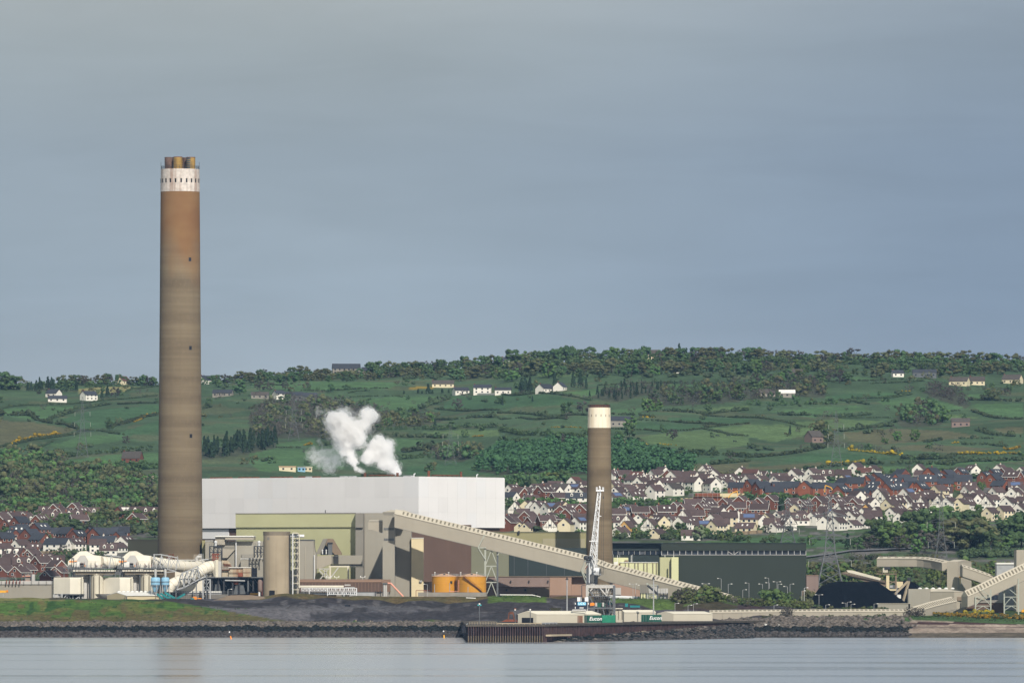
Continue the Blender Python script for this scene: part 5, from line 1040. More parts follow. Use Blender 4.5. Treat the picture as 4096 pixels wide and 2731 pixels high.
lonely('elbow_pipe', m, M['greyduct'], 'pale grey elbow pipe beside the foot of the tall chimney', 'pipe')
m = MB()
for a in (795, 807, 812): m.beam(P(a, 2250, 3932), P(a, 2214, 3932), .2)
m.beam(P(795, 2215, 3932), P(807, 2215, 3932), .2); m.beam(P(805, 2236, 3932), P(835, 2236, 3932), .5); lonely('valve_stand', m, M['steel'], 'thin grey valve stand between the ducts and the precipitators', 'frame')
m = MB()
for a in (852, 858, 864, 872): m.beam(P(a, 2242, 3952), P(a - 2, 2218, 3952), .45)
m.beam(P(848, 2216, 3952), P(878, 2216, 3952), .8); m.beam(P(850, 2226, 3952), P(876, 2228, 3952), .4); lonely('rusty_valve_rack', m, M['rustred'], 'red rusty valve rack below the black access frame', 'frame')
m = MB().lathe((X(676, 3965), 3965, Z(2240, 3965)), [(1.2, 0), (1.2, 1.5), (.6, 2)], 12)
m.tube([P(675, 2234, 3965), P(678, 2216, 3965), P(692, 2216, 3965), P(696, 2234, 3965)], .45, 8); lonely('rusty_pipe_loop', m, M['rust'], 'dark rusty pipe loop in front of the tall chimney base', 'pipe')
def blue_silo(px_, w_, label):
 Y = 3868; k = Y / FPX; r = w_ / 2 * k; t = thing('blue_silo', label, 'silo', (X(px_, Y), Y, ground(px_, Y)), 'blue silos'); c = (X(px_, Y), Y, 0)
 MB().lathe(c, [(r * .35, Z(2366, Y)), (r * .62, Z(2352, Y)), (r, Z(2340, Y)), (r, Z(2312, Y)), (r * .88, Z(2308.5, Y)), (.3, Z(2307, Y))], 32).build('vessel', M['blue'], t, 'auto')
 for rw in (2327, 2341, 2346): MB().lathe(c, [(r + .02 if rw < 2344 else r * .85, Z(rw, Y)), (r + .18 if rw < 2344 else r * .9, Z(rw, Y) + .05), (r + .18 if rw < 2344 else r * .9, Z(rw, Y) + .25), (r if rw < 2344 else r * .85, Z(rw, Y) + .3)], 32, False).build('hoop', M['gsteel'], t)
 MB().lathe((c[0], Y, Z(2308, Y)), [(.35, -.2), (.45, .6), (.6, 2.2), (.55, 3.4), (.3, 3.7)], 14).build('top_filter', M['greyduct'], t, 'auto')
 for i in range(6):
  a = math.pi / 3 * i + .3; x_, y_ = ring_px(c[0], Y, r * 1.02, a); x2, y2 = ring_px(c[0], Y, r * 1.25, a); MB().beam((x2, y2, gz(px_, Y)), (x_, y_, Z(2338, Y)), .28).build('leg', M['steel'], t)
blue_silo(622, 38, 'sky blue hopper silo, the one farther from the climbing cream duct'); blue_silo(661.5, 32, 'sky blue hopper silo touching the climbing cream duct')
def cream_shed():
 Ya, Yb, Yc = 3864, 3852, 3872
 t = thing('cream_shed', 'low pale yellow shed with white roof and dome vents below the blue silos', 'building', (X(503, Yb), Yb, ground(503, Yb)))
 A = Vector((X(428, Ya), Ya)); B = Vector((X(503, Yb), Yb)); Cc = Vector((X(655, Yc), Yc)); D = A + (Cc - B); zg = gz(503, Yb) ; ze = Z(2381, Yb); zr = Z(2369.5, Yb)
 r0 = (A + B) / 2; r1 = (D + Cc) / 2
 MB().plan([(A.x, A.y), (B.x, B.y), (Cc.x, Cc.y), (D.x, D.y)], zg, ze).build('wall', M['yellowcream'], t)
 MB().add([(A.x, A.y, ze), (B.x, B.y, ze), (r0.x, r0.y, zr - .1), (D.x, D.y, ze), (Cc.x, Cc.y, ze), (r1.x, r1.y, zr - .1)], [(0, 1, 2), (4, 3, 5), (0, 2, 5, 3), (1, 4, 5, 2)]).build('gable', M['yellowcream'], t)
 for p_, q_2 in (((B, Cc), 1), ((D, A), -1)):
  a, b_ = p_; e = Vector(((a - r0).x, (a - r0).y)).normalized() * .4; rr0, rr1 = (r0, r1) if q_2 > 0 else (r1, r0)
  e = (a - rr0).normalized() * .4
  MB().add([(a.x + e.x, a.y + e.y, ze - .1), (b_.x + e.x, b_.y + e.y, ze - .1), (rr1.x, rr1.y, zr), (rr0.x, rr0.y, zr)] + [(a.x + e.x, a.y + e.y, ze + .12), (b_.x + e.x, b_.y + e.y, ze + .12), (rr1.x, rr1.y, zr + .2), (rr0.x, rr0.y, zr + .2)], [(3, 2, 1, 0), (4, 5, 6, 7), (0, 1, 5, 4), (1, 2, 6, 5), (2, 3, 7, 6), (3, 0, 4, 7)]).build('roof', M['trim'], t)
 for i in range(8):
  c = r0.lerp(r1, (i + .6) / 8.6); MB().lathe((c.x, c.y, zr), [(.5, 0), (.85, .25), (.8, .6), (.3, .85)], 12).build('dome_vent', M['lampglass'], t, 'auto')
 MB().box(B.x + .2, B.x + .6, B.y - .4, B.y - .1, zg, ze - .3).build('downpipe', M['gsteel'], t)
 MB().px(3851.4, 499, 502, 2383, 2387, .4).build('wall_lamp', M['dsteel'], t)
cream_shed()
block('white_roofed_walkway', 'low white roofed pipe walkway below the climbing duct', [('wall', 'concgrey', 3884, 655, 910, 2376, None, 6), ('roof', 'trim', 3883.5, 670, 885, 2363, 2369, 7), ('roof_underside', 'steel', 3884, 670, 885, 2369.3, 2375.6, 6)])
m = MB()
for i in range(40): a = 672 + i * 7; m.beam(P(a, 2377, 3881.5), P(a, 2362, 3881.5), .1)
for rw in (2363, 2369, 2376): m.beam(P(672, rw, 3881.5), P(950, rw, 3881.5), .1)
lonely('handrail', m, M['gsteel'], 'long thin grey handrail below the climbing cream duct', 'railing')
wl = block('grey_yard_wall', 'broad grey concrete tank wall left of the absorbers', [('wall', 'grey', 3955, -260, 206, 2336, None, 12), ('coping_band', 'greyduct', 3954.5, -260, 206, 2322, 2335.7, 12)])
for i in range(7): MB().px(3953.9, 5 + i * 30, 6.5 + i * 30, 2322, 2335, .5).build('coping_joint', M['concgrey'], wl)
for px_ in (26, 39, 53, 66, 80): MB().px(3953, px_ - 1.6, px_ + 1.6, 2318, 2334, .6).build('red_pipe', M['rustred'], wl)
wt = thing('scaffold_tower', 'small weathered concrete scaffold tower behind the grey yard wall', 'tower', (X(115, 3975), 3975, ground(115, 3975)))
for a, b_, r0, r1, c in ((100, 125, 2296, 2335, 'concgrey'), (127, 139, 2295, 2322, 'greyduct')): MB().px(3975, a, b_, r0, r1, 5).build('wall', M[c], wt)
for rw in (2302, 2321): MB().px(3974.2, 88, 124, rw, rw + 2.5, 6).build('deck', M['salmon'], wt)
for a in (88, 100, 124): MB().beam((X(a, 3974), 3974, gz(a, 3974)), P(a, 2293, 3974), .3).build('post', M['gsteel'], wt)
yc = thing('yellow_plant', 'small yellow crane jib poking over the grass bank at the left edge', 'machine', P(12, 2385, 3900)); MB().px(3900, -20, 31, 2360, 2369, 1.5).build('jib', M['yellowm'], yc); MB().beam(P(13, 2385, 3900.5), P(13, 2368, 3900.5), .3).build('stand', M['steel'], yc); MB().px(3899.6, 26, 32, 2359, 2367, 2).build('cab', M['orangem'], yc)
def crusher():
 Y = 3845; t = thing('mobile_crusher', 'teal mobile screening machine with raised conveyor arms on the black heap', 'machine', P(665, 2400, Y))
 for a, b_, c, d, w_ in ((628, 2374, 655, 2396, 2.2), (642, 2372, 680, 2396, 2.4), (660, 2368, 700, 2392, 2.6), (740, 2374, 706, 2394, 1.2), (650, 2377, 690, 2398, 2.2)):
  m = MB(); m.beam(P(a, b_, Y), P(c, d, Y), w_, .9); m.build('conveyor_arm', M['teal'], t)
 for a in (629, 634): MB().beam(P(a, 2375, Y - .5), P(a - 1, 2390, Y - .5), .25).build('prop', M['dsteel'], t)
 MB().px(Y, 650, 700, 2393, 2402, 3).build('chassis', M['dsteel'], t); MB().px(Y + 1, 764, 776, 2390, 2396, 2).build('hopper', M['teal'], t)
crusher()
ex0 = thing('orange_loader', 'small orange loader half hidden behind the dark heap', 'machine', P(780, 2396, 3850)); MB().prism([P(769, 2396, 3850), P(769, 2389, 3850), P(776, 2384, 3850), P(786, 2385, 3850), P(788, 2396, 3850)], (0, 2.5, 0)).build('body', M['orangem'], ex0); MB().px(3849.5, 790, 806, 2390, 2394, 1).build('boom', M['orangem'], ex0); MB().px(3850, 768, 790, 2396, 2400, 2.5).build('track', M['dsteel'], ex0)
def heap(name, label, ridge, base, Yc, dep, mt, seed=1, amp=.6, cat='heap', n=70):
 """heap silhouette: list of (px,row) along the crest; base row"""
 rr = random.Random(seed); m = MB(); cols = n; rws = 14; xs = [p[0] for p in ridge]; vs = []
 for i in range(cols + 1):
  px_ = xs[0] + (xs[-1] - xs[0]) * i / cols; row = float(np.interp(px_, xs, [p[1] for p in ridge])); zt = Z(row, Yc); zg = min(ground(px_, Yc - dep) , ground(px_, Yc)) - 1.0
  for j in range(rws + 1):
   v = j / rws * 2 - 1; f = 1 - abs(v) ** 1.15; y_ = Yc + v * dep; hgt = zg + (zt - zg) * max(f, 0)
   x_ = X(px_, Yc); hgt += amp * (mnoise.noise((x_ * .25, y_ * .25, seed)) + .5 * mnoise.noise((x_ * .8, y_ * .8, seed))) * (f > .05)
   vs.append((x_, y_, hgt))
 k = rws + 1; m.add(vs, [(i * k + j, (i + 1) * k + j, (i + 1) * k + j + 1, i * k + j + 1) for i in range(cols) for j in range(rws)])
 return lonely(name, m, M[mt], label, cat, None, True)
heap('dark_heap', 'small black heap in front of the cream absorber vessels', [(345, 2404), (365, 2395), (390, 2389), (410, 2390), (428, 2398), (445, 2404)], 2404, 3840, 8, 'ashpile', 2, .3, n=24)
heap('dark_heap', 'black heap under the teal screening machine', [(600, 2403), (640, 2399), (660, 2392), (700, 2391), (740, 2396), (800, 2398), (850, 2404)], 2404, 3838, 9, 'ashpile', 3, .4, n=40)
heap('grassy_mound', 'brown grassed mound in front of the concrete silo', [(840, 2402), (875, 2392), (905, 2382), (960, 2377), (1010, 2379), (1060, 2384), (1110, 2388)], 2404, 3862, 10, 'tan', 4, .25, n=40)

# ------------------------------------------------------------------ right side: coal heap, stacker, galleries
heap('coal_heap', 'big black coal stockpile below the yellow stacker', [(3205, 2436), (3235, 2412), (3262, 2370), (3285, 2342), (3330, 2327), (3355, 2325), (3400, 2326), (3440, 2327), (3480, 2323), (3510, 2325), (3550, 2352), (3590, 2387), (3640, 2420), (3662, 2436)], 2436, 3985, 45, 'coal', 5, .5, n=110)
heap('coal_heap', 'smaller black coal heap behind the stacker leg', [(3560, 2420), (3580, 2330), (3600, 2323), (3625, 2322), (3655, 2327), (3690, 2352), (3720, 2375), (3760, 2420)], 2430, 4042, 25, 'coal', 6, .4, n=60)
def stacker():
 Y = 4020; t = thing('coal_stacker', 'beige stacker with long inclined boom over the coal stockpile', 'machine', P(3560, 2420, Y))
 ym = M['yellowcream']; a, b_ = P(3370, 2293, Y), P(3548, 2332, Y)
 MB().prism([P(3365, 2289, Y), P(3372, 2296, Y), P(3420, 2311, Y), P(3440, 2318, Y), P(3530, 2346, Y), P(3552, 2342, Y), P(3552, 2326, Y), P(3392, 2286, Y)], (0, 2.5, 0)).build('boom_girder', M['tan'], t)
 MB().prism([P(3386, 2279, Y - .3), P(3392, 2288, Y - .3), P(3520, 2320, Y - .3), P(3524, 2311, Y - .3), P(3410, 2280, Y - .3)], (0, .8, 0)).build('wind_guard', M['cream'], t)
 MB().beam(P(3366, 2291, Y - 1), P(3545, 2327, Y - 1), .8, .25).build('walkway', M['dsteel'], t)
 m = MB()
 for i in range(14): p = P(3380 + i * 11, 2294 + i * 2.3, Y - 1.2); m.beam(p, p + Vector((0, 0, 1.2)), .08)
 m.build('handrail', M['steel'], t)
 for px_ in (3548, 3554, 3584): MB().beam(P(px_, 2358, Y), P(px_, 2294, Y), .7).build('tower_leg', M['yellowcream' if px_ != 3584 else 'tan'], t)
 for yy in (4,): MB().beam(P(3550, 2358, Y + yy), P(3550, 2294, Y + yy), .6).build('tower_leg', M['tan'], t)
 m = MB(); m.beam(P(3548, 2320, Y), P(3584, 2330, Y), .4); m.beam(P(3548, 2340, Y), P(3584, 2320, Y), .3); m.build('brace', M['tan'], t)
 MB().px(Y - 1, 3506, 3588, 2293, 2296, 5).build('upper_platform', M['tan'], t); MB().px(Y, 3532, 3552, 2270, 2288, 3).build('feed_chute', M['cream'], t); MB().px(Y - .5, 3538, 3562, 2266, 2276, 4).build('chute_head', M['dsteel'], t)
 MB().px(Y - 1, 3550, 3585, 2355, 2361, 5).build('lower_platform', M['yellowcream'], t); MB().px(Y, 3555, 3582, 2338, 2354, 3).build('machinery', M['gsteel'], t); MB().px(Y - .3, 3559, 3571, 2340, 2349, 1).build('drive_motor', M['steel'], t)
 m = MB()
 for i in range(12): p = P(3508 + i * 7.2, 2293, Y - 1); m.beam(p, p + Vector((0, 0, 1.2)), .09)
 m.beam(P(3508, 2293, Y - 1) + Vector((0, 0, 1.2)), P(3587, 2293, Y - 1) + Vector((0, 0, 1.2)), .1); m.build('handrail', M['tan'], t)
 MB().px(Y, 3586, 3612, 2325, 2350, 2).build('counterweight_panel', M['yellowcream'], t)
 for c, d in ((3576, 2378), (3612, 2404)): MB().beam(P(3637, 2318, Y - 3), P(c, d, Y - 5), .9).build('raking_leg', M['concrete'], t)
 MB().px(Y - 4, 3630, 3645, 2308, 2320, 2).build('head_pulley_house', M['dsteel'], t)
 MB().px(Y - 8, 3590, 3604, 2377, 2392, 2).build('cab', M['trim'], t); MB().beam(P(3588, 2440, Y - 8), P(3588, 2340, Y - 8), .3).build('cab_post', M['steel'], t)
 MB().beam((X(3565, Y), Y + 1.5, gz(3565, Y)), P(3565, 2360, Y + 1.5), 2.2).build('pedestal', M['dsteel'], t)
stacker()
g1 = gallery('stacker_feed_gallery', 'raised beige conveyor gallery ending above the stacker', [P(3514, 2234, 3985), P(3600, 2233.5, 3982), P(3680, 2234, 3978), P(3715, 2236, 3974), P(3750, 2241, 3968), P(3792, 2250, 3958)], 6.0, 3.4, 1.0, 3.6, slot_w=1.5, lo=.3, hi=.6)
def tower2():
 Y = 3950; t = thing('right_transfer_tower', 'slim beige transfer tower joining two conveyor galleries beside the coal', 'building', (X(3810, Y), Y, ground(3810, Y)))
 A = (X(3788, Y), Y); B = (X(3830, Y), Y - 1.0); Cc = (X(3886, Y + 9), Y + 9); D = (A[0] + Cc[0] - B[0], A[1] + Cc[1] - B[1]); zt = Z(2245, Y)
 MB().plan([A, B, Cc, D], gz(3830, Y), zt).build('wall', M['conv'], t)
 zr = Z(2237, Y); mA = ((A[0] + D[0]) / 2, (A[1] + D[1]) / 2); mB = ((B[0] + Cc[0]) / 2, (B[1] + Cc[1]) / 2)
 MB().add([(*A, zt), (*B, zt), (*Cc, zt), (*D, zt), (*mA, zr), (*mB, zr)], [(0, 1, 5, 4), (2, 3, 4, 5), (1, 2, 5), (3, 0, 4), (3, 2, 1, 0)]).build('roof', M['convroof'], t)
 MB().prism([(B[0] + .02, B[1] - .06, zt), (Cc[0] + .05, Cc[1] - .06, zt), (mB[0] + .04, mB[1] - .06, zr - .1)], (.06, -.02, 0)).build('gable', M['conv'], t)
 MB().px(Y - 1.4, 3836, 3848, 2304, 2309, .6).build('yellow_hoist', M['yellowm'], t)
 MB().px(Y - 1.3, 3838, 3844, 2309, 2335, .4).build('door', M['yellowcream'], t)
tower2()
gallery('descending_gallery', 'beige conveyor gallery descending right from the slim transfer tower', [P(3845, 2266, 3940), P(3900, 2284, 3941), P(3965, 2308, 3942), P(4070, 2353, 3944)], 6.0, 4.2, 1.3, 2.2, slot_w=1.0, lo=.25, hi=.6)
gallery('rising_gallery', 'long beige conveyor gallery rising right past the tall grey tower', [P(3858, 2384, 3838), P(3900, 2366, 3840), P(4000, 2318, 3845), P(4120, 2262, 3851), P(4300, 2176, 3860)], 6.2, 4.6, 2.5, 1.7, slot_w=.75, lo=.12, hi=.75)
def junction_house():
 Y = 3850; t = thing('junction_house', 'beige conveyor junction house, shaded side coloured grey, in front of the coal stockpile', 'building', (X(3720, Y), Y, ground(3720, Y)))
 MB().box(X(3636, Y), X(3724, Y), Y + 6, Y + 18, gz(3680, Y), Z(2354, Y)).build('left_wall', M['grey'], t)  # side turned from the sun, its shade put into a greyer colour
 MB().plan([(X(3724.5, Y), Y + 6), (X(3817, Y), Y), (X(3862, Y), Y + 2), (X(3862, Y), Y + 18), (X(3724.5, Y), Y + 18)], gz(3790, Y), Z(2365, Y)).build('right_wall', M['conv'], t)
 MB().add([(X(3724.5, Y), Y + 5.8, Z(2365, Y)), (X(3817, Y), Y - .2, Z(2365, Y)), (X(3862, Y), Y + 1.8, Z(2365, Y)), (X(3862, Y), Y + 18, Z(2365, Y)), (X(3724.5, Y), Y + 18, Z(2365, Y)), (X(3726, Y), Y + 9, Z(2354, Y)), (X(3775, Y), Y + 9, Z(2354, Y))], [(0, 1, 6, 5), (1, 2, 6), (2, 3, 6), (3, 4, 5, 6), (4, 0, 5)]).build('roof', M['convroof'], t)
 MB().px(Y + .2, 3829, 3848, 2386, 2401, .5).build('louvre', M['tan'], t)
 MB().px(Y + 3, 3700, 3900, 2432, 2460, 8).build('brick_base', M['brown'], t)
 for i in range(6): MB().lathe((X(3680 + i * 26, Y + 10), Y + 10, Z(2354, Y)), [(.9, -.1), (.9, .3), (.3, .6)], 10).build('roof_vent', M['lampglass'], t)
 MB().px(Y - 1, 3847, 3852, 2398, 2420, .5).build('ladder', M['dsteel'], t)
 m = MB(); m.beam(P(3848, 2452, Y - 3), P(3866, 2410, Y - 3), .8, .3); m.beam(P(3856, 2452, Y - 3), P(3872, 2410, Y - 3), .2); m.build('outside_stair', M['concrete'], t)
junction_house()
block('low_plinth_wall', 'long low grey wall at the foot of the coal stockpile', [('wall', 'grey', 3856, 3512, 3640, 2413, None, 5), ('coping', 'convroof', 3855.7, 3512, 3640, 2411.5, 2412.9, 5.6)])
gallery('low_incline_gallery', 'short beige conveyor gallery climbing into the junction house', [P(3650, 2444, 3775), P(3720, 2423, 3790), P(3805, 2403, 3808)], 5.2, 3.4, 2.0, 1.9, slot_w=.8, lo=.12, hi=.75)
gl = gallery('shore_gallery', 'very long low beige gallery running along the shore rocks', [P(2838, 2449, 3762), P(3000, 2447, 3762), P(3200, 2446, 3762), P(3450, 2445, 3764), P(3662, 2444.5, 3768)], 5.2, 3.6, 1.1, 1.9, slot_w=1.1, lo=.35, hi=.75)
for px_ in (2890, 2967, 3040, 3125, 3210, 3300, 3400, 3500, 3590): MB().px(3759.1, px_ - .4, px_ + .4, 2450, 2480, .3).build('wall_joint', M['concgrey'], gl[0])
block('tall_grey_tower', 'tall plain beige tower at the right edge behind the rising gallery', [('wall', 'conv', 3900, 4066, 4330, 2198, None, 20)])
block('blue_white_store', 'small pale blue store with white roof behind the rising gallery', [('wall', 'steel', 3935, 3987, 4065, 2256, None, 14), ('roof', 'trim', 3934.5, 3986, 4066, 2249, 2255.8, 15)])
rb = block('brick_reclaim_house', 'dark red brick reclaim house with window strip under the rising gallery', [('wall', 'brown', 3868, 3866, 4016, 2410, None, 12), ('band', 'concgrey', 3867.5, 3866, 4016, 2399, 2409.7, 12), ('upper_wall', 'mauve', 3869, 3935, 3994, 2352, 2378, 10), ('window_strip', 'glass', 3868.8, 3905, 3992, 2378.3, 2398.6, 9)])
for px_ in (3908, 3922, 3936, 3950, 3964, 3978, 3991): MB().px(3868.4, px_ - .6, px_ + .6, 2379, 2398, .3).build('mullion', M['dsteel'], rb)
for a, b_, r0, Y, lb in ((3902, 3963, 2356, 3836, 'white lattice trestle under the rising gallery before the brick reclaim house'), (4017, 4074, 2312, 3845, 'tall white lattice trestle under the rising gallery by the tall beige tower')):
 t = thing('gallery_trestle', lb, 'support', (X((a + b_) / 2, Y), Y, ground((a + b_) / 2, Y))); zg = gz(a, Y)
 for p_ in (a, b_): MB().beam((X(p_, Y), Y, zg), (X(p_, Y), Y, Z(r0 + (b_ - p_) * .47, Y)), .55).build('leg', M['palesteel'], t)
 xm = (a + b_) / 2; rr = [2440, 2422, 2386]; m = MB()
 for i in range(2): m.beam(P(a, rr[i + 1], Y), P(b_, rr[i + 1], Y), .3)
 m.build('tie', M['palesteel'], t); m = MB()
 m.beam(P(a, 2440, Y), P(xm, 2422, Y), .28); m.beam(P(b_, 2440, Y), P(xm, 2422, Y), .28); m.beam(P(a, 2420, Y), P(xm, 2387, Y), .28); m.beam(P(b_, 2420, Y), P(xm, 2387, Y), .28); m.beam(P(b_, 2384, Y), P(a + 14, 2350, Y), .28); m.build('brace', M['palesteel'], t)
g_ = thing('yellow_digger', 'yellow digger at the right edge behind gorse', 'machine', P(4090, 2445, 3815)); MB().prism([P(4086, 2447, 3815), P(4086, 2440, 3815), P(4094, 2436, 3815), P(4098, 2432, 3815), P(4112, 2432, 3815), P(4112, 2447, 3815)], (0, 2.5, 0)).build('body', M['yellowm'], g_); MB().px(3815.2, 4086, 4112, 2447, 2451, 2.2).build('track', M['dsteel'], g_)
# filter units under the main conveyor, pipeline
fu = thing('filter_units', 'grey boxy filter units on black legs below the long conveyor', 'plant unit', (X(2600, 3880), 3880, ground(2600, 3880)))
for a, b_, r0, r1, c in ((2560, 2594, 2337, 2372, 'grey2'), (2597, 2628, 2346, 2375, 'greyduct'), (2632, 2672, 2352, 2373, 'greyduct'), (2640, 2668, 2378, 2392, 'steel')):
 o = MB().px(3890, a, b_, r0, r1, 5).build('casing', M[c], fu)
 for i in (1, 2, 3): MB().px(3889.7, a + (b_ - a) * i / 4 - .4, a + (b_ - a) * i / 4 + .4, r0 + 1, r1 - 1, .4).build('casing_rib', M['concgrey'], o)
for px_ in (2562, 2572, 2584, 2596, 2604, 2612, 2640, 2655, 2670): MB().beam((X(px_, 3889), 3889, gz(px_, 3889)), P(px_, 2370, 3889), .4).build('leg', M['dsteel'], fu)
MB().tube([P(2590, 2340, 3884), P(2632, 2375, 3884)], .5, 8).build('chute', M['dsteel'], fu); MB().px(3888.5, 2562, 2670, 2372.5, 2375, 6).build('deck', M['dsteel'], fu)
pl_ = thing('white_pipeline', 'thick white horizontal pipe on the grass bank right of the crane', 'pipe', P(2505, 2392, 3905)); MB().tube([P(2440, 2386, 3905), P(2558, 2391, 3900)], .75, 16).build('pipe', M['wsteel'], pl_, 'auto'); MB().tube([P(2553, 2390.8, 3900.2), P(2556, 2390.9, 3900.1)], .85, 16).build('flange', M['dsteel'], pl_)
for px_ in (2460, 2500, 2540): MB().box(X(px_, 3903) - .4, X(px_, 3903) + .4, 3902.5, 3904, gz(px_, 3903), Z(2393, 3903)).build('saddle', M['concgrey'], pl_)
lonely('white_kerb', MB().beam(P(1999, 2377, 3863), P(2130, 2378, 3866), .4, .35).beam(P(2130, 2378, 3866), P(2163, 2386, 3866), .4, .35), M['trim'], 'white edging rail on the grassy crest before the mauve building', 'railing')
lonely('white_panel_ledge', MB().beam(P(1864, 2389, 3855), P(1903, 2391, 3855), .5, .35), M['trim'], 'white plank lying on the spoil bank below the orange tanks', 'plank')
w1 = thing('white_shed', 'small white roofed shelter beside the coal stockpile behind lamp posts', 'building', P(3180, 2420, 3900)); MB().px(3900, 3140, 3222, 2416, 2432, 6).build('wall', M['concgrey'], w1); MB().prism([P(3132, 2411, 3899), P(3138, 2416, 3899), P(3226, 2415, 3899), P(3222, 2409, 3901)], (0, 7, 0)).build('roof', M['hood'], w1)
# ------------------------------------------------------------------ quay (sheet piles, cap, deck), rocks
QZ = 6.87
QA = Vector((X(1868, 3425), 3425, 0)); QM = Vector((X(2172, 3432), 3432, 0)); QB = Vector((X(2900, 3701), 3701, 0))
def qpt(px_, back=0.0):
 A_, B_ = (QA, QM) if px_ < 2172 else (QM, QB)
 s = (px_ - 2048) / FPX; d = B_ - A_; tt = (s * A_.y - A_.x) / (d.x - s * d.y); n = Vector((-d.y, d.x, 0)).normalized()
 return A_ + d * tt + n * back
QC = QA + Vector((-3.5, 190, 0)); QD = QB + Vector((30, 60, 0))
qt = MB().plan([(QA.x, QA.y), (QM.x, QM.y), (QB.x, QB.y), (QD.x, QD.y), (X(2400, 3760), 3760), (QC.x, QC.y + 120)], -6, QZ - .75).build('quay', mat('pile_trough_shade', (.010, .009, .013), .9, .4, .5, spec=.05)); qt['kind'] = 'structure';  # near-black body paints the shade in the troughs between the piles
dk = MB().plan([(QA.x - .4, QA.y - 1.1), (QM.x + .6, QM.y - 1.1), (QB.x + .8, QB.y - .9), (QD.x, QD.y), (X(2400, 3762), 3762), (QC.x - .4, QC.y + 121)], QZ - .73, QZ).build('quay_deck', mat('stained_quay_concrete', (.062, .054, .044), .9, .3, .3)); dk['kind'] = 'structure'
pm = mat('sheet_pile_steel', (.052, .030, .030), .85, .5, .5, .5, (.018, .015, .02)); pw = mat('barnacled_sheet_pile', (.115, .088, .057), .9, .2, .6, .3, (.07, .055, .04))
def pile(A_, B_, dist, w_, z0, z1, dep, nm, m_):
 qd = (B_ - A_).normalized(); o = Vector((qd.y, -qd.x, 0)) * dep; a = A_ + qd * dist; b_ = A_ + qd * (dist + w_)
 q_ = [a + qd * w_ * .2 + o, b_ - qd * w_ * .2 + o, b_ - o * .2, a - o * .2]
 return MB().hexa([(p.x, p.y, z0) for p in q_] + [(p.x, p.y, z1) for p in q_]).build(nm, m_, qt)
step = (QM - QA).length / 31
for i in range(31):
 pile(QA, QM, .2 + i * step, step * .55, 2.55, QZ - .74, .9, 'sheet_pile', pm); pile(QA, QM, .2 + i * step, step * .55, -4, 2.54, .93, 'tide_stained_pile', pw)
for i in range(int((QB - QM).length / 2.4)): pile(QM, QB, i * 2.4 + .4, .9, -3, QZ - .74, .6, 'sheet_pile', pm)
for px_, w_ in ((2560, 14), (2600, 9), (2668, 8), (2686, 5), (2727, 12), (2747, 6), (2762, 8), (2783, 10), (2797, 5)):
 p = qpt(px_, -.75); m = MB(); a = p; b_ = qpt(px_ + w_, -.75); m.beam((a.x, a.y, 2.6), (b_.x, b_.y, 2.6), .25, 2.0); m.build('pale_patch_plate', M['concrete'], qt)
m = MB().beam(qpt(2178, -1.6) + Vector((0, 0, 2.6)), qpt(2262, -1.6) + Vector((0, 0, 2.6)), 2.2, .7); m.build('concrete_ledge', M['concrete'], qt)
m = MB(); m.beam(qpt(1990, .8) + Vector((0, 0, QZ + .45)), qpt(2170, .8) + Vector((0, 0, QZ + .45)), .3, .35)
for i in range(9): p = qpt(1990 + i * 22, .8); m.beam((p.x, p.y, QZ), (p.x, p.y, QZ + .5), .25)
lonely('quay_barrier', m, M['concrete'], 'low grey barrier rail along the quay edge before the white warehouse door', 'barrier')
m = MB(); m.beam(qpt(2174, .8) + Vector((0, 0, QZ + .6)), qpt(2236, .8) + Vector((0, 0, QZ + .6)), .3, .4)
for i in range(5): p = qpt(2175 + i * 15, .8); m.beam((p.x, p.y, QZ), (p.x, p.y, QZ + .6), .25)
lonely('quay_barrier', m, M['steel'], 'short raised barrier rail at the right of the warehouse door', 'barrier')
m = MB()
for i in range(11): p = qpt(1880 + i * 11, 1.2); m.beam((p.x, p.y, QZ), (p.x, p.y, QZ + 1.1), .12)
for h in (.55, 1.1): m.beam(qpt(1880, 1.2) + Vector((0, 0, QZ + h)), qpt(1990, 1.2) + Vector((0, 0, QZ + h)), .08)
lonely('quay_railing', m, M['concrete'], 'thin post and rail fence at the seaward tip of the quay', 'railing')
fd = thing('quay_fender', 'dark tyre fender hanging off the left corner of the quay', 'fender', QA + Vector((-1.5, 1, 3)))
MB().lathe(QA + Vector((-1.3, 1.2, 3.2)), [(.3, 0), (1.0, .4), (1.1, 2), (.9, 3.4), (.3, 3.8)], 14).build('fender_body', M['void'], fd, 'auto'); MB().beam(QA + Vector((-1.2, 1.2, 6)), QA + Vector((.3, 1.2, 7.4)), .2).build('chain', M['steel'], fd)
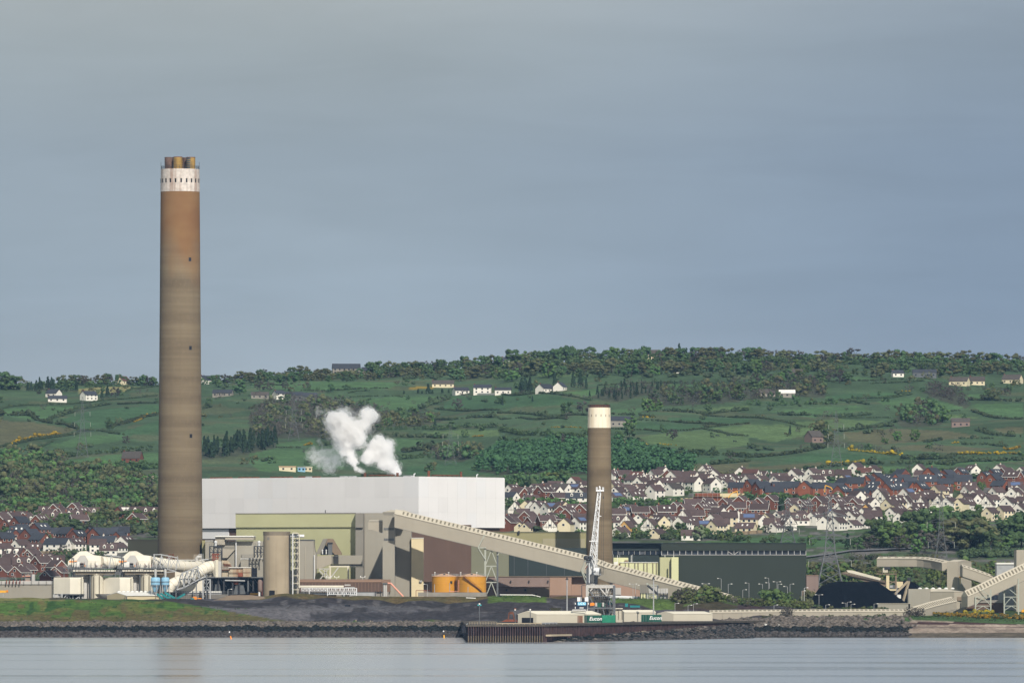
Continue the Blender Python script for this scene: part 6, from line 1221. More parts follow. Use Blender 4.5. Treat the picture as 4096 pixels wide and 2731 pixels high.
# rocks -------------------------------------------------------------
def rock_mesh(i):
 import bmesh
 bm = bmesh.new(); bmesh.ops.create_icosphere(bm, subdivisions=1, radius=1); r_ = random.Random(i)
 for v in bm.verts: v.co *= r_.uniform(.6, 1.3); v.co.z *= .8
 me_ = bpy.data.meshes.new('boulder'); bm.to_mesh(me_); bm.free(); return me_
def with_mat(me_, m_): c = me_.copy(); c.materials.clear(); c.materials.append(m_); return c
RK = [rock_mesh(i) for i in range(6)]
RKV = [np.array([v.co[:] for v in r.vertices]) for r in RK]; RKF = [np.array([p.vertices[:] for p in r.polygons]) for r in RK]
def scatter_rocks(name, label, pts, mtl, cat='rocks'):
 V, Fc = [], []; n = 0; r_ = np.random.RandomState(len(pts))
 for (x_, y_, z_, s) in pts:
  k = r_.randint(6); a = r_.uniform(0, 6.28); c, sn = math.cos(a), math.sin(a); v = RKV[k] * s * r_.uniform(.8, 1.2, 3); v = v @ np.array([[c, sn, 0], [-sn, c, 0], [0, 0, 1]])
  V.append(v + (x_, y_, z_)); Fc.append(RKF[k] + n); n += len(v)
 V = np.concatenate(V); Fc = np.concatenate(Fc); me_ = bpy.data.meshes.new(name); me_.vertices.add(len(V)); me_.vertices.foreach_set('co', V.ravel())
 me_.loops.add(Fc.size); me_.loops.foreach_set('vertex_index', Fc.ravel().astype(np.int32)); me_.polygons.add(len(Fc)); me_.polygons.foreach_set('loop_start', np.arange(0, Fc.size, 3, dtype=np.int32)); me_.polygons.foreach_set('loop_total', np.full(len(Fc), 3, np.int32)); me_.update()
 me_.materials.append(mtl); o = mesh_obj(name, me_); o['kind'] = 'stuff'; return tag(o, label, cat)
r_ = random.Random(11); bands = {'top': [], 'mid': [], 'low': []}
for _ in range(7000):
 px_ = r_.uniform(-150, 1900) if r_.random() < .75 else r_.uniform(2880, 3660); Y = r_.uniform(3697, 3742)
 if px_ > 2880: Y = r_.uniform(3693, 3752)
 z_ = ground(px_, Y); s = r_.uniform(.4, 1.0) ** 1.5 * 1.5 + .25; b_ = 'top' if z_ > 3.9 else 'mid' if z_ > 1.9 else 'low'
 if px_ > 3560 and r_.random() < (px_ - 3560) / 100: continue
 bands[b_].append((X(px_, Y), Y, z_ + .1, s))
scatter_rocks('revetment_rocks', 'dry grey brown boulders along the top of the shore revetment', bands['top'], M['rocktop']); scatter_rocks('weedy_rocks', 'dark weed covered boulders in the tide band of the revetment', bands['mid'], M['rockwet']); scatter_rocks('wet_rocks', 'grey wet boulders at the waterline of the revetment', bands['low'], M['rock'])
# riprap apron in front of the quay: toe and top lines
rip = MB(); rows_ = 10; colsn = 40; grid = []
def riprap(u, v):      # u along, v 0 toe .. 1 top
 px_ = 2225 + 790 * u; toeY = np.interp(px_, [2225, 2400, 3015], [3436, 3452, 3640]); tq = qpt(min(px_, 2900), -.6); topY = tq.y if px_ < 2900 else 3701 + (px_ - 2900) * .28
 ztop = np.interp(px_, [2225, 2300, 2500, 2900, 3015], [.2, 1.4, 2.6, 5.2, 6.2]); Yv = toeY + (topY - toeY) * v; z_ = -1.2 + (ztop + 1.2) * v ** .8; return Vector((X(px_, Yv), Yv, z_))
vs = [riprap(i / colsn, j / rows_) for i in range(colsn + 1) for j in range(rows_ + 1)]; k = rows_ + 1
ro = MB().add(vs, [(i * k + j, (i + 1) * k + j, (i + 1) * k + j + 1, i * k + j + 1) for i in range(colsn) for j in range(rows_)]).build('rock_apron', M['rockwet'], None, True); ro['kind'] = 'structure'
RKM = {m_: [with_mat(r, M[m_]) for r in RK] for m_ in ('rock', 'rocktop', 'rockwet')}
for r in RKM.values():
 for x_ in r: x_.name = 'boulder'
for i in range(300):
 u, v = r_.random() ** 1.2 * .8, r_.random() ** .7; p = riprap(u, v); s = r_.uniform(.9, 1.9) * (1 - .35 * u); mk = 'rock' if v < .45 else 'rockwet' if v < .75 else ('rockwet' if u < .5 else 'rocktop')
 if r_.random() < .18: mk = 'rocktop' if v > .3 else 'rock'
 o = mesh_obj('boulder', RKM[mk][r_.randrange(6)], ro, p - ORG[ro]); o.scale = (s * r_.uniform(.8, 1.4), s, s * r_.uniform(.7, 1)); o.rotation_euler = (0, 0, r_.uniform(0, 6.28))
pts = []
for i in range(1500):
 u, v = r_.random(), r_.random(); p = riprap(u, v); pts.append((p.x, p.y, p.z, r_.uniform(.35, .9)))
scatter_rocks('apron_rocks', 'smaller dark boulders packed between the big ones before the quay', pts, M['rock'])
b1 = mesh_obj('white_boulder', with_mat(RK[2], M['trim']), None, Vector((X(3062, 3722), 3722, ground(3062, 3722) + .7))); b1.scale = (.7, .6, .9); tag(b1, 'bright white boulder among the shore rocks, larger of two', 'rock')
b2 = mesh_obj('white_boulder', with_mat(RK[4], M['trim']), None, Vector((X(3116, 3722), 3722, ground(3116, 3722) + .6))); b2.scale = (.42, .4, .5); tag(b2, 'small bright white boulder among the shore rocks', 'rock')
# ------------------------------------------------------------------ warehouses, containers, sign on the quay
def warehouse(name, label, px0, pxc, px1, r_eave, r_ridge, Y, dep, door=None):
 """gable end between px0..pxc (facing left), long side pxc..px1"""
 t = thing(name, label, 'building', (X(pxc, Y), Y, QZ)); ang = math.radians(18)
 A = Vector((X(px0, Y + 4), Y + 4)); B = Vector((X(pxc, Y), Y)); Cc = Vector((X(px1, Y + 8), Y + 8)); D = A + Cc - B; ze, zr = Z(r_eave, Y), Z(r_ridge, Y); r0 = (A + B) / 2; r1 = (Cc + D) / 2; zg = QZ - .1
 MB().plan([(A.x, A.y), (B.x, B.y), (Cc.x, Cc.y), (D.x, D.y)], zg, ze).build('wall', M['wpaint'], t)
 MB().add([(A.x, A.y, ze), (B.x, B.y, ze), (r0.x, r0.y, zr - .05), (D.x, D.y, ze), (Cc.x, Cc.y, ze), (r1.x, r1.y, zr - .05)], [(0, 1, 2), (4, 3, 5), (0, 2, 5, 3), (1, 4, 5, 2)]).build('gable', M['wpaint'], t)
 for a, b_, rr0, rr1 in ((B, Cc, r0, r1), (D, A, r1, r0)):
  e = (a - rr0).normalized() * .25
  lo_ = [(a.x + e.x, a.y + e.y, ze - .05), (b_.x + e.x, b_.y + e.y, ze - .05), (rr1.x, rr1.y, zr + .02), (rr0.x, rr0.y, zr + .02)]
  MB().hexa(lo_ + [(p[0], p[1], p[2] + .15) for p in lo_]).build('roof', M['wroof'], t)
 if door:
  d0, d1, dr0 = door; f0 = (d0 - px0) / (pxc - px0); f1 = (d1 - px0) / (pxc - px0); a = A.lerp(B, f0); b_ = A.lerp(B, f1); n_ = Vector((-(B - A).y, (B - A).x)).normalized(); n_ = n_ if n_.y < 0 else -n_
  q_ = [a + n_ * .15, b_ + n_ * .15, b_ - n_ * .3, a - n_ * .3]; MB().hexa([(p.x, p.y, zg + .15) for p in q_] + [(p.x, p.y, Z(dr0, Y + 2)) for p in q_]).build('roller_door_opening', M['void'], t)
 return t
M['wpaint'] = mat('off_white_sheet_wall', (.50, .465, .38), .6, .04, .15, .1, (.40, .37, .30)); M['wroof'] = mat('white_sheet_roof', (.68, .64, .53), .55, .04, .15)
warehouse('white_warehouse', 'off-white warehouse with an open roller door at the quay tip', 2072, 2146, 2404, 2456, 2443.5, 3560, 14, (2088, 2133, 2469))
warehouse('white_warehouse', 'off-white warehouse standing between the two groups of green containers', 2478, 2496, 2623, 2448, 2439.5, 3655, 10)
warehouse('white_warehouse', 'long off-white warehouse at the landward end of the quay', 2628, 2694, 2850, 2454, 2445.5, 3715, 10)
lonely('roof_pipe', MB().tube([P(2288, 2446, 3565), P(2290, 2440, 3565), P(2340, 2440, 3565), P(2344, 2446, 3565)], .45, 8), M['greyduct'], 'pale pipe lying on the roof of the warehouse at the quay tip', 'pipe')
t = thing('framed_shed', 'off-white shed with exposed dark posts right of the crane legs', 'building', (X(2440, 3612), 3612, QZ)); MB().box(X(2396, 3612), X(2490, 3612), 3612, 3622, QZ - .1, Z(2434, 3612)).build('wall', M['wpaint'], t); MB().prism([P(2345, 2446, 3611), P(2398, 2432, 3611), P(2491, 2431, 3611), P(2491, 2434, 3611), P(2398, 2435, 3611)], (0, 12, 0)).build('roof', M['wroof'], t)
for px_ in (2398, 2416, 2428, 2446, 2460, 2475, 2489): MB().px(3611.6, px_ - .8, px_ + .8, 2434, 2476, .35).build('post', M['concretedark'], t)
def container(px0, pxs, px1, r0, Y, m_end, m_side, label, text=None, doors=True):
 """end panel px0..pxs, side pxs..px1"""
 t = thing('shipping_container', label, 'container', (X((px0 + px1) / 2, Y), Y, QZ), 'containers on the quay'); A = Vector((X(px0, Y + 1.2), Y + 1.2)); B = Vector((X(pxs, Y), Y)); Cc = Vector((X(px1, Y + .8), Y + .8)); D = A + Cc - B; zt = Z(r0, Y); zg = QZ
 MB().plan([(A.x, A.y), (B.x, B.y), (Cc.x, Cc.y), (D.x, D.y)], zg + .12, zt - .05).build('body', M[m_side], t)
 d = (Cc - B); n_ = Vector((d.y, -d.x)).normalized(); L_ = d.length; nn = max(6, int(L_ / .55))
 m = MB()
 for i in range(nn): a = B + d * ((i + .3) / nn); b_ = B + d * ((i + .75) / nn); q_ = [a + n_ * .07, b_ + n_ * .07, b_ - n_ * .02, a - n_ * .02]; m.hexa([(p.x, p.y, zg + .25) for p in q_] + [(p.x, p.y, zt - .2) for p in q_])
 m.build('corrugation', M[m_side], t)
 e = B - A; n2 = Vector((e.y, -e.x)).normalized(); n2 = n2 if n2.y < 0 else -n2
 q_ = [A + n2 * .06, B + n2 * .06, B - n2 * .02, A - n2 * .02]; MB().hexa([(p.x, p.y, zg + .2) for p in q_] + [(p.x, p.y, zt - .15) for p in q_]).build('door_end', M[m_end], t)
 for pt in (A, B, Cc, D): MB().box(pt.x - .1, pt.x + .1, pt.y - .1, pt.y + .1, zg, zt).build('corner_post', M['rust' if m_end == 'conrust' else 'contdark'], t)
 if doors:
  for f in (.3, .7): p = A.lerp(B, f) + n2 * .1; MB().beam((p.x, p.y, zg + .3), (p.x, p.y, zt - .3), .08).build('lock_rod', M['steel'], t)
 if text:
  cu = bpy.data.curves.new('lettering', 'FONT'); cu.body = text; cu.size = 2.1; cu.extrude = .015; cu.shear = .25; cu.align_x = 'CENTER'; cu.align_y = 'CENTER'; cu.offset = .03
  to_ = bpy.data.objects.new('lettering', cu); COL.objects.link(to_); dg = bpy.context.evaluated_depsgraph_get(); me_ = bpy.data.meshes.new_from_object(to_.evaluated_get(dg)); bpy.data.objects.remove(to_)
  me_.materials.clear(); me_.materials.append(M['signwhite']); o = mesh_obj('lettering', me_, t); c = B.lerp(Cc, .56) + n_ * .1; o.location = Vector((c.x, c.y, (zg + zt) / 2 + .1)) - ORG[t]; o.rotation_euler = (math.pi / 2, 0, math.atan2(d.y, d.x)); o.scale = (1, 1, 1)
 return t
container(2338, 2351, 2406, 2459, 3555, 'contdark', 'contdark', 'dark green container lettered in white beside a rusty one', 'Eucon')
container(2404.5, 2407.5, 2462, 2458.5, 3557, 'contgreen', 'contgreen', 'bright green container without lettering below the crane leg', None, False)
container(2311, 2325, 2330, 2461, 3556, 'conrust', 'conrust', 'rusty orange container end next to the dark green container')
container(2566, 2592, 2645, 2456.5, 3628, 'contdark', 'contdark', 'dark green container lettered in white standing alone by the lamp mast', 'Eucon')
heap('coal_spill', 'low black coal spill between the containers on the quay', [(2462, 2492), (2475, 2487), (2500, 2489), (2520, 2485), (2535, 2483), (2550, 2488), (2566, 2491)], 2492, 3640, 4, 'ashpile', 8, .3, n=30)
def sign():
 Y = 3570; t = thing('company_sign', 'dark navy sign board with light blue LCC panel in front of the crane', 'sign', (X(2328, Y), Y, QZ)); MB().px(Y, 2301, 2350, 2404, 2434, .6).build('board', M['signdark'], t)
 p_ = MB().px(Y - .12, 2311, 2344, 2407, 2419, .1).build('panel', M['signblue'], t)
 def txt(s, px_, row, size, m_, par, off):
  cu = bpy.data.curves.new('lettering', 'FONT'); cu.body = s; cu.size = size; cu.extrude = .01; cu.align_x = 'CENTER'; cu.align_y = 'CENTER'; cu.offset = .03; cu.space_character = 1.25
  to_ = bpy.data.objects.new('lettering', cu); COL.objects.link(to_); dg = bpy.context.evaluated_depsgraph_get(); me_ = bpy.data.meshes.new_from_object(to_.evaluated_get(dg)); bpy.data.objects.remove(to_)
  me_.materials.clear(); me_.materials.append(M[m_]); o = mesh_obj('lettering', me_, par); o.location = P(px_, row, Y - off) - ORG[t]; o.rotation_euler = (math.pi / 2, 0, 0)
 txt('LCC', 2327.5, 2413, 1.35, 'signwhite', p_, .14)
 MB().px(Y - .06, 2318, 2335, 2428, 2431, .05).build('white_strip', M['signwhite'], t)
 for rw in (2413, 2429): MB().add([P(2300, rw - 5.5, Y - .1), P(2304, rw, Y - .1), P(2300, rw + 5.5, Y - .1)], [(0, 2, 1)]).build('arrow_mark', M['signwhite'], t)
 MB().add([P(2355, 2408, Y - .1), P(2351, 2413, Y - .1), P(2355, 2418, Y - .1)], [(0, 1, 2)]).build('arrow_mark', M['signwhite'], t)
 for a, b_ in ((2309, 2326), (2339, 2353)): MB().px(Y + 1, a, b_, 2387, 2404, .4).build('white_back_board', M['signwhite'], t)
 for px_ in (2305, 2346): MB().beam((X(px_, Y), Y + .7, QZ - .1), P(px_, 2405, Y + .7), .3).build('post', M['gsteel'], t)
 MB().beam(P(2327, 2395, Y - .2), P(2327, 2340, Y - .2), .28).build('pole', M['dsteel'], t); MB().beam(P(2327, 2340, Y - .2), P(2346, 2340, Y - .2), .2).build('pole_arm', M['dsteel'], t)
sign()
# ------------------------------------------------------------------ quay crane
def crane():
 Y = 3605; D = 10; t = thing('quay_crane', 'white lattice boom luffing crane on a grey portal over the quay', 'crane', (X(2400, Y), Y, QZ))
 gs, ls = M['gsteel'], M['greyduct']
 for px_ in (2347.5, 2457):
  for yy in (0, D): MB().beam((X(px_, Y), Y + yy, QZ - .05), P(px_, 2340, Y + yy), .85 if px_ < 2400 else 1.0).build('portal_leg', ls if yy == 0 and px_ < 2400 else gs, t)
 for px_ in (2384, 2430): MB().beam((X(px_, Y), Y + 3, QZ - .05), P(px_, 2434, Y + 3), .8).build('rail_bogie_leg', gs, t)
 for yy in (0, D):
  MB().beam(P(2345, 2346, Y + yy), P(2458, 2346, Y + yy), .7, .9).build('portal_beam', ls, t)
  MB().beam(P(2345, 2339, Y + yy), P(2458, 2339, Y + yy), .4, .4).build('portal_beam', ls, t)
 for px_ in (2346, 2457): MB().beam(P(px_, 2345, Y), P(px_, 2345, Y + D), .7).build('side_beam', gs, t)
 MB().px(Y - .3, 2346, 2458, 2382.5, 2385.5, D + .6).build('mid_deck', gs, t); MB().px(Y - .3, 2345, 2458, 2428, 2434, D + .6).build('lower_deck', gs, t)
 m = MB()
 for i in range(20): p = P(2347 + i * 5.8, 2340, Y - .2); m.beam(p, p + Vector((0, 0, 1.1)), .08)
 m.beam(P(2346, 2340, Y - .2) + Vector((0, 0, 1.1)), P(2458, 2340, Y - .2) + Vector((0, 0, 1.1)), .09); m.build('railing', M['dsteel'], t)
 for a, b_, c, d, mm in ((2350, 2374, 2370, 2352, ls), (2400, 2350, 2422, 2376, ls), (2426, 2376, 2436, 2352, ls), (2425, 2350, 2425, 2382, ls), (2354, 2358, 2372, 2382, gs), (2356, 2384, 2348, 2428, gs), (2360, 2384, 2378, 2428, gs), (2432, 2388, 2452, 2412, gs), (2448, 2386, 2458, 2428, gs), (2412, 2436, 2424, 2480, gs), (2442, 2436, 2456, 2462, gs), (2446, 2434, 2428, 2478, gs), (2436, 2386, 2442, 2428, gs)): MB().beam(P(a, b_, Y - .1), P(c, d, Y - .1), .5).build('brace', mm, t)
 hp = MB().add([P(2360, 2352, Y + 1), P(2457, 2352, Y + 1), P(2457, 2352, Y + 9), P(2360, 2352, Y + 9), P(2384, 2416, Y + 3.5), P(2424, 2416, Y + 3.5), P(2424, 2416, Y + 7), P(2384, 2416, Y + 7)], [(0, 1, 2, 3), (7, 6, 5, 4), (0, 4, 5, 1), (1, 5, 6, 2), (2, 6, 7, 3), (3, 7, 4, 0)]).build('grab_hopper', M['greyduct'], t)
 for rw in (2362, 2372, 2383, 2396): f = (rw - 2352) / 64; MB().beam(P(2360 + 24 * f, rw, Y + .8 + 2.5 * f), P(2457 - 33 * f, rw, Y + .8 + 2.5 * f), .2).build('hopper_rib', M['concretedark'], hp)
 for i in range(1, 8): f = i / 8; MB().beam(P(2360 + 97 * f, 2352, Y + .8), P(2384 + 40 * f, 2416, Y + 3.3), .16).build('hopper_rib', M['concretedark'], hp)
 MB().px(Y + 2, 2388, 2420, 2410, 2427, 4).build('hopper_gate', M['contdark'], t)
 for px_ in (2384, 2412): MB().lathe((X(px_, Y + 1), Y + 1, Z(2424, Y)), [(.5, 0), (.5, 1.6)], 10).build('drive_cylinder', M['greyduct'], t)
 MB().px(Y + 1, 2432, 2449, 2408, 2417, 2).build('generator', M['teal'], t); MB().px(Y + 1, 2376, 2379, 2385, 2424, 1).build('chute', M['dsteel'], t)
 o = MB().prism([P(2360, 2422, Y - .6), P(2360, 2412, Y - .6), P(2364, 2409, Y - .6), P(2375, 2409, Y - .6), P(2378, 2412, Y - .6), P(2378, 2420, Y - .6)], (0, 2.2, 0)).build('orange_engine_cover', M['orangem'], t)
 # upper works
 MB().beam(P(2352, 2338, Y + 2), P(2352, 2238, Y + 2), 1.5).build('king_post', M['gsteel'], t); MB().beam(P(2385, 2338, Y + 4), P(2385, 2300, Y + 4), 1.3).build('slew_post', M['gsteel'], t)
 MB().lathe(P(2369, 2338, Y + 5), [(2.0, 0), (2.0, .8), (1.5, .8), (1.3, 10.5)], 16).build('slew_column', M['greyduct'], t, 'auto')
 m = MB(); m.beam(P(2386, 2310, Y + 4), P(2404, 2296, Y + 4), .4); m.beam(P(2372, 2312, Y + 4), P(2388, 2330, Y + 4), .4); m.build('brace', gs, t)
 for a in (2342, 2358): MB().lathe(P(a + 3, 2234, Y + 1), [(.05, -.6), (.9, -.3), (1.2, .3), (1.0, 1.1), (.3, 1.4)], 12).build('rope_drum', M['dsteel'], t)
 MB().px(Y, 2338, 2366, 2233, 2237, 4).build('top_platform', M['dsteel'], t); MB().px(Y + .5, 2335, 2378, 2243, 2246, 5).build('top_platform', gs, t)
 MB().px(Y + 3, 2358, 2373, 2222, 2296, 3).build('machinery_mast', M['wsteel'], t)
 cb = MB().add([P(2374.5, 2297, Y - 1), P(2396, 2297, Y - 1), P(2396, 2270, Y - 1), P(2374.5, 2272, Y - 1), P(2374.5, 2297, Y + 2), P(2403, 2297, Y + 2), P(2403, 2275, Y + 2), P(2399, 2268, Y + 2), P(2377, 2268, Y + 2)], [(0, 1, 2, 3), (1, 5, 6, 7, 2), (3, 2, 7, 8), (0, 3, 8, 4), (4, 8, 7, 6, 5), (0, 4, 5, 1)]).build('operator_cab', M['wsteel'], t)
 MB().px(Y - 1.1, 2378, 2382, 2280, 2290, .1).build('cab_window', M['glass'], cb); MB().add([P(2397.5, 2294, Y - .7), P(2402, 2294, Y + 1.2), P(2402, 2276, Y + 1.2), P(2397.5, 2276, Y - .7)], [(0, 1, 2, 3)]).build('cab_window', M['glass'], cb)
 MB().px(Y - 1.6, 2366, 2411, 2297.3, 2299, 5).build('cab_deck', gs, t)
 m = MB()
 for i in range(10): p = P(2367 + i * 4.8, 2297, Y - 1.5); m.beam(p, p + Vector((0, 0, 1.2)), .09)
 m.beam(P(2367, 2297, Y - 1.5) + Vector((0, 0, 1.2)), P(2410, 2297, Y - 1.5) + Vector((0, 0, 1.2)), .1); m.build('cab_railing', M['dsteel'], t)
 m = MB(); m.beam(P(2352, 2250, Y), P(2330, 2285, Y), .3); m.beam(P(2330, 2285, Y), P(2345, 2310, Y), .3); m.build('counter_lever', M['palesteel'], t); MB().beam(P(2350, 2262, Y - .2), P(2340, 2275, Y - .2), .3).build('red_stay', M['rustred'], t)
 MB().beam(P(2357, 2330, Y - .3), P(2357, 2250, Y - .3), .25).build('ladder', M['wsteel'], t)
 # boom: four chords from the foot to the head
 b0, b1 = [P(2360, 2222, Y + 1), P(2372, 2222, Y + 4)], None
 FL, FR = (2361, 2226), (2376, 2272); HL, HR = (2391, 1966), (2403, 1966)
 L0, L1 = P(2359.5, 2225, Y + .5), P(2391.5, 1966, Y - 6); R0, R1 = P(2379, 2270, Y + .5), P(2403, 1966, Y - 6); off = Vector((0, 3.2, 0)); o2 = Vector((1.2, 2.4, 0))
 Lb0, Lb1 = P(2368, 2224, Y + 3.6), P(2394, 1966, Y - 4); Rb0, Rb1 = P(2387, 2268, Y + 3.6), P(2400, 1966, Y - 4)
 for a, b_ in ((L0, L1), (R0, R1), (Lb0, Lb1), (Rb0, Rb1)): MB().beam(a, b_, .34).build('boom_chord', M['wsteel'], t)
 m = MB(); n = 26
 for (a0, a1, c0, c1) in ((L0, L1, Lb0, Lb1), (R0, R1, Rb0, Rb1), (L0, L1, R0, R1), (Lb0, Lb1, Rb0, Rb1)):
  for i in range(n):
   p, q_ = a0.lerp(a1, i / n), c0.lerp(c1, (i + 1) / n); p2, q2 = c0.lerp(c1, i / n), a0.lerp(a1, (i + 1) / n); m.beam(p if i % 2 else p2, q_ if i % 2 else q2, .14)
   if i % 4 == 0: m.beam(a0.lerp(a1, i / n), c0.lerp(c1, i / n), .14)
 m.build('boom_lacing', M['wsteel'], t)
 for a, b_, rw in ((2357, 2392, 2163), (2396, 2406, 2063)): MB().beam(P(a, rw, Y - 2), P(b_, rw, Y - 2), .3).build('boom_spreader', M['wsteel'], t)
 hd = MB().px(Y - 7, 2384, 2416, 1958, 1964, 4).build('boom_head', M['wsteel'], t)
 for a in (2384, 2388, 2396, 2401, 2409, 2413.5): MB().px(Y - 7, a, a + 2.3, 1947, 1958, 4).build('sheave_cheek', M['wsteel'], hd)
 for a in (2386, 2391, 2405.5, 2411): MB().tube([P(a, 1952.5, Y - 5), P(a + 2.2, 1952.5, Y - 5)], .6, 14).build('sheave', M['dsteel'], hd)
 MB().px(Y - 6, 2396, 2401, 1943, 1949, 1.5).build('head_lamp', M['wsteel'], hd)
 m = MB()
 for a, b_ in ((2405, 2407), (2412, 2413), (2415, 2414)): m.beam(P(a, 1966, Y - 5), P(b_, 2296, Y - 2), .07)
 m.beam(P(2413, 1984, Y - 5), P(2413, 1994, Y - 5), .35)
 for a, b_ in ((2385, 2356), (2387, 2359)): m.beam(P(a, 1966, Y - 3), P(b_, 2238, Y + 2), .08)
 m.build('hoist_rope', M['dsteel'], t)
crane()
hm = thing('loading_machine', 'rusty low machine with A-frame mast on the quay tip', 'machine', (X(2040, 3540), 3540, QZ))
for a, b_ in ((2036, 2041), (2048, 2058)): MB().beam(P(a if a < 2040 else 2052, 2448, 3540), P(a - 3 if a < 2040 else b_, 2478, 3540), .5).build('mast_leg', M['rust'], hm)
MB().px(3539.6, 2038, 2053, 2445, 2455, 1.6).build('mast_head', M['rust'], hm); MB().prism([P(2005, 2485, 3540), P(2025, 2476, 3540), P(2064, 2476, 3540), P(2072, 2485, 3540)], (0, 2.5, 0)).build('body', M['rustred'], hm); MB().px(3539.8, 1984, 1998, 2474, 2486, 2.5).build('cab', M['dsteel'], hm); MB().px(3540.2, 2010, 2070, 2485, 2491, 2).build('track', M['dsteel'], hm)
lonely('green_hopper', MB().hexa([P(2210, 2443, 3720), P(2236, 2443, 3720), P(2236, 2443, 3724), P(2210, 2443, 3724), P(2197, 2430, 3718), P(2247, 2430, 3718), P(2247, 2430, 3726), P(2197, 2430, 3726)]), M['green'], 'pale green funnel hopper behind the warehouse at the quay tip', 'hopper')
m = MB().px(3770, 2520, 2560, 2420, 2428, 2); m.px(3768, 2500, 2512, 2412, 2426, 1); lonely('teal_skips', m, M['teal'], 'teal scrap skips on the spoil right of the crane', 'skip')
for k_, (px_, r0, Y, c) in enumerate(((2268, 2307, 3590, 'dsteel'), (2614, 2306, 3640, 'dsteel'))):
 t = thing('flood_mast', ('very tall grey lighting mast in front of the quay tip warehouse', 'very tall grey lighting mast behind the lone green container')[k_], 'lamp post', (X(px_, Y), Y, QZ)); MB().tube([(X(px_, Y), Y, QZ - .1), P(px_, r0 + 6, Y)], .32, 8, True, .2).build('pole', M['steel'], t)
 m = MB()
 for s in (-1, 1): m.beam(P(px_, r0 + 6, Y), P(px_ + s * 5, r0 + 10, Y), .5);
 m.beam(P(px_ - 3, r0 + 3, Y), P(px_ + 3, r0 + 3, Y), .7); m.build('floodlights', M[c], t)
for px_, r0, r1, Y, m_, lb in ((1918, 2408, 2482, 3560, 'tealamp', 'thin lamp post with two teal lamps at the quay tip'), (2061, 2431, 2488, 3500, 'rustred', 'thin lamp post with a red lamp beside the rusty quay machine'), (2121, 2431, 2488, 3510, 'lampglass', 'thin lamp post with a white lamp before the roller door')):
 t = thing('quay_lamp', lb, 'lamp post', (X(px_, Y), Y, QZ)); MB().tube([(X(px_, Y), Y, QZ - .05), P(px_, r0 + 8, Y)], .16, 6).build('pole', M['gsteel'], t); MB().px(Y - .3, px_ - 3, px_ + 3, r0 + 3, r0 + 9, .6).build('lamp_head', M['lampglass'], t)
 if m_ == 'tealamp':
  for s in (-1, 1): MB().px(Y - .3, px_ + s * 5 - 2.5, px_ + s * 5 + 2.5, r0 + 8, r0 + 13, .6).build('lamp', M[m_], t)
 elif m_ == 'rustred': MB().px(Y - .4, px_ - 4, px_ + 4, r0, r0 + 4, .6).build('lamp', M[m_], t)
for px_, rw in ((926, 2551), (1777, 2548)):
 Y = 3600 if px_ < 1000 else 3660; t = thing('marker_buoy', 'leaning orange and white stick buoy before the grass bank' if px_ < 1000 else 'upright yellow stick buoy left of the quay', 'buoy', (X(px_, Y), Y, 0)); lean = Vector((-.7, 0, 0)) if px_ < 1000 else Vector((-.25, 0, 0)); MB().tube([(X(px_, Y), Y, -.5), Vector((X(px_, Y), Y, 1.3)) + lean * .6], .28, 8).build('float', M['orangem' if px_ < 1000 else 'yellowm'], t); MB().tube([Vector((X(px_, Y), Y, 1.3)) + lean * .6, Vector((X(px_, Y), Y, 2.6)) + lean * 1.2], .13, 6).build('staff', M['dsteel'], t); MB().lathe(Vector((X(px_, Y), Y, 2.6)) + lean * 1.2, [(.1, 0), (.3, .2), (.1, .6)], 8).build('top_mark', M['signwhite'], t)

# ------------------------------------------------------------------ houses
def house_meshes(L_, D_, ev, rg):
 """local meshes: ridge along +x, origin at ground centre"""
 h, d = L_ / 2, D_ / 2; o = {}
 m = MB().box(-h, h, -d, d, -2.5, ev); m.add([(-h, -d, ev), (-h, d, ev), (-h, 0, rg), (h, -d, ev), (h, d, ev), (h, 0, rg)], [(0, 2, 1), (3, 4, 5), (0, 3, 5, 2), (1, 2, 5, 4)]); o['wall'] = m
 m = MB(); e = .35; sl = (rg - ev) / d
 for s in (-1, 1):
  q_ = [(-h - e, s * (d + e), ev - e * sl), (h + e, s * (d + e), ev - e * sl), (h + e, 0, rg), (-h - e, 0, rg)]
  if s > 0: q_ = [q_[1], q_[0], q_[3], q_[2]]
  m.hexa([(a, b_, c + .06) for a, b_, c in q_] + [(a, b_, c + .24) for a, b_, c in q_])
 o['roof'] = m
 m = MB()
 for x_ in (-h - e - .05, h + e + .05):
  for s in (-1, 1): m.beam((x_, s * (d + e), ev - e * sl + .05), (x_, 0, rg + .05), .12, .32)
 for s in (-1, 1): m.beam((-h - e, s * (d + e + .05), ev - e * sl), (h + e, s * (d + e + .05), ev - e * sl), .14, .26)
 o['bargeboard'] = m
 return o
KIND = {}   # letter -> (wall, roof, trim?, length, depth, eaves, ridge)
def defkind(k, wall, roof, trim, L_, D_, ev, rg):
 g_ = house_meshes(L_, D_, ev, rg)
 KIND[k] = dict(wall=g_['wall'].mesh('wall', M[wall]), roof=g_['roof'].mesh('roof', M[roof]), trim=g_['bargeboard'].mesh('bargeboard', M['trim']) if trim else None, L=L_, D=D_, ev=ev, rg=rg, wm=wall)
defkind('W', 'wallwhite', 'roofbrown', 0, 9.5, 7.6, 4.9, 8.2); defkind('w', 'wallwhite', 'roofbrown', 0, 11, 7.4, 2.6, 5.6); defkind('C', 'wallcream', 'roofbrown', 0, 9.5, 7.6, 4.8, 8.1); defkind('c', 'wallcream', 'roofbrown', 0, 11, 7.4, 2.6, 5.6)
